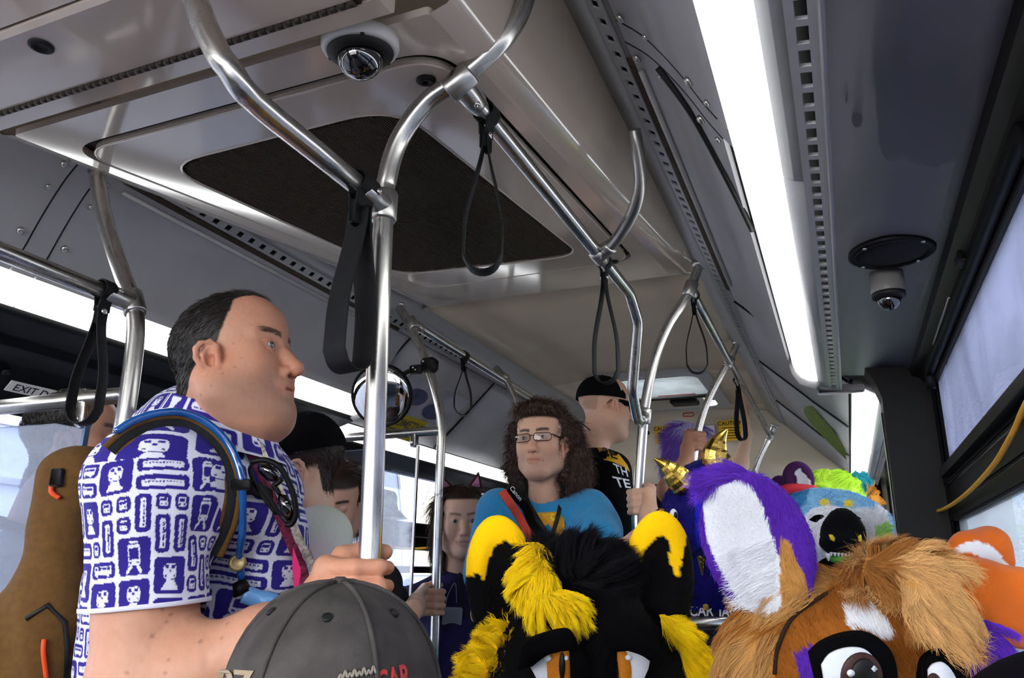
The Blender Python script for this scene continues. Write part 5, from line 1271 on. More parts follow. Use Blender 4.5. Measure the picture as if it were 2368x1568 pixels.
def cap_on(parent, T, m, brim_m, top=.118, brim=True, under=None, tilt=0.0, bill=.075, c0=(-.006, 0, .040), rad=(.105, .084, .084), seam=None, back=False):
    """six panel cap: dome with seams, button, eyelets and bill"""
    o, R, sc = T; B = np.asarray(R)
    if tilt:
        c_, s_ = math.cos(tilt), math.sin(tilt); B = np.array([B[0] * c_ - B[2] * s_, B[1], B[2] * c_ + B[0] * s_])
    def W(p): return np.asarray(o) + (np.asarray(p, float) * sc) @ B
    nu, nv = 72, 20; V = []
    for j in range(nv + 1):
        ph = j / nv * math.pi * .5
        for i in range(nu):
            a = 2 * math.pi * i / nu; sm = abs(((a * 3 / math.pi + .5) % 1) - .5)
            g = 1 - .020 * math.exp(-(sm / .05) ** 2) * math.cos(ph)
            rz = math.sin(ph) ** .92; rr_ = math.cos(ph) ** .86
            V.append(W((c0[0] + rad[0] * rr_ * math.cos(a) * g, c0[1] + rad[1] * rr_ * math.sin(a) * g, c0[2] - .022 + (rad[2] + .018) * rz * g)))
    F = grid_faces(nv + 1, nu, True).tolist()
    VV = np.array(V); inn = np.mean(VV, 0) + (VV - np.mean(VV, 0)) * .97
    d = part('cap', (VV, F), m, parent)
    part('cap_button', lathe([(.008 * sc, -.002), (.008 * sc, .003), (.004 * sc, .006)], W((c0[0], 0, c0[2] - .022 + rad[2] + .017)), B[2], 14), m, parent)
    for k in range(6):
        a = (k) * math.pi / 3; ph = .95; p = W((c0[0] + rad[0] * math.cos(ph) ** .86 * math.cos(a) * 1.0, rad[1] * math.cos(ph) ** .86 * math.sin(a), c0[2] - .022 + (rad[2] + .018) * math.sin(ph) ** .92)); n = unit(p - W(c0)); part('eyelet', lathe([(.004 * sc, -.001), (.0045 * sc, .001), (.002 * sc, .0012)], p, n, 10), M['blacksoft'], parent)
    if brim:
        rows = []; sg = -1 if back else 1
        for j in range(7):
            t = j / 6
            for i in range(17):
                a = (i / 16 - .5) * 2.5; x = c0[0] + sg * (rad[0] * math.cos(a) + bill * t * max(0.0, math.cos(a * 1.1)) ** .6); y = rad[1] * 1.0 * math.sin(a); rows.append(W((x, y, c0[2] - .022 - .010 * t - .9 * y * y * (1 + 2 * t) + .0)))
        rows = np.array(rows); g = grid_faces(7, 17).tolist(); n = len(rows); up = B[2] * .0035 * sc
        part('bill', (np.vstack([rows, rows - up]), g + [[i + n for i in q[::-1]] for q in g]), brim_m, parent)
    return W, B
def drape_text(s, bvh, quad, m, parent, lift=.003, bold=.01, name='lettering', fb=1.0):
    """flat print laid on cloth: the word is stretched into a four-cornered area (pixels) and dropped on the surface"""
    V, F = text_mesh(s, 1.0, bold, 3); lo, hi = V.min(0), V.max(0); U = (V - lo) / (hi - lo); tl, tr, br, bl = [np.asarray(q, float) for q in quad]
    P = (bl * (1 - U[:, :1]) + br * U[:, :1]) * (1 - U[:, 1:]) + (tl * (1 - U[:, :1]) + tr * U[:, :1]) * U[:, 1:]
    return part(name, (np.array([onto(bvh, x, y, lift, fb) for x, y in P]), F), m, parent, smooth=False)
def drape_poly(pts, bvh, m, parent, lift=.0025, name='print', fb=1.0, n=3):
    P = np.asarray(pts, float); c = P.mean(0); rings = [P * (1 - k / n) + c * k / n for k in range(n)]; V = [onto(bvh, x, y, lift, fb) for r in rings for x, y in r] + [onto(bvh, c[0], c[1], lift, fb)]
    k = len(P); F = grid_faces(n, k, True).tolist() + [[(n - 1) * k + i, (n - 1) * k + (i + 1) % k, n * k] for i in range(k)]
    return part(name, (np.array(V), F), m, parent, smooth=False)

# ---- curly haired man in the blue T-shirt
T7 = head_at(1233, 1010, 2.42, axes(-86, 1, 2), .97)
def hm7(L): return smooth01(.0, .01, L[:, 2] - .060 + np.maximum(0, .03 - L[:, 0]) * 1.5) * (L[:, 2] > -.09)
VFh, ch_, N7 = make_head(T7, SK1, .0034, jaw=.86, stub=.45, brow=(hexc('2a1c14'), .95), hairm=hm7, hcol=hexc('20140e'), nose=1.12)
S7r, S7l = PD(1150, 1180, 2.42), PD(1362, 1180, 2.45)
F7 = axes(-80)[0]; L7 = axes(-80)[1]
HP7 = PY(1478, 1162, 2.4)
e7 = unit(A(.80, -.35, 0)); g7 = unit(A(-.45, -.9, 0))
W7 = PD(1502, 1222, 2.25); E7l = PD(1400, 1300, 2.22); E7r = PD(1120, 1420, 2.40)
VFa, ca = limbs([([S7l, E7l + (S7l - E7l) * .2, PD(1425, 1300, 2.22), W7], [.052, .045, .042, .026]), ([S7r, E7r], [.052, .044])], .0042, SK1, [dict(c=HP7, u=(0, 0, 1), e=e7, g=g7, r=RR, sz=1.05, wrist=W7)])
p7 = person_root(join2(VFh, VFa), M['skin'], 'man with long curly brown hair and eyeglasses in a bright blue T-shirt', np.vstack([ch_, ca]), -1.12)
eyes(T7, p7, hexc('4a3a2a'), (1, -.18, -.03))
M['blueT'] = mat('bright_blue_tshirt', '2a8ec4', .85, 0, .06, 60, .35, 900, sheen=.2)
s7, B7 = torso_sdf(N7, -80, .195, .11)
s7.cone(S7l, E7l + (S7l - E7l) * .35, .068, .072, .05); s7.cone(S7r, S7r + (E7r - S7r) * .62, .068, .080, .05)
s7.noise(.006, 14, 2); s7.noise(.002, 34, 3)
s7.cone(N7 + A(0, 0, .12), N7 + A(0, 0, .012) + F7 * .022, .060, .050, .006, 's')
VFs = s7.mesh(.0052); part('shirt', VFs, M['blueT'], p7); SB7 = surf(VFs)
legs(p7, N7 - A(0, 0, .62), F7, -1.12, M['jeans'])
nk = [onto(SB7, x, y, .002, 2.4) for x, y in ((1214, 1144), (1228, 1153), (1248, 1158), (1270, 1152), (1286, 1142))]
M['print1'] = mat('orange_print', 'd99a1e', .7, 0, .25, 50); M['print2'] = mat('yellow_print', 'ead23a', .7, 0, .15, 50)
for pts, mm in ((((1228, 1196), (1245, 1186), (1290, 1184), (1305, 1200), (1308, 1222), (1296, 1250), (1286, 1240), (1290, 1215), (1272, 1202), (1250, 1206), (1240, 1226), (1222, 1215)), 'print1'), (((1254, 1190), (1286, 1188), (1283, 1205), (1262, 1204)), 'print2'), (((1222, 1228), (1240, 1226), (1236, 1244), (1222, 1240)), 'print1')): drape_poly(pts, SB7, M[mm], p7, .003, 'print', 2.4)
C7 = hexc('3c261b')
hs7 = hairshell(T7, [((-.03, 0, .045), (.098, .098, .088), .03), ((-.045, .085, -.03), (.055, .042, .09), .05), ((-.045, -.085, -.02), (.055, .040, .09), .05), ((-.05, .10, -.11), (.05, .045, .07), .05), ((-.05, -.09, -.10), (.045, .035, .06), .05), ((-.075, 0, -.06), (.05, .09, .11), .05), ((.035, 0, .105), (.05, .06, .03), .04)],
    [((.075, 0, -.02), (.075, .064, .095), .015), ((.09, 0, .03), (.05, .05, .055), .02)], .0055, .012)
part('hair', hs7, M['hair'], p7, col=np.tile(C7 * np.array(.75), (len(hs7[0]), 1)))
fur('hair_curls', hs7, p7, M['hair'], 9000, .055, lambda P, N: np.tile(A(0, 0, -.8), (len(P), 1)) + vnoise(P, 30, 5)[:, None] * A(.6, .3, 0), hairc(C7, .4), None, .0020, 5, .010, .5, .35, .35, 21, .0, 45)
fur('stray_hair', hs7, p7, M['hair'], 260, .085, lambda P, N: N + A(0, 0, -.5), hairc(C7, .3), None, .0009, 6, .016, .4, .9, .5, 22)
eyeglasses(T7, 'half rimmed eyeglasses on the curly-haired man in blue')
st = thing('camera_strap', 'orange-red and black camera strap across the blue T-shirt', 'strap', onto(SB7, 1210, 1200, .01, 2.4))
cs = spline([onto(SB7, x, y, .008, 2.4) for x, y in ((1160, 1140), (1176, 1165), (1196, 1195), (1216, 1225), (1240, 1260))], 6); csw = np.cross(np.gradient(cs, axis=0), -cs)
part('band', ribbon(cs, csw, .026, .003), mat('orange_red_band', 'd24a36', .6), st, label='orange-red strap band')
cs2 = spline([onto(SB7, x, y, .012, 2.4) for x, y in ((1178, 1128), (1196, 1152), (1215, 1180), (1234, 1212), (1262, 1255))], 6); csw = np.cross(np.gradient(cs2, axis=0), -cs2)
part('band', ribbon(cs2, csw, .026, .003), M['blackcloth'], st, label='black strap band')
axc = unit(cs2[8] - cs2[2]); part('lettering', text_on('Canon', cs2[4] + unit(-cs2[4]) * .004, axc, unit(np.cross(unit(-cs2[4]), axc)), .020, .0004, .001), M['white_label'], st, smooth=False)
def neck_lanyard(label, bvh, left, right, fb, m, tip=True, w=.013):
    t = thing('lanyard', label, 'lanyard', onto(bvh, *left[-1], .01, fb))
    for pts in (left, right):
        p = spline([onto(bvh, x, y, .008, fb) for x, y in pts], 5); part('band', ribbon(p, np.cross(np.gradient(p, axis=0), -p), w, .003), m, t)
    return t
M['lanyblack'] = mat('black_gold_lanyard', '14120c', .6, 0, .5, 90)
neck_lanyard('black lanyard round the neck of the man in the blue T-shirt', SB7, [(1203, 1112), (1212, 1140), (1228, 1172), (1250, 1210), (1272, 1246)], [(1304, 1120), (1300, 1150), (1292, 1190), (1282, 1222), (1274, 1246)], 2.4, M['lanyblack'])

# ---- man in black with a cap, seen from behind
T8 = head_at(1421, 943, 3.0, axes(40, -2, 0), 1.0, (.012, -.082, -.026))
def hm8(L): return smooth01(.02, .03, L[:, 2] + .25 * (L[:, 0] + .05) + .06 * (L[:, 0] < -.05)) * (L[:, 0] < .03) * .35
VFh, ch_, N8 = make_head(T8, SK1, .0042, hairm=hm8, hcol=hexc('5a4536'), fat=.012, stub=.2, red=.5)
N8 = N8 - A(0, 0, .0)
p8 = person_root(VFh, M['skin'], 'heavy man in a black cap and black T-shirt with lettering, seen from behind', ch_, -.94)
s8, B8 = torso_sdf(N8 - A(0, 0, .01), 30, .25, .15, belly=1.15); sh8 = N8 - A(0, 0, .10)
s8.cone(sh8 - B8[1] * .23, sh8 - B8[1] * .29 - A(0, 0, .24), .078, .085, .05); s8.cone(sh8 + B8[1] * .23, sh8 + B8[1] * .29 - A(0, 0, .24), .078, .085, .05)
s8.noise(.006, 10, 12); VFs = s8.mesh(.007); part('shirt', VFs, M['blackcloth'], p8); SB8 = surf(VFs)
legs(p8, N8 - A(0, 0, .66), B8[0], -.94, M['jeans'], .1, .1)
cap_on(p8, T8, M['blackcloth'], M['blackcloth'], rad=(.108, .088, .082))
M['gold'] = mat('gold_print', 'd7a01e', .7); M['whiteprint'] = mat('white_print', 'd8d8dc', .7)
drape_poly([(1379, 1031), (1402, 1036), (1430, 1052), (1448, 1075), (1455, 1092), (1420, 1070), (1395, 1064)], SB8, M['gold'], p8, .004, 'print_panel', 3.0)
drape_text('SE', SB8, [(1390, 1037), (1420, 1047), (1428, 1066), (1397, 1057)], M['ink'], p8, .008, .02, fb=3.0)
drape_text('TH', SB8, [(1416, 1072), (1446, 1084), (1450, 1104), (1424, 1094)], M['whiteprint'], p8, .006, .02, fb=3.0)
drape_text('TE', SB8, [(1415, 1102), (1452, 1110), (1456, 1130), (1426, 1128)], M['whiteprint'], p8, .006, .02, fb=3.0)
eyeglasses(T8, 'thin eyeglasses on the man in the black cap'); 
lb = thing('lanyard', 'dark lanyard cord round the neck of the man in the black cap', 'lanyard', onto(SB8, 1365, 1000, .01, 3.0))
pc8 = [onto(SB8, x, y, .010, 3.0) for x, y in ((1338, 975), (1352, 984), (1372, 1002), (1392, 1025), (1402, 1040))]; part('band', ribbon(spline(pc8, 4), _f, .010, .004), M['lanyblack'], lb)

# ---- purple haired person holding the farther pole
T9 = head_at(1602, 1036, 3.5, axes(5, -8, 0), .95, (.02, -.07, 0))
VFh, ch_, N9 = make_head(T9, SK2, .0055, fem=.8, hairm=lambda L: (L[:, 2] > .03).astype(float), hcol=hexc('5a3a9a'))
HP9 = PY(1617, 1022, 3.4); W9 = PD(1588, 1062, 3.26); E9 = PD(1545, 1135, 3.2); S9 = N9 - A(0, 0, .10) - axes(5)[1] * .15
HPr = PY(1742, 968, 4.25)
VFa, ca = limbs([([S9, E9, E9 + (W9 - E9) * .5, W9], [.050, .044, .040, .027])], .006, SK2, [dict(c=HP9, u=(0, 0, 1), e=unit(A(-.9, -.2, 0)), g=unit(A(.25, -1, 0)), r=RR, sz=1.12, wrist=W9)])
p9 = person_root(join2(VFh, VFa), M['skin'], 'person with long violet hair and bare shoulder holding the farther pole', np.vstack([ch_, ca]), -.94)
s9, B9 = torso_sdf(N9, 5, .17, .10); VFs = s9.mesh(.009); part('top', VFs, mat('denim_top', '5f7fae', .85, 0, .2, 40), p9)
legs(p9, N9 - A(0, 0, .60), B9[0], -.94, M['jeans'])
hv = hairshell(T9, [((-.012, 0, .045), (.105, .088, .088), .03), ((-.06, 0, -.05), (.055, .085, .12), .05), ((-.05, -.06, -.10), (.05, .04, .12), .04)], [((.085, 0, -.03), (.075, .07, .1), .01)], .006, .006)
LC = toloc(T9, hv[0]); vc = lambda P, rng=None: np.where((vnoise(P, 22, 8) > .1)[:, None], A(*hexc('cfc8f4')), A(*hexc('7a52c0'))) * (1 if rng is None else (1 + rng.normal(0, .2, (len(P), 1))))
part('hair', hv, M['hair'], p9, col=vc(hv[0]))
fur('hair_strands', hv, p9, M['hair'], 5000, .09, lambda P, N: np.tile(A(-.25, 0, -1.0), (len(P), 1)), lambda P, rng: np.clip(vc(P, rng), 0, 1), None, .0024, 4, .004, .3, .15, .12, 31)
# ---- person whose raised arm holds the far right rail
T10 = head_at(1652, 1140, 3.95, axes(-60, 0, 0), .95)
VFh, ch_, N10 = make_head(T10, SK3, .008, fem=.5, hairm=lambda L: (L[:, 2] > .04).astype(float), hcol=hexc('2a1c14'))
W10 = PD(1728, 1005, 4.10); E10 = PD(1700, 1120, 4.0); S10 = N10 - A(0, 0, .10) + axes(-60)[1] * .15
hp10 = a0 + (a1 - a0) * ((4.22 - a0[1]) / (a1[1] - a0[1]))
VFa, ca = limbs([([S10, E10, E10 + (W10 - E10) * .4, W10], [.048, .042, .040, .027])], .007, SK3, [dict(c=hp10, u=unit(a1 - a0), e=unit(A(-.15, -.4, -.9)), g=unit(A(-1, 0, .1)), r=RR, sz=1.0, wrist=W10)])
p10 = person_root(join2(VFh, VFa), M['skin'], 'person mostly hidden, one bare arm raised to the far right rail', np.vstack([ch_, ca]), -.94)
s10, B10 = torso_sdf(N10, -60, .17, .10); part('top', s10.mesh(.012), M['blackcloth'], p10); legs(p10, N10 - A(0, 0, .60), B10[0], -.94, M['jeans'])
hv = hairshell(T10, [((-.012, 0, .045), (.105, .088, .088), .03)], [((.085, 0, -.03), (.075, .07, .1), .01)], .008, .004); part('hair', hv, M['hair'], p10, col=np.tile(A(*hexc('2a1c14')), (len(hv[0]), 1)))

# ---- man looking down, long dark hair, one hand on the mirror pole
T4 = head_at(766, 1178, 2.28, axes(-60, -22, -3), .98)
def hm4(L): return smooth01(.0, .012, L[:, 2] - .055 + np.maximum(0, .02 - L[:, 0]) * 1.3)
VFh, ch_, N4 = make_head(T4, SK1, .0036, True, stub=.25, brow=(hexc('2d1f17'), .95), hairm=hm4, hcol=hexc('241710'))
HPB = PY(1007, 1392, 2.4) ; HPB = PB[-1] + (PB[-2] - PB[-1]) * ((HPB[2] - PB[-1][2]) / (PB[-2][2] - PB[-1][2]))
F4 = axes(-60)[0]; L4 = axes(-60)[1]; S4 = PD(880, 1350, 2.25); W4 = PD(950, 1415, 2.16); E4 = PD(840, 1520, 2.08)
VFa, ca = limbs([([S4, E4, E4 + (W4 - E4) * .4, W4], [.05, .044, .040, .027])], .0042, SK1, [dict(c=HPB, u=(0, 0, 1), e=unit(A(-.75, -.65, 0)), g=unit(A(.5, -.85, 0)), r=RR, sz=1.12, wrist=W4)])
p4 = person_root(join2(VFh, VFa), M['skin'], 'long dark-haired man looking down, one hand on the mirror pole', np.vstack([ch_, ca]), -1.3)
lidc = hexc('b98468')
s4_, B4 = torso_sdf(N4 - A(0, 0, .015), -60, .195, .115); s4_.cone(S4, S4 + (E4 - S4) * .9, .064, .058, .05); s4_.noise(.005, 14, 21)
VFs = s4_.mesh(.007); part('shirt', VFs, mat('dark_charcoal_shirt', '15161b', .85, 0, .2, 60), p4); legs(p4, N4 - A(0, 0, .62), F4, -1.3, M['jeans'])
hv = hairshell(T4, [((-.014, 0, .040), (.104, .086, .087), .03), ((-.05, .070, -.03), (.045, .022, .09), .03), ((-.05, -.070, -.03), (.045, .022, .09), .03), ((-.065, 0, -.05), (.045, .075, .10), .04)], [((.082, 0, -.035), (.072, .066, .098), .012), ((.10, 0, .03), (.05, .055, .03), .02)], .0048, .003)
part('hair', hv, M['hair'], p4, col=np.tile(A(*hexc('241710')), (len(hv[0]), 1)))
fur('hair_strands', hv, p4, M['hair'], 4500, .07, lambda P, N: np.tile(A(0, 0, -.6), (len(P), 1)) - (np.tile(A(1, 0, 0), (len(P), 1)) @ T4[1]) * .6, hairc(hexc('33221a'), .35), lambda c: toloc(T4, c)[:, 0] < .045, .0016, 4, .001, .25, .12, .10, 41)

# ---- person in a black cap and a tie-dye shirt
T3 = head_at(688, 1096, 1.72, axes(214, -16, 0), .98, (.012, .082, -.026))
def hm3(L): return smooth01(-.004, .008, L[:, 2] + .016 - .5 * np.maximum(0, -.01 - L[:, 0]) * 0) * (L[:, 0] < .04) * (np.abs(L[:, 1]) < .078) + ((L[:, 0] < -.035) & (L[:, 2] > -.075)).astype(float)
VFh, ch_, N3 = make_head(T3, SK3, .0036, hairm=lambda L: np.clip(hm3(L), 0, 1), hcol=hexc('2a1b14'), red=.4, brow=(hexc('3a281e'), .7))
p3 = person_root(VFh, M['skin'], 'person in a black cap and pale tie-dye shirt behind the patterned shirt', ch_, -1.3)
eyes(T3, p3, hexc('4a3a2a')); fur('hair', VFh, p3, M['hair'], 3500, .018, lambda P, N: np.tile(A(0, 0, -.8), (len(P), 1)) - np.tile(T3[1][0], (len(P), 1)) * .5, hairc(hexc('33221a'), .4), lambda c: hm3(toloc(T3, c)) > .5, .0011, 3, .002, .4, .3, .25, 51)
s3_, B3 = torso_sdf(N3 - A(0, 0, .02), 214, .20, .12); S3 = PD(735, 1245, 1.66)
s3_.cone(S3, S3 - A(0, 0, .22) + B3[1] * .03, .072, .075, .06); s3_.noise(.005, 12, 31); VFs = s3_.mesh(.0055)
v = VFs[0]; n1, n2 = vnoise(v, 9, 3), vnoise(v, 11, 7); base = np.tile(A(*hexc('d5d8cc')), (len(v), 1)); a = smooth01(0, .6, n1)[:, None] * .55; base = base * (1 - a) + A(*hexc('dcbccf')) * a; a = smooth01(.1, .7, n2)[:, None] * .6; base = base * (1 - a) + A(*hexc('cfe0a8')) * a
part('shirt', VFs, M['cloth'], p3, col=base, label='pale pink and green tie-dye shirt'); SB3 = surf(VFs); legs(p3, N3 - A(0, 0, .62), B3[0], -1.3, M['jeans'])
part('sleeve_seam', tube(spline([onto(SB3, x, y, .0005, 1.65) for x, y in ((668, 1230), (700, 1250), (722, 1285), (730, 1330), (730, 1360))], 6), .0014, 6), mat('pink_seam', 'b98a96', .8), p3)
cap_on(p3, T3, M['blackcloth'], mat('grey_bill', '8d9490', .7), rad=(.108, .090, .090), c0=(-.004, 0, .044), bill=.07)
eyeglasses(T3, 'thin eyeglasses of the person in the tie-dye shirt')
w_ = lambda p: T3[0] + (np.asarray(p) * T3[2]) @ np.asarray(T3[1])
part('cap_patch', prism(rrect(.05, .04, .008), w_((.107, .0, .070)), T3[1][1], unit(T3[1][2] - T3[1][0] * .3), unit(T3[1][0]), .004), mat('pale_blue_patch', '6fa9c9', .7), p3, smooth=False)

# ---- woman with long brown hair and a cat ear headband
T6 = head_at(1073, 1204, 2.62, axes(-56, -4, 3), .95)
def hm6(L): return smooth01(.0, .01, L[:, 2] - .070 + np.maximum(0, .03 - L[:, 0]) * 1.4)
VFh, ch_, N6 = make_head(T6, SK3, .0038, fem=1.0, brow=(hexc('4a3328'), .7), hairm=hm6, hcol=hexc('2b1b14'), jaw=.94)
p6 = person_root(VFh, M['skin'], 'woman with long brown hair and a cat ear headband in navy', ch_, -1.3)
eyes(T6, p6, hexc('3a2a1e')); s6_, B6 = torso_sdf(N6 - A(0, 0, .01), -60, .18, .115); s6_.noise(.005, 14, 23); VFs = s6_.mesh(.007); part('top', VFs, mat('navy_purple_top', '201a4a', .85, 0, .2, 60), p6); SB6 = surf(VFs); legs(p6, N6 - A(0, 0, .62), B6[0], -1.3, M['jeans'])
hv = hairshell(T6, [((-.010, 0, .040), (.104, .088, .090), .03), ((-.035, .075, -.07), (.045, .028, .14), .03), ((-.035, -.075, -.07), (.045, .028, .14), .03), ((-.02, .085, -.20), (.04, .03, .10), .05), ((-.065, 0, -.07), (.045, .085, .15), .04)], [((.085, 0, -.030), (.072, .068, .105), .012)], .005, .003)
part('hair', hv, M['hair'], p6, col=np.tile(A(*hexc('2b1b14')), (len(hv[0]), 1)))
fur('hair_strands', hv, p6, M['hair'], 4500, .10, lambda P, N: np.tile(A(0, 0, -1.0), (len(P), 1)), hairc(hexc('3a261b'), .35), lambda c: toloc(T6, c)[:, 0] < .040, .0018, 4, .002, .25, .12, .10, 61)
hb = thing('cat_ear_headband', 'brown cat ear headband with pink lining on the woman in navy', 'headband', PD(1050, 1165, 2.3))
def catear(c, up, side, n, w, h, m, inner, parent):
    c = np.asarray(c, float)
    V, F = prism(round_poly([(-w / 2, 0), (w / 2, 0), (.1 * w, h)], w * .12), c, side, up, n, .012, .003); part('ear', (V, F), m, parent)
    V, F = prism(round_poly([(-w * .3, h * .06), (w * .3, h * .06), (.06 * w, h * .72)], w * .1), c + n * .011, side, up, n, .003); part('ear_lining', (V, F), inner, parent)
M['brownfelt'] = mat('brown_felt', '3a2320', .9, 0, .2, 80); M['pinkfelt'] = mat('pink_felt', 'd58ab0', .9)
for y in (1, -1): catear(T6[0] + (A(.0, y * -.055, .118) * .95) @ T6[1], unit(T6[1][2] + T6[1][1] * -y * .35), unit(T6[1][1] * -1 + T6[1][2] * -.2 * y), T6[1][0], .055, .06, M['brownfelt'], M['pinkfelt'], hb)
part('band', tube(np.array([T6[0] + (A(0, .098 * math.cos(a), .03 + .098 * math.sin(a)) * .95) @ T6[1] for a in np.linspace(0, math.pi, 24)]), .004, 8), M['brownfelt'], hb)
neck_lanyard('narrow yellow and black lanyard on the woman in navy', SB6, [(1062, 1320), (1064, 1370), (1068, 1430)], [(1090, 1320), (1082, 1370), (1070, 1430)], 2.3, M['lanyblack'], w=.010)
M['maskgrey'] = mat('grey_mask_cloth', '8f96a4', .8)
msk = thing('face_mask', 'white face mask hanging in front of the woman in navy', 'mask', onto(SB6, 1046, 1425, .015, 2.5))
part('panel', prism(round_poly([(-.035, -.03), (.03, -.035), (.035, .028), (-.03, .03)], .01), onto(SB6, 1046, 1425, .004, 2.5), _R, _U, -_f, .008, .002), M['maskgrey'], msk); part('loop', tube(spline([onto(SB6, x, y, .006, 2.5) for x, y in ((1030, 1410), (1035, 1380), (1052, 1350), (1056, 1395))], 5), .0015, 6), M['maskgrey'], msk)
# ---- person in a bucket hat behind the glass
T5 = head_at(868, 1205, 3.0, axes(30, -4, 0), 1.0, (.02, -.05, 0))
VFh, ch_, N5 = make_head(T5, hexc('8a5c48'), .0055, stub=.7, hairm=lambda L: ((L[:, 2] > .03) | (L[:, 0] < -.03)).astype(float), hcol=hexc('2c1c14'))
p5 = person_root(VFh, M['skin'], 'person in a bucket hat and sunglasses behind the glass partition', ch_, -.94)
s5_, B5 = torso_sdf(N5, 30, .19, .11); part('shirt', s5_.mesh(.01), M['blackcloth'], p5); legs(p5, N5 - A(0, 0, .60), B5[0], -.94, M['jeans'])
w_ = lambda p: T5[0] + np.asarray(p) @ np.asarray(T5[1])
part('bucket_hat', lathe([(.150, .022), (.118, .050), (.104, .056), (.100, .105), (.088, .122), (.05, .128), (.0, .129)], T5[0] - T5[1][0] * .008, T5[1][2], 36), mat('mottled_grey_hat', '8c9684', .85, 0, .35, 40), p5)
sgl = thing('sunglasses', 'dark sunglasses on the person in the bucket hat', 'sunglasses', w_((.1, 0, 0)))
for y in (1, -1): part('lens', prism(rrect(.052, .036, .014), w_((.106, y * .033, -.002)), T5[1][1], T5[1][2], T5[1][0], .004), M['lens'], sgl); part('temple', tube(np.array([w_((.10, y * .06, .006)), w_((0, y * .083, .004))]), .003, 6), M['black'], sgl)
# ---- young man behind the smoked partition
T2 = head_at(150, 1030, 1.76, axes(36, 6, 0), 1.0, (.012, -.082, -.026))
def hm2(L): return hair_mask_m(L + A(-.012, 0, -.0))
VFh, ch_, N2 = make_head(T2, SK2, .0036, stub=.2, hairm=lambda L: hair_mask_m(L), hcol=hexc('1a130f'), brow=(hexc('2a1c16'), .8))
p2 = person_root(VFh, M['skin'], 'young man with short dark hair behind the smoked partition at left', ch_, -1.3)
eyes(T2, p2, hexc('3a2a1e')); fur('hair', VFh, p2, M['hair'], 5000, .016, lambda P, N: N + A(0, 0, .2), hairc(hexc('1d1511'), .4), lambda c: hair_mask_m(toloc(T2, c)) > .6, .0013, 2, .003, .5, .8, .35, 71)
s2_, B2 = torso_sdf(N2 - A(0, 0, .03), 36, .20, .12); s2_.noise(.005, 12, 41); VFs = s2_.mesh(.007); part('shirt', VFs, mat('grey_tshirt', '6f7680', .85, 0, .1, 60), p2); SB2 = surf(VFs); legs(p2, N2 - A(0, 0, .62), B2[0], -1.3, M['jeans'])
part('neckband', tube(np.array([N2 + A(0, 0, -.008) + (math.cos(a) * B2[0] + math.sin(a) * B2[1]) * .075 + A(0, 0, -.02) * math.cos(a) for a in np.linspace(0, 2 * np.pi, 30)]), .013, 8, False), mat('navy_collar', '1d2236', .8), p2)

# ---- seated person in a worn dark cap, nearest the viewer, and the dark headwear at the lower right corner
T11 = (PD(757, 1762, .655), axes(-62, -4, 0), 1.0)
VFh, ch_, N11 = make_head(T11, SK2, .005, stub=.3, brow=(hexc('3a281e'), .8), hairm=lambda L: (L[:, 2] > .03).astype(float), hcol=hexc('2c2018'))
p11 = person_root(VFh, M['skin'], 'seated person in a worn charcoal cap, nearest the viewer', ch_, -1.3); eyes(T11, p11, hexc('3a2a1e'))
M['worncap'] = mat('worn_charcoal_twill', '4b4745', .95, 0, .32, 22, .5, 1100, spec=.08)
W11, B11 = cap_on(p11, T11, M['worncap'], M['worncap'], rad=(.110, .0955, .104), c0=(-.004, 0, .046), bill=.075)
capm = [o for o in p11.children if o.name.startswith('cap') and len(o.data.vertices) > 500][0]
VC = np.array([v.co[:] for v in capm.data.vertices]) + ROOT[capm]; SC = surf((VC, [list(p.vertices) for p in capm.data.polygons]))
for k in range(6):
    a = math.pi / 6 + k * math.pi / 3
    pts = [snap(SC, W11((-.004 + .110 * math.cos(t) * math.cos(a), .0955 * math.cos(t) * math.sin(a), .024 + .122 * math.sin(t))), .0012) for t in np.linspace(.05, 1.5, 12)]
    part('cap_seam', tube(np.array(pts), .0022, 6), M['worncap'], p11)
drape_text('CAR', SC, [(868, 1553), (942, 1533), (952, 1590), (872, 1608)], mat('red_stitching', 'b5393a', .8), p11, .0015, .03, 'lettering', .66)
sq = [(782 + 84 * t, 1572 - 14 * t - (9 + 7 * ((k // 2) % 2)) * (k % 2)) for k, t in enumerate(np.linspace(0, 1, 17))]; part('script_stitching', tube(spline([onto(SC, x, y, .002, .66) for x, y in sq], 4), .0011, 6), mat('tan_stitching', '8f877a', .8), p11)
drape_text('97', SC, [(500, 1546), (590, 1552), (588, 1610), (500, 1600)], mat('tan_stitching', '9c8a70', .8), p11, .0015, .03, 'lettering', .66)
s11, B11b = torso_sdf(N11, -62, .20, .12); part('shirt', s11.mesh(.012), M['blackcloth'], p11)
def sit(parent, N, az, z0=-1.3, m=None):
    B = axes(az); hip = N - A(0, 0, .60); legs(parent, A(hip[0], hip[1], max(hip[2], z0 + .50)), B[0], z0, m or M['jeans'], .09, .08, .36)
sit(p11, N11, -62)
T13 = (PD(2612, 2046, .45), axes(-95, 0, 0), 1.0)
VFh, ch_, N13 = make_head(T13, SK2, .006, hairm=lambda L: (L[:, 2] > .02).astype(float), hcol=hexc('15121a'))
p13 = person_root(VFh, M['skin'], 'person in a smooth dark plum beanie at the lower right corner', ch_, -1.3)
hv = hairshell(T13, [((-.008, 0, .035), (.112, .098, .095), .03)], [((.09, 0, -.06), (.08, .1, .09), .01)], .006, .0); part('beanie', hv, mat('dark_plum_beanie', '0d0a10', .95, 0, .15, 70, spec=.05), p13)
s13, _b = torso_sdf(N13 - A(.10, 0, 0), -95, .11, .10); part('shirt', s13.mesh(.014), M['blackcloth'], p13); sit(p13, N13 - A(.12, 0, 0), -95)

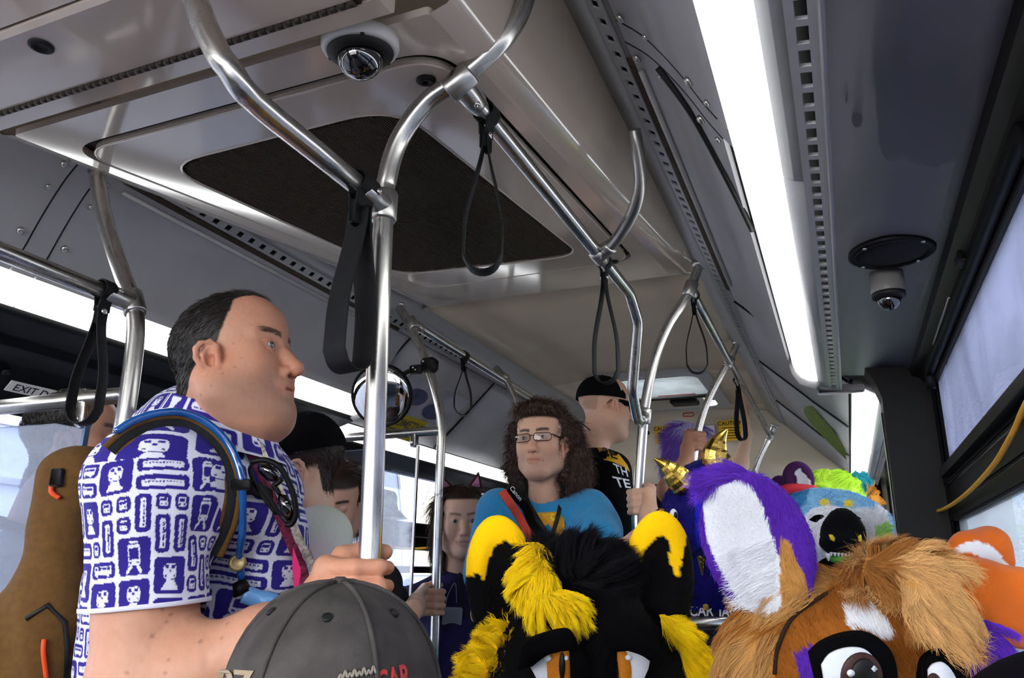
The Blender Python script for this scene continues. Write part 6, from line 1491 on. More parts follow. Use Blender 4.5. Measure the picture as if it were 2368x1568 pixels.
# ================================================================== COSTUME HEADS
def pix(P):
    P = np.asarray(P, float); d = P @ _f; return np.stack([RW / 2 + FPX * (P @ _R) / d, RH / 2 - FPX * (P @ _U) / d], 1)
def inpoly(Q, poly):
    x, y = Q[:, 0], Q[:, 1]; c = np.zeros(len(Q), bool); n = len(poly)
    for i in range(n):
        (x0, y0), (x1, y1) = poly[i], poly[i - 1]
        if y0 == y1: continue
        c ^= ((y0 > y) != (y1 > y)) & (x < (x1 - x0) * (y - y0) / (y1 - y0) + x0)
    return c
def region(poly, jit=6):
    """patch of coat colour on a costume, drawn on its front"""
    def f(P):
        P = np.asarray(P, float); q = pix(P); q = q + np.stack([vnoise(P, 40, 1), vnoise(P, 40, 2)], 1) * jit; return inpoly(q, poly)
    return f
def dirpx(dx, dy, out=0.0): 
    v = _R * dx - _U * dy - _f * out; return unit(v)
def flow_const(v): return lambda P, N: np.tile(v, (len(P), 1)) + .15 * np.stack([vnoise(P, 25, k) for k in (1, 2, 3)], 1)
def colset(c, v=.16): c = np.asarray(c); return lambda P, rng: np.clip(c * (1 + rng.normal(0, v, (len(P), 1))) , 0, 1)
M['fur'] = vmat('faux_fur', .9, .04, spec=.08); M['minky'] = vmat('minky_plush', .95, .15, .35, 900, spec=.08)
M['felt'] = mat('black_felt', '060608', .95, 0, .2, 120, .3, 900, spec=.06); M['whitefelt'] = mat('white_vinyl_eye', 'dfe3ea', .6); M['irisor'] = mat('orange_mesh_iris', 'c9780c', .7, 0, .15, 500); M['pupil'] = mat('black_pupil', '0a0808', .5)
BLK, YEL = hexc('070709'), hexc('ffc90a')
def flat_on(name, pts, d, h, m, parent, bend=0.0, bev=.002):
    """felt or vinyl piece with its own thickness, facing the way the face does"""
    P = np.array([PD(x, y, d) for x, y in pts]); c = P.mean(0); n = -_f; ax = _R; ay = _U
    q = np.stack([(P - c) @ ax, (P - c) @ ay], 1); return part(name, prism(q, c, ax, ay, n, h, bev), m, parent)
def smoothpts(pts, n=4): 
    P = [A(x, y, 0) for x, y in pts]; return [tuple(q[:2]) for q in spline(P, n)]

# ---- black and yellow cat-like costume head
dC = 1.13
cat = thing('person', 'person in a black and yellow costume head with tall ears and orange eyes', 'person', A(-.36, 1.2, -1.3))
hC = PD(1335, 1560, 1.22); BC_ = axes(-72); fc_, lc_, uc_ = BC_
sc_ = Sdf(); sc_.ell(hC, (.15, .172, .155), .03, 'u', BC_); sc_.ell(hC + fc_ * .10 - uc_ * .05, (.09, .085, .07), .05, 'u', BC_); sc_.ell(hC + fc_ * .03 + uc_ * .09, (.10, .105, .06), .06, 'u', BC_)
for q in (1, -1): sc_.ell(hC + lc_ * q * .15 - uc_ * .09, (.07, .06, .09), .06, 'u', BC_)
def earpart(s, base, tip, hw, th, nrm, k=.03, dish=.7):
    base, tip = np.asarray(base), np.asarray(tip); L_ = np.linalg.norm(tip - base); up = (tip - base) / L_; n = unit(nrm - up * (nrm @ up)); sd = np.cross(up, n); B = np.array([n, sd, up]); c = base + up * L_ * .5
    s.ell(c, (th, hw, L_ * .52), k, 'u', B)
    if dish: s.ell(c + n * th * 1.0 - up * L_ * .02, (th * .75, hw * dish, L_ * .40), .012, 's', B)
    return B
eL0, eL1 = PD(1172, 1500, 1.21), PD(1148, 1197, 1.18); eR0, eR1 = PD(1512, 1500, 1.21), PD(1528, 1187, 1.18)
earpart(sc_, eL0, eL1, .056, .026, -hC, .03, .5); earpart(sc_, eR0, eR1, .056, .026, -hC, .03, .5)
VFc = sc_.mesh(.0048); Vc = VFc[0]
earY = [region([(1070, 1335), (1080, 1180), (1250, 1180), (1262, 1275), (1232, 1262), (1195, 1258), (1165, 1252), (1140, 1268), (1125, 1300), (1118, 1340), (1104, 1325)], 4), region([(1448, 1300), (1460, 1180), (1600, 1180), (1580, 1300), (1572, 1330), (1560, 1330), (1553, 1295), (1545, 1250), (1532, 1240), (1515, 1242), (1492, 1265), (1480, 1300), (1462, 1285)], 4)]
def catcol(P): 
    y = earY[0](P) | earY[1](P); return np.where(y[:, None], A(*YEL), A(*BLK))
hd = part('costume_head', VFc, M['fur'], cat, col=catcol(Vc), label='black plush costume head with yellow ear rims')
HB = surf(VFc)
def away(c): return lambda P, N: (P - c) / np.linalg.norm(P - c, axis=1)[:, None] + .2 * np.stack([vnoise(P, 22, k) for k in (1, 2, 3)], 1)
front = lambda c: ((c - 0) * vn_dummy).sum(1) < 0 if False else np.ones(len(c), bool)
earz = lambda c: pix(c)[:, 1] < 1345
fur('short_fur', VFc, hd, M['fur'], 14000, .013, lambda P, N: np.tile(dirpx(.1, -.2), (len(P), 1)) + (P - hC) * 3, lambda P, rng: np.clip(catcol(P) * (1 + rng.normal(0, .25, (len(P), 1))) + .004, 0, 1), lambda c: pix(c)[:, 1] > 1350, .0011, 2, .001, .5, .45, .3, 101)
T1 = [(1222, 1258), (1258, 1240), (1275, 1262), (1255, 1292), (1262, 1318), (1290, 1320), (1318, 1322), (1296, 1338), (1270, 1352), (1310, 1350), (1345, 1358), (1362, 1390), (1352, 1425), (1315, 1452), (1262, 1458), (1222, 1446), (1208, 1400), (1196, 1370), (1172, 1345), (1160, 1312), (1180, 1290)]
tuft = Sdf(); tuft.ell(PD(1236, 1335, 1.125), (.022, .026, .030), .02, 'u', BC_); tuft.ell(PD(1282, 1402, 1.10), (.022, .036, .020), .02, 'u', BC_); tuft.ell(PD(1244, 1285, 1.15), (.016, .010, .020), .02, 'u', BC_)
VFt = tuft.mesh(.006); tf = part('forelock', VFt, M['fur'], cat, col=np.tile(A(*YEL), (len(VFt[0]), 1)), label='long yellow forelock')
def flow_t(P, N):
    q = pix(P); v = np.where((q[:, 1] < 1345)[:, None], np.tile(dirpx(-.55, .75, .2), (len(P), 1)), np.tile(dirpx(.10, .8, .3), (len(P), 1)))
    return v + ((q[:, :1] - 1255) / 110) * dirpx(.75, .1) + .35 * np.stack([vnoise(P, 30, k) for k in (1, 2, 3)], 1)
fur('long_fur', VFt, tf, M['fur'], 8000, .034, flow_t, colset(hexc('ffd318'), .12), None, .0013, 4, .003, .5, .40, .12, 102, .15, 55, 170)
bt = Sdf(); bt.ell(PD(1325, 1305, 1.17), (.04, .060, .030), .02, 'u', BC_); bt.ell(PD(1390, 1310, 1.20), (.04, .040, .028), .02, 'u', BC_); VFb2 = bt.mesh(.007); tf2 = part('crown_tuft', VFb2, M['fur'], cat, col=np.tile(A(*BLK), (len(VFb2[0]), 1)), label='long black crown tuft')
fur('long_fur', VFb2, tf2, M['fur'], 7000, .055, lambda P, N: np.tile(dirpx(.45, -.75, .1), (len(P), 1)) + ((pix(P)[:, :1] - 1340) / 90) * dirpx(.9, .1) + .3 * np.stack([vnoise(P, 30, k) for k in (1, 2, 3)], 1), colset(hexc('121216'), .3), None, .0012, 4, .003, .5, .5, .15, 103, .1, 60, 130)
def ruff(name, pts, d, rad, vdir, n, seed):
    s = Sdf(); c = [PD(x, y, d) for x, y in pts]; s.chain(c, rad, .02); VF = s.mesh(.006); o = part(name, VF, M['fur'], cat, col=np.tile(A(*YEL), (len(VF[0]), 1)), label='yellow cheek ruff')
    fur('long_fur', VF, o, M['fur'], n, .034, lambda P, N: np.tile(vdir, (len(P), 1)) + .3 * np.stack([vnoise(P, 30, k) for k in (1, 2, 3)], 1), colset(hexc('ffd014'), .12), None, .0013, 4, .002, .45, .45, .15, seed, .1, 60, 80)
ruff('cheek_ruff', [(1180, 1450), (1140, 1495), (1112, 1545), (1098, 1610)], 1.16, [.006, .012, .016, .018], dirpx(-.7, -.45, .3), 5000, 104)
ruff('cheek_ruff', [(1530, 1425), (1575, 1465), (1605, 1515), (1615, 1600)], 1.16, [.005, .010, .013, .016], dirpx(.6, .35, .3), 5000, 105)
# eyes: vinyl white, mesh iris, slit pupil, felt lids
dE = 1.055
flat_on('eye_white', [(1224, 1536), (1262, 1508), (1300, 1496), (1330, 1494), (1334, 1620), (1270, 1620)], dE, .006, M['whitefelt'], cat)
flat_on('iris', smoothpts([(1264, 1535), (1278, 1506), (1302, 1494), (1316, 1502), (1318, 1620), (1280, 1620), (1266, 1575)]), dE - .007, .003, M['irisor'], cat)
flat_on('pupil', [(1300 + 7.5 * math.cos(a), 1540 + 32 * math.sin(a)) for a in np.linspace(0, 6.28, 20, endpoint=False)], dE - .011, .002, M['pupil'], cat)
flat_on('glint', [(1266 + 9 * math.cos(a), 1523 + 7 * math.sin(a)) for a in np.linspace(0, 6.28, 14, endpoint=False)], dE - .012, .002, M['whitefelt'], cat); flat_on('glint', [(1310 + 5 * math.cos(a), 1522 + 6 * math.sin(a)) for a in np.linspace(0, 6.28, 12, endpoint=False)], dE - .014, .002, M['whitefelt'], cat)
flat_on('eye_white', [(1424, 1500), (1446, 1498), (1478, 1508), (1502, 1526), (1498, 1545), (1480, 1585), (1470, 1620), (1424, 1620)], dE, .006, M['whitefelt'], cat)
flat_on('iris', smoothpts([(1424, 1498), (1440, 1498), (1454, 1520), (1460, 1550), (1456, 1590), (1448, 1620), (1428, 1620), (1426, 1560)]), dE - .007, .003, M['irisor'], cat)
flat_on('glint', [(1453 + 8 * math.cos(a), 1521 + 7 * math.sin(a)) for a in np.linspace(0, 6.28, 14, endpoint=False)], dE - .012, .002, M['whitefelt'], cat)
flat_on('pupil', [(1423, 1520), (1428, 1530), (1431, 1560), (1428, 1600), (1420, 1620), (1410, 1560)], dE - .011, .002, M['pupil'], cat)
flat_on('eyelid', smoothpts([(1196, 1545), (1205, 1490), (1240, 1468), (1300, 1452), (1322, 1460), (1334, 1490), (1300, 1497), (1262, 1508), (1224, 1536)]), dE - .006, .016, M['felt'], cat, bev=.006)
flat_on('eyelid', smoothpts([(1410, 1500), (1402, 1460), (1418, 1432), (1455, 1424), (1490, 1436), (1515, 1465), (1528, 1500), (1530, 1540), (1504, 1524), (1478, 1508), (1444, 1497)]), dE - .006, .016, M['felt'], cat, bev=.006)
flat_on('nose_side', [(1316, 1500), (1334, 1488), (1356, 1520), (1370, 1620), (1320, 1620), (1318, 1560)], dE - .004, .010, M['felt'], cat); flat_on('nose_side', [(1424, 1500), (1412, 1500), (1404, 1540), (1410, 1620), (1428, 1620), (1424, 1560)], dE - .004, .010, M['felt'], cat)
def costume_body(parent, hc, az, m, name='costume_body', z0=-1.3, seated=True, w=.20):
    N = hc - A(0, 0, .17); s, B = torso_sdf(N, az, w, .13); s.cone(N + A(0, 0, .08), N - A(0, 0, .06), .075, .085, .05); part(name, s.mesh(.016), m, parent)
    if seated: sit(parent, N, az, z0, m)
    else: legs(parent, N - A(0, 0, .6), B[0], z0, m)
M['bodyblack'] = mat('black_costume_plush', '0a0a0c', .95, 0, .2, 60, spec=.06)
costume_body(cat, hC, -72, M['bodyblack'], w=.16)

# ---- brown deer-like costume head with big brown eyes
TAN, BRN, ORG, PUR, WHT = hexc('c08a4a'), hexc('8f531c'), hexc('d4661c'), hexc('5a2aa8'), hexc('e6e8ee')
deer = thing('person', 'person in a brown costume head with long white-lined ears and purple edging', 'person', A(.0, 1.1, -1.3))
hD = PD(1975, 1600, 1.10); BD_ = axes(-91); fd, ld, ud = BD_
sd_ = Sdf(); sd_.ell(hD, (.135, .150, .160), .03, 'u', BD_); sd_.ell(PD(1985, 1640, .99), (.07, .075, .06), .05, 'u', BD_); sd_.ell(PD(1745, 1560, 1.08), (.06, .045, .085), .05, 'u', BD_); sd_.ell(PD(1830, 1380, 1.10), (.05, .055, .04), .05, 'u', BD_); sd_.ell(PD(2210, 1600, 1.06), (.06, .035, .08), .05, 'u', BD_)
seamp = [PD(x, y, 1.0) for x, y in ((1785, 1600), (1795, 1500), (1830, 1430), (1890, 1385), (1960, 1345), (2010, 1330))]
VFd = sd_.mesh(.0048); DBv = surf(VFd)
faceR = region(smoothpts([(1785, 1600), (1795, 1500), (1830, 1430), (1890, 1385), (1960, 1345), (2080, 1330), (2180, 1420), (2240, 1500), (2250, 1640), (1785, 1640)]), 3)
spotR = region(smoothpts([(1953, 1402), (1985, 1388), (2022, 1402), (2066, 1455), (2058, 1482), (2036, 1476), (2000, 1456), (1964, 1450), (1953, 1402)]), 3)
purpR = region([(1835, 1515), (1880, 1495), (1900, 1530), (1920, 1620), (1845, 1640), (1850, 1560)], 5)
def deercol(P):
    c = np.tile(A(*TAN), (len(P), 1)); f = faceR(P); c = np.where(f[:, None], A(*BRN) * (1 + .3 * vnoise(P, 16, 4))[:, None], c); c = np.where(purpR(P)[:, None], A(*PUR), c); return np.where(spotR(P)[:, None], A(*WHT), c)
hdd = part('costume_head', VFd, M['fur'], deer, col=deercol(VFd[0]), label='tan and brown furry costume head')
ns = lambda k: (lambda P: np.stack([vnoise(P, 26, q + k) for q in (1, 2, 3)], 1))
fur('face_fur', VFd, hdd, M['fur'], 15000, .012, lambda P, N: np.tile(dirpx(-.25, -.75), (len(P), 1)) + (P - PD(2000, 1560, 1.0)) * 4 + .3 * ns(0)(P), lambda P, rng: np.clip(deercol(P) * (1 + rng.normal(0, .16, (len(P), 1))), 0, 1), faceR, .0010, 2, .001, .35, .35, .2, 201)
nf = lambda c: ~faceR(c)
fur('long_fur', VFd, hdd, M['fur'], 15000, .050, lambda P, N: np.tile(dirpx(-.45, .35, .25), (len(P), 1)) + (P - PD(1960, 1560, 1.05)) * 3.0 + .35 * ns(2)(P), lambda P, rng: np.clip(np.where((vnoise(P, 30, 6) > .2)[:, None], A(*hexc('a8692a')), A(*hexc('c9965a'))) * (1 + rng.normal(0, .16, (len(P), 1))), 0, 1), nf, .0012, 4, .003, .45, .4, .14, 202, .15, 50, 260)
gs = spline([onto(DBv, x, y, .002, 1.0) for x, y in ((1790, 1560), (1797, 1500), (1830, 1430), (1890, 1385), (1955, 1348))], 6); part('seam', tube(gs, .003, 6), mat('dark_seam', '2a1608', .9), deer)
bg = Sdf(); bg.ell(PD(2085, 1308, 1.03), (.03, .045, .018), .02, 'u', BD_); bg.ell(PD(2148, 1375, .99), (.024, .026, .034), .03, 'u', BD_); bg.ell(PD(2040, 1325, 1.05), (.02, .03, .012), .03, 'u', BD_); bg.ell(PD(2180, 1430, .98), (.018, .018, .022), .03, 'u', BD_)
VFg = bg.mesh(.006); bng = part('bangs', VFg, M['fur'], deer, col=np.tile(A(*TAN), (len(VFg[0]), 1)), label='long tan swept bangs')
def flow_b(P, N):
    q = pix(P); up = smooth01(1330, 1270, q[:, 1])[:, None]
    return dirpx(.45, .75, .35) * (1 - up) + dirpx(.7, -.7, .1) * up + ((q[:, :1] - 2120) / 120) * dirpx(.8, 0) + .45 * ns(5)(P)
fur('long_fur', VFg, bng, M['fur'], 8500, .050, flow_b, lambda P, rng: np.clip(np.where((vnoise(P, 34, 9) > .25)[:, None], A(*hexc('9c6430')), A(*hexc('d6a56a'))) * (1 + rng.normal(0, .15, (len(P), 1))), 0, 1), None, .0013, 5, .004, .85, .40, .12, 203, .1, 40, 120)
# left ear with white lining, purple edge
ear = Sdf(); e0, e1 = PD(1812, 1420, 1.06), PD(1690, 1098, 1.06); nE = -PD(1730, 1240, 1.0); BE = earpart(ear, e0, e1, .072, .020, nE, .02, .70)
VFe = ear.mesh(.0038); white = region(smoothpts([(1640, 1128), (1690, 1108), (1735, 1125), (1768, 1180), (1784, 1230), (1800, 1300), (1806, 1400), (1770, 1430), (1720, 1400), (1668, 1320), (1632, 1240), (1626, 1170), (1640, 1128)]), 2)
brn = region([(1800, 1235), (1822, 1250), (1862, 1330), (1880, 1460), (1700, 1460), (1690, 1380), (1725, 1390), (1800, 1400)], 4)
def earcol(P):
    N_ = (P - (e0 + e1) / 2) @ BE[0]; w = white(P); c = np.tile(A(*PUR), (len(P), 1)); c = np.where((brn(P) & ~w)[:, None], A(*TAN), c); return np.where(w[:, None], A(*WHT), c)
er = part('ear', VFe, M['minky'], deer, col=earcol(VFe[0]), label='long ear with white lining and purple edge')
fur('ear_fur', VFe, er, M['fur'], 9000, lambda P: np.where(white(P), .0035, .011), lambda P, N: np.tile(dirpx(.1, .7), (len(P), 1)) + .4 * ns(3)(P), lambda P, rng: np.clip(earcol(P) * (1 + rng.normal(0, .10, (len(P), 1))), 0, 1), None, .0011, 2, .001, .4, .35, .25, 204)
wl = region([(1690, 1270), (1790, 1240), (1806, 1380), (1780, 1410), (1720, 1385)], 6)
fur('lining_fur', VFe, er, M['fur'], 2200, .030, lambda P, N: np.tile(dirpx(-.75, .30, .05), (len(P), 1)) + .3 * ns(4)(P), colset(hexc('e8eaf0'), .05), wl, .0012, 4, .002, .4, .25, .15, 205)
tipR = region([(1600, 1060), (1760, 1060), (1700, 1112), (1640, 1125), (1615, 1150)], 4)
fur('tip_tuft', VFe, er, M['fur'], 2600, .045, lambda P, N: np.tile(dirpx(-.8, -.05, .1), (len(P), 1)) + .4 * ns(6)(P), colset(hexc('6a38c0'), .2), tipR, .0013, 4, .003, .45, .35, .2, 206)
# right ear: wide orange slab lying out to the right, with purple fur below and a white-banded orange roll behind it
oe = Sdf(); n2 = unit(-PD(2300, 1400, 1.0)); bx_ = np.array([unit(_R * 1.0 + _f * .1 - _U * .12), unit(_U + _R * .12), -_f]); oe.box(PD(2300, 1400, 1.04), (.088, .055, .020), .018, .02, 'u', bx_); oe.box(PD(2215, 1340, 1.05), (.04, .028, .018), .015, .03, 'u', bx_); oe.noise(.003, 18, 4)
VFo = oe.mesh(.005); part('ear', VFo, M['minky'], deer, col=np.tile(A(*ORG), (len(VFo[0]), 1)) * (1 + .12 * vnoise(VFo[0], 30, 2))[:, None], label='orange plush ear spread out to the right')
pf = Sdf(); pf.chain([PD(2215, 1420, 1.02), PD(2262, 1490, 1.01), PD(2280, 1590, 1.0)], [.012, .024, .028], .02); VFp = pf.mesh(.006); po = part('ear_edge', VFp, M['fur'], deer, col=np.tile(A(*PUR), (len(VFp[0]), 1)), label='purple fur edging')
fur('long_fur', VFp, po, M['fur'], 5500, .034, lambda P, N: np.tile(dirpx(.45, .55, .2), (len(P), 1)) + .4 * ns(7)(P), colset(hexc('6434b8'), .22), None, .0012, 4, .002, .45, .4, .15, 207, 0, 60, 70)
roll = Sdf(); roll.chain([PD(2195, 1300, 1.12), PD(2240, 1270, 1.13), PD(2290, 1262, 1.14), PD(2318, 1300, 1.13)], [.016, .022, .024, .016], .02); VFr = roll.mesh(.0042)
bandR = region([(2190, 1280), (2225, 1256), (2262, 1249), (2302, 1268), (2335, 1312), (2290, 1308), (2262, 1284), (2225, 1278)], 1); part('ear_roll', VFr, M['minky'], deer, col=np.where(bandR(VFr[0])[:, None], A(*WHT), A(*ORG)), label='orange roll with a white band')
# big eyes
dD = .945
def arcpts(cx, cy, rx, ry, a0, a1, n=14): return [(cx + rx * math.cos(math.radians(a)), cy - ry * math.sin(math.radians(a))) for a in np.linspace(a0, a1, n)]
flat_on('eye_frame', smoothpts([(1868, 1507), (1895, 1482), (1940, 1463), (1990, 1458), (2030, 1474), (2056, 1508), (2066, 1560), (2062, 1640)]) + [(1900, 1640), (1880, 1560)], dD + .008, .014, M['felt'], deer, bev=.003)
flat_on('eye_white', smoothpts([(1898, 1536), (1918, 1510), (1958, 1496), (1998, 1500), (2024, 1528), (2030, 1570), (2020, 1640)]) + [(1920, 1640), (1905, 1580)], dD - .008, .004, M['whitefelt'], deer)
M['irisbr'] = mat('dark_brown_iris', '3a1a18', .5, 0, .2, 300)
flat_on('iris', arcpts(1992, 1566, 49, 58, 0, 360, 28)[:-1], dD - .013, .003, M['irisbr'], deer); flat_on('pupil', arcpts(1998, 1566, 32, 44, 0, 360, 24)[:-1], dD - .017, .002, M['pupil'], deer)
for cx, cy, rx, ry in ((1967, 1556, 9, 8), (1964, 1572, 6, 5), (2021, 1546, 4, 7), (2021, 1546, 7, 3)): flat_on('glint', arcpts(cx, cy, rx, ry, 0, 360, 12)[:-1], dD - .020, .0015, M['whitefelt'], deer, bev=0)
flat_on('eye_frame', smoothpts([(2118, 1560), (2125, 1525), (2145, 1505), (2172, 1500), (2206, 1514), (2230, 1550), (2240, 1640)]) + [(2120, 1640)], dD + .02, .014, M['felt'], deer, bev=.003)
flat_on('eye_white', smoothpts([(2144, 1548), (2156, 1534), (2178, 1530), (2198, 1548), (2212, 1580), (2216, 1640)]) + [(2150, 1640)], dD + .004, .004, M['whitefelt'], deer); flat_on('iris', arcpts(2158, 1590, 20, 34, 0, 360, 20)[:-1], dD - .001, .003, M['irisbr'], deer)
costume_body(deer, hD, -91, mat('tan_costume_plush', 'a8763c', .95, 0, .2, 60, sheen=.3), w=.15)

# ---- blue dragon costume with golden horns
BLU, BLD = hexc('1a22b4'), hexc('141260')
dr = thing('person', 'person in a deep blue dragon costume with golden horns and a lettered navy shirt', 'person', A(-.35, 2.05, -1.3))
M['goldfoil'] = mat('gold_foil', (.80, .52, .10), .22, 1.0, .15, 40, .5, 60)
hR = PD(1628, 1185, 1.98); ax_d = axes(190, -6)
sr = Sdf(); sr.ell(hR, (.105, .075, .105), .03, 'u', ax_d); sr.ell(PD(1575, 1225, 1.92), (.07, .055, .055), .05, 'u', ax_d); sr.ell(PD(1640, 1110, 2.0), (.07, .06, .05), .05, 'u', ax_d); sr.chain([PD(1640, 1230, 2.02), PD(1640, 1330, 2.04), PD(1645, 1430, 2.06)], [.075, .072, .085], .05); sr.noise(.004, 22, 3)
VFr2 = sr.mesh(.0062); cR = lambda P: np.where((vnoise(P, 12, 5) > .15)[:, None], A(*BLU), A(*BLD))
ho = part('costume_head', VFr2, M['fur'], dr, col=cR(VFr2[0]), label='deep blue plush dragon head')
fur('short_fur', VFr2, ho, M['fur'], 9000, .014, lambda P, N: np.tile(A(0, 0, -.8), (len(P), 1)) + .3 * ns(1)(P), lambda P, rng: np.clip(cR(P) * (1 + rng.normal(0, .2, (len(P), 1))), 0, 1), None, .0016, 2, .001, .4, .35, .25, 301)
for pts, r in (([(1672, 1098), (1655, 1055), (1662, 1020), (1682, 992)], [.038, .036, .022, .002]), ([(1584, 1122), (1562, 1100), (1540, 1078), (1512, 1060)], [.036, .032, .018, .002]), ([(1548, 1192), (1536, 1188), (1524, 1184), (1510, 1192)], [.014, .013, .009, .003]), ([(1700, 1130), (1740, 1140), (1775, 1142), (1798, 1118)], [.012, .013, .012, .003]), ([(1620, 1278), (1622, 1300), (1624, 1330)], [.014, .008, .002])):
    P = spline([PD(x, y, 1.95) for x, y in pts], 5); rr_ = np.interp(np.linspace(0, 1, len(P)), np.linspace(0, 1, len(r)), r); rr_ = rr_ * (1 + .03 * np.sin(np.arange(len(P)) * 2.1)); part('horn', tube(P, rr_, 14), M['goldfoil'], dr, smooth=False, label='crinkled gold horn')
flat_on('eye', arcpts(1557, 1192, 9, 16, 0, 360, 16)[:-1], 1.84, .006, M['whitefelt'], dr); flat_on('pupil', arcpts(1562, 1192, 4, 9, 0, 360, 14)[:-1], 1.832, .004, M['pupil'], dr)
bb = Sdf(); bb.ell(PD(1650, 1480, 2.06), (.12, .16, .12), .05); bb.ell(PD(1650, 1640, 2.08), (.12, .15, .16), .05); VFn = bb.mesh(.009); part('shirt', VFn, mat('navy_lettered_shirt', '10122c', .85, 0, .2, 60), dr); SN = surf(VFn)
drape_text('CAR', SN, [(1598, 1404), (1650, 1404), (1650, 1430), (1598, 1430)], M['whiteprint'], dr, .008, .02, fb=1.93); drape_text('IAD', SN, [(1662, 1406), (1702, 1406), (1702, 1432), (1662, 1432)], M['whiteprint'], dr, .008, .02, fb=1.93); drape_text('H', SN, [(1590, 1376), (1604, 1376), (1604, 1390), (1590, 1390)], M['whiteprint'], dr, .008, .02, fb=1.93)
for x in (1634, 1682): part('charm', lathe([(.002, -.018), (.008, -.012), (.010, 0), (.007, .012), (.002, .016)], onto(SN, x, 1408, .012, 1.93), (0, 0, 1), 8), M['goldfoil'], dr, smooth=False)
legs(dr, PD(1650, 1640, 2.08) - A(0, 0, .12), axes(-80)[0], -1.3, M['bodyblack'], .09, .09)

# ---- pale blue wolf costume head
WB, WD, WY, WG = hexc('86bfe4'), hexc('3c86ba'), hexc('ecd23c'), hexc('a9dc78')
wo = thing('person', 'person in a pale blue and white wolf costume head with a wink', 'person', A(.0, 2.5, -.94))
hW = PD(1915, 1225, 2.36); ax_w = axes(-86); fw, lw, uw = ax_w
sw = Sdf(); sw.ell(hW, (.15, .180, .120), .03, 'u', ax_w); sw.ell(hW + fw * .10 - uw * .02, (.09, .10, .07), .05, 'u', ax_w); sw.ell(PD(1835, 1255, 2.34), (.09, .075, .085), .05, 'u', ax_w); sw.ell(PD(2010, 1240, 2.34), (.08, .06, .08), .05, 'u', ax_w)
earpart(sw, PD(1818, 1250, 2.30), PD(1800, 1150, 2.30), .05, .022, -hW, .02, .65); sw.noise(.004, 20, 3)
VFw = sw.mesh(.0068)
regs = [(region(smoothpts([(1855, 1310), (1850, 1240), (1865, 1190), (1900, 1170), (1960, 1175), (2010, 1175), (2040, 1220), (2030, 1270), (1990, 1320), (1855, 1310)]), 3), WHT), (region([(1780, 1175), (1800, 1160), (1838, 1170), (1838, 1215), (1812, 1222), (1790, 1200)], 3), hexc('aab2bf')), (region([(1770, 1140), (1870, 1135), (1865, 1165), (1835, 1185), (1840, 1250), (1870, 1300), (1900, 1330), (1820, 1330), (1820, 1230), (1780, 1170)], 3), WD), (region(arcpts(1906, 1162, 13, 8, 0, 360), 1), WY), (region(arcpts(1961, 1164, 11, 8, 0, 360), 1), WY), (region([(2008, 1185), (2035, 1165), (2060, 1200), (2050, 1218), (2020, 1222)], 4), WHT), (region([(2022, 1215), (2060, 1210), (2065, 1262), (2030, 1262)], 4), WG)]
def wcol(P):
    c = np.tile(A(*WB), (len(P), 1))
    for k in (0, 2, 1, 3, 4, 5, 6): c = np.where(regs[k][0](P)[:, None], A(*regs[k][1]), c)
    return c
wh = part('costume_head', VFw, M['fur'], wo, col=wcol(VFw[0]), label='pale blue and white plush wolf head')
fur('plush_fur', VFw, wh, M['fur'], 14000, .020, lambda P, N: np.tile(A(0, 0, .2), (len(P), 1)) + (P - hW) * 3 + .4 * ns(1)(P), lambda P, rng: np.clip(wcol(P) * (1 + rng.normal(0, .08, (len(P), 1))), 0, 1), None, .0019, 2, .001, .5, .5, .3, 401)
dW = 2.19
flat_on('closed_eye', smoothpts([(1870, 1202), (1886, 1191), (1904, 1192), (1912, 1206), (1910, 1218), (1896, 1208)]) + [(1880, 1206)], dW + .03, .008, M['felt'], wo); flat_on('closed_eye', [(1968, 1196), (1976, 1190), (1990, 1198), (1978, 1206)], dW + .02, .008, M['felt'], wo)
pl = thing('plush_toy', 'black plush head with yellow eyes, white teeth and green lining in front of the wolf', 'toy', PD(1950, 1300, 2.10))
pc_ = PD(1950, 1232, 2.10); sp_ = Sdf(); sp_.ell(pc_, (.045, .056, .052), .02, 'u', ax_w); sp_.ell(PD(1948, 1198, 2.11), (.025, .025, .022), .03, 'u', ax_w); sp_.ell(PD(1945, 1258, 2.07), (.045, .052, .028), .03, 'u', ax_w)
VFp2 = sp_.mesh(.004); pb = part('head', VFp2, M['fur'], pl, col=np.tile(A(*BLK), (len(VFp2[0]), 1))); fur('short_fur', VFp2, pb, M['fur'], 3500, .008, away(pc_), colset(hexc('0e1016'), .3), None, .0013, 2, .0, .3, .4, .25, 402)
SPb = surf(VFp2)
flat_on('eye', [(1916, 1236), (1924, 1236), (1930, 1244), (1928, 1252), (1920, 1248)], 2.035, .006, mat('yellow_felt', 'dcc41e', .8), pl); flat_on('eye', [(1984, 1240), (1990, 1236), (1992, 1250), (1985, 1252)], 2.035, .006, mat('yellow_felt', 'dcc41e', .8), pl)
jaw = Sdf(); jaw.ell(PD(1955, 1290, 2.09), (.035, .046, .018), .01, 'u', ax_w); part('mouth_lining', jaw.mesh(.004), mat('green_plush', '58b04c', .9), pl)
for k in range(9): part('tooth', lathe([(.004, 0), (.0035, -.004), (.0008, -.010)], PD(1922 + k * 8.2, 1277 + 2 * math.sin(k * .4), 2.045), (0, 0, 1), 8), M['whiteprint'], pl)
part('tooth', lathe([(.007, 0), (.006, -.008), (.001, -.020)], PD(1914, 1280, 2.05), (0, 0, 1), 8), M['whiteprint'], pl)
bd = Sdf(); bd.ell(PD(1935, 1330, 2.11), (.04, .06, .05), .02, 'u', ax_w); part('body', bd.mesh(.006), M['bodyblack'], pl)
costume_body(wo, hW, -86, mat('pale_blue_costume_plush', '6aa6cf', .95, 0, .2, 50, sheen=.3), z0=-.94)

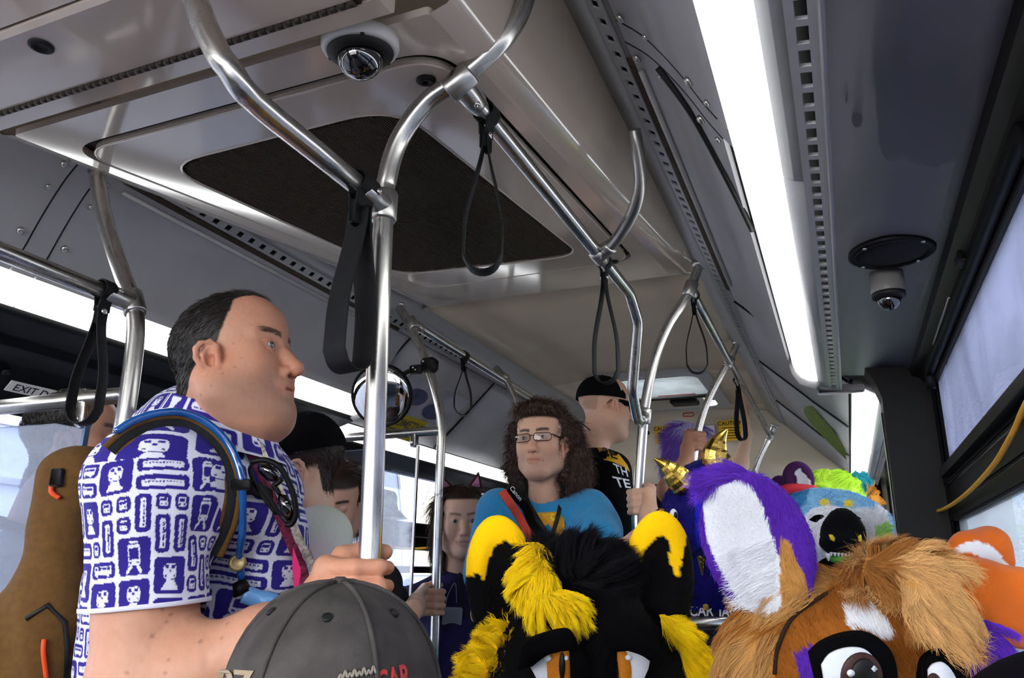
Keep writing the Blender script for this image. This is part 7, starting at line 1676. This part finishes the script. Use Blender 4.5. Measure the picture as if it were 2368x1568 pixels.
# ---- lime and plum costume behind the wolf, and the teal puff beside it
LIM, PLM, TEA = hexc('a8d433'), hexc('3a1c44'), hexc('2f9aa6')
li = thing('person', 'person in a lime green furry costume head with plum ears behind the wolf', 'person', A(-.05, 3.0, -.94))
hL = PD(1890, 1160, 2.85); ax_l = axes(-88)
sl = Sdf(); sl.ell(hL, (.14, .155, .095), .03, 'u', ax_l); sl.ell(PD(1925, 1122, 2.85), (.08, .08, .045), .04, 'u', ax_l); VFl = sl.mesh(.009); lo_ = part('costume_head', VFl, M['fur'], li, col=np.tile(A(*LIM), (len(VFl[0]), 1)), label='lime furry head')
fur('long_fur', VFl, lo_, M['fur'], 6500, .035, lambda P, N: np.tile(dirpx(.5, -.3), (len(P), 1)) + (P - hL) * 3 + .4 * ns(1)(P), colset(LIM, .15), None, .0024, 3, .002, .5, .55, .2, 501, 0, 60, 110)
se = Sdf(); Bq = earpart(se, PD(1850, 1150, 2.74), PD(1842, 1068, 2.74), .055, .025, -hL, .02, .6); earpart(se, PD(1808, 1150, 2.80), PD(1800, 1100, 2.80), .035, .02, -hL, .02, 0); VFq = se.mesh(.0055); inn = region([(1838, 1092), (1850, 1085), (1872, 1110), (1882, 1140), (1850, 1140)], 2); part('ear', VFq, M['fur'], li, col=np.where(inn(VFq[0])[:, None], A(*WHT) * .8, A(*PLM)), label='plum ears with a pale lining')
part('head_band', tube(spline([PD(1798, 1140, 2.70), PD(1830, 1130, 2.69), (PD(1885, 1134, 2.69))], 6), .018, 12), mat('red_band', 'a81a26', .7), li)
costume_body(li, hL + A(-.04, .05, 0), -88, mat('lime_costume_plush', '8fb82c', .95, 0, .2, 50, sheen=.3), z0=-.94, seated=False, w=.13)
pu = thing('person', 'person in a costume with a teal and orange furry tuft, far right of the group', 'person', A(.05, 3.2, -.94))
hP = PD(1996, 1150, 3.42); sp2 = Sdf(); sp2.ell(PD(1986, 1124, 3.40), (.058, .052, .056), .02); sp2.ell(PD(2006, 1165, 3.43), (.06, .045, .065), .03); VFu = sp2.mesh(.007); og = region([(2004, 1128), (2040, 1120), (2040, 1200), (2010, 1180)], 4)
tc = lambda P: np.where(og(P)[:, None], A(*hexc('e39a3c')), A(*TEA)); tu = part('costume_head', VFu, M['fur'], pu, col=tc(VFu[0]), label='teal and orange furry head')
fur('long_fur', VFu, tu, M['fur'], 3500, .030, away(hP), lambda P, rng: np.clip(tc(P) * (1 + rng.normal(0, .2, (len(P), 1))), 0, 1), None, .0024, 3, .002, .5, .6, .25, 502, 0, 60, 70)
costume_body(pu, hP - A(.07, 0, 0), -88, mat('teal_costume_plush', '2a7f8a', .95, 0, .2, 50, sheen=.3), z0=-.94, seated=False, w=.11)

# ---- seat in front of the dragon with its grab rail, and benches under the seated passengers
M['seatgrey'] = mat('grey_speckled_seat_cloth', '5b5f69', .9, 0, .45, 60)
rail0, rail1 = PD(1560, 1443, 1.86), PD(1760, 1441, 1.90)
gr = thing('seat_back', 'grey speckled seat back with a steel top rail below the dragon', 'seat', (rail0 + rail1) / 2 * A(1, 1, 0) + A(0, 0, -1.3)); axr = unit(rail1 - rail0)
part('top_rail', tube(np.array([rail0, rail1]), .016, 16), M['steel'], gr)
cb = (rail0 + rail1) / 2; part('back_panel', box(cb - A(0, 0, .30), (np.linalg.norm(rail1 - rail0), .03, .50), (axr, np.cross(A(0, 0, 1), axr), A(0, 0, 1)), .01), M['seatgrey'], gr)
for p in (rail0, rail1): part('leg', tube(np.array([p, p * A(1, 1, 0) + A(0, 0, -1.3)]), .014, 12), M['steel'], gr)

# ------------------------------------------------------------------ lift everything from camera height to the real floor
for o in list(COL.objects):
    if o.parent is None and o.type != 'CAMERA': o.location.z += CAM_H
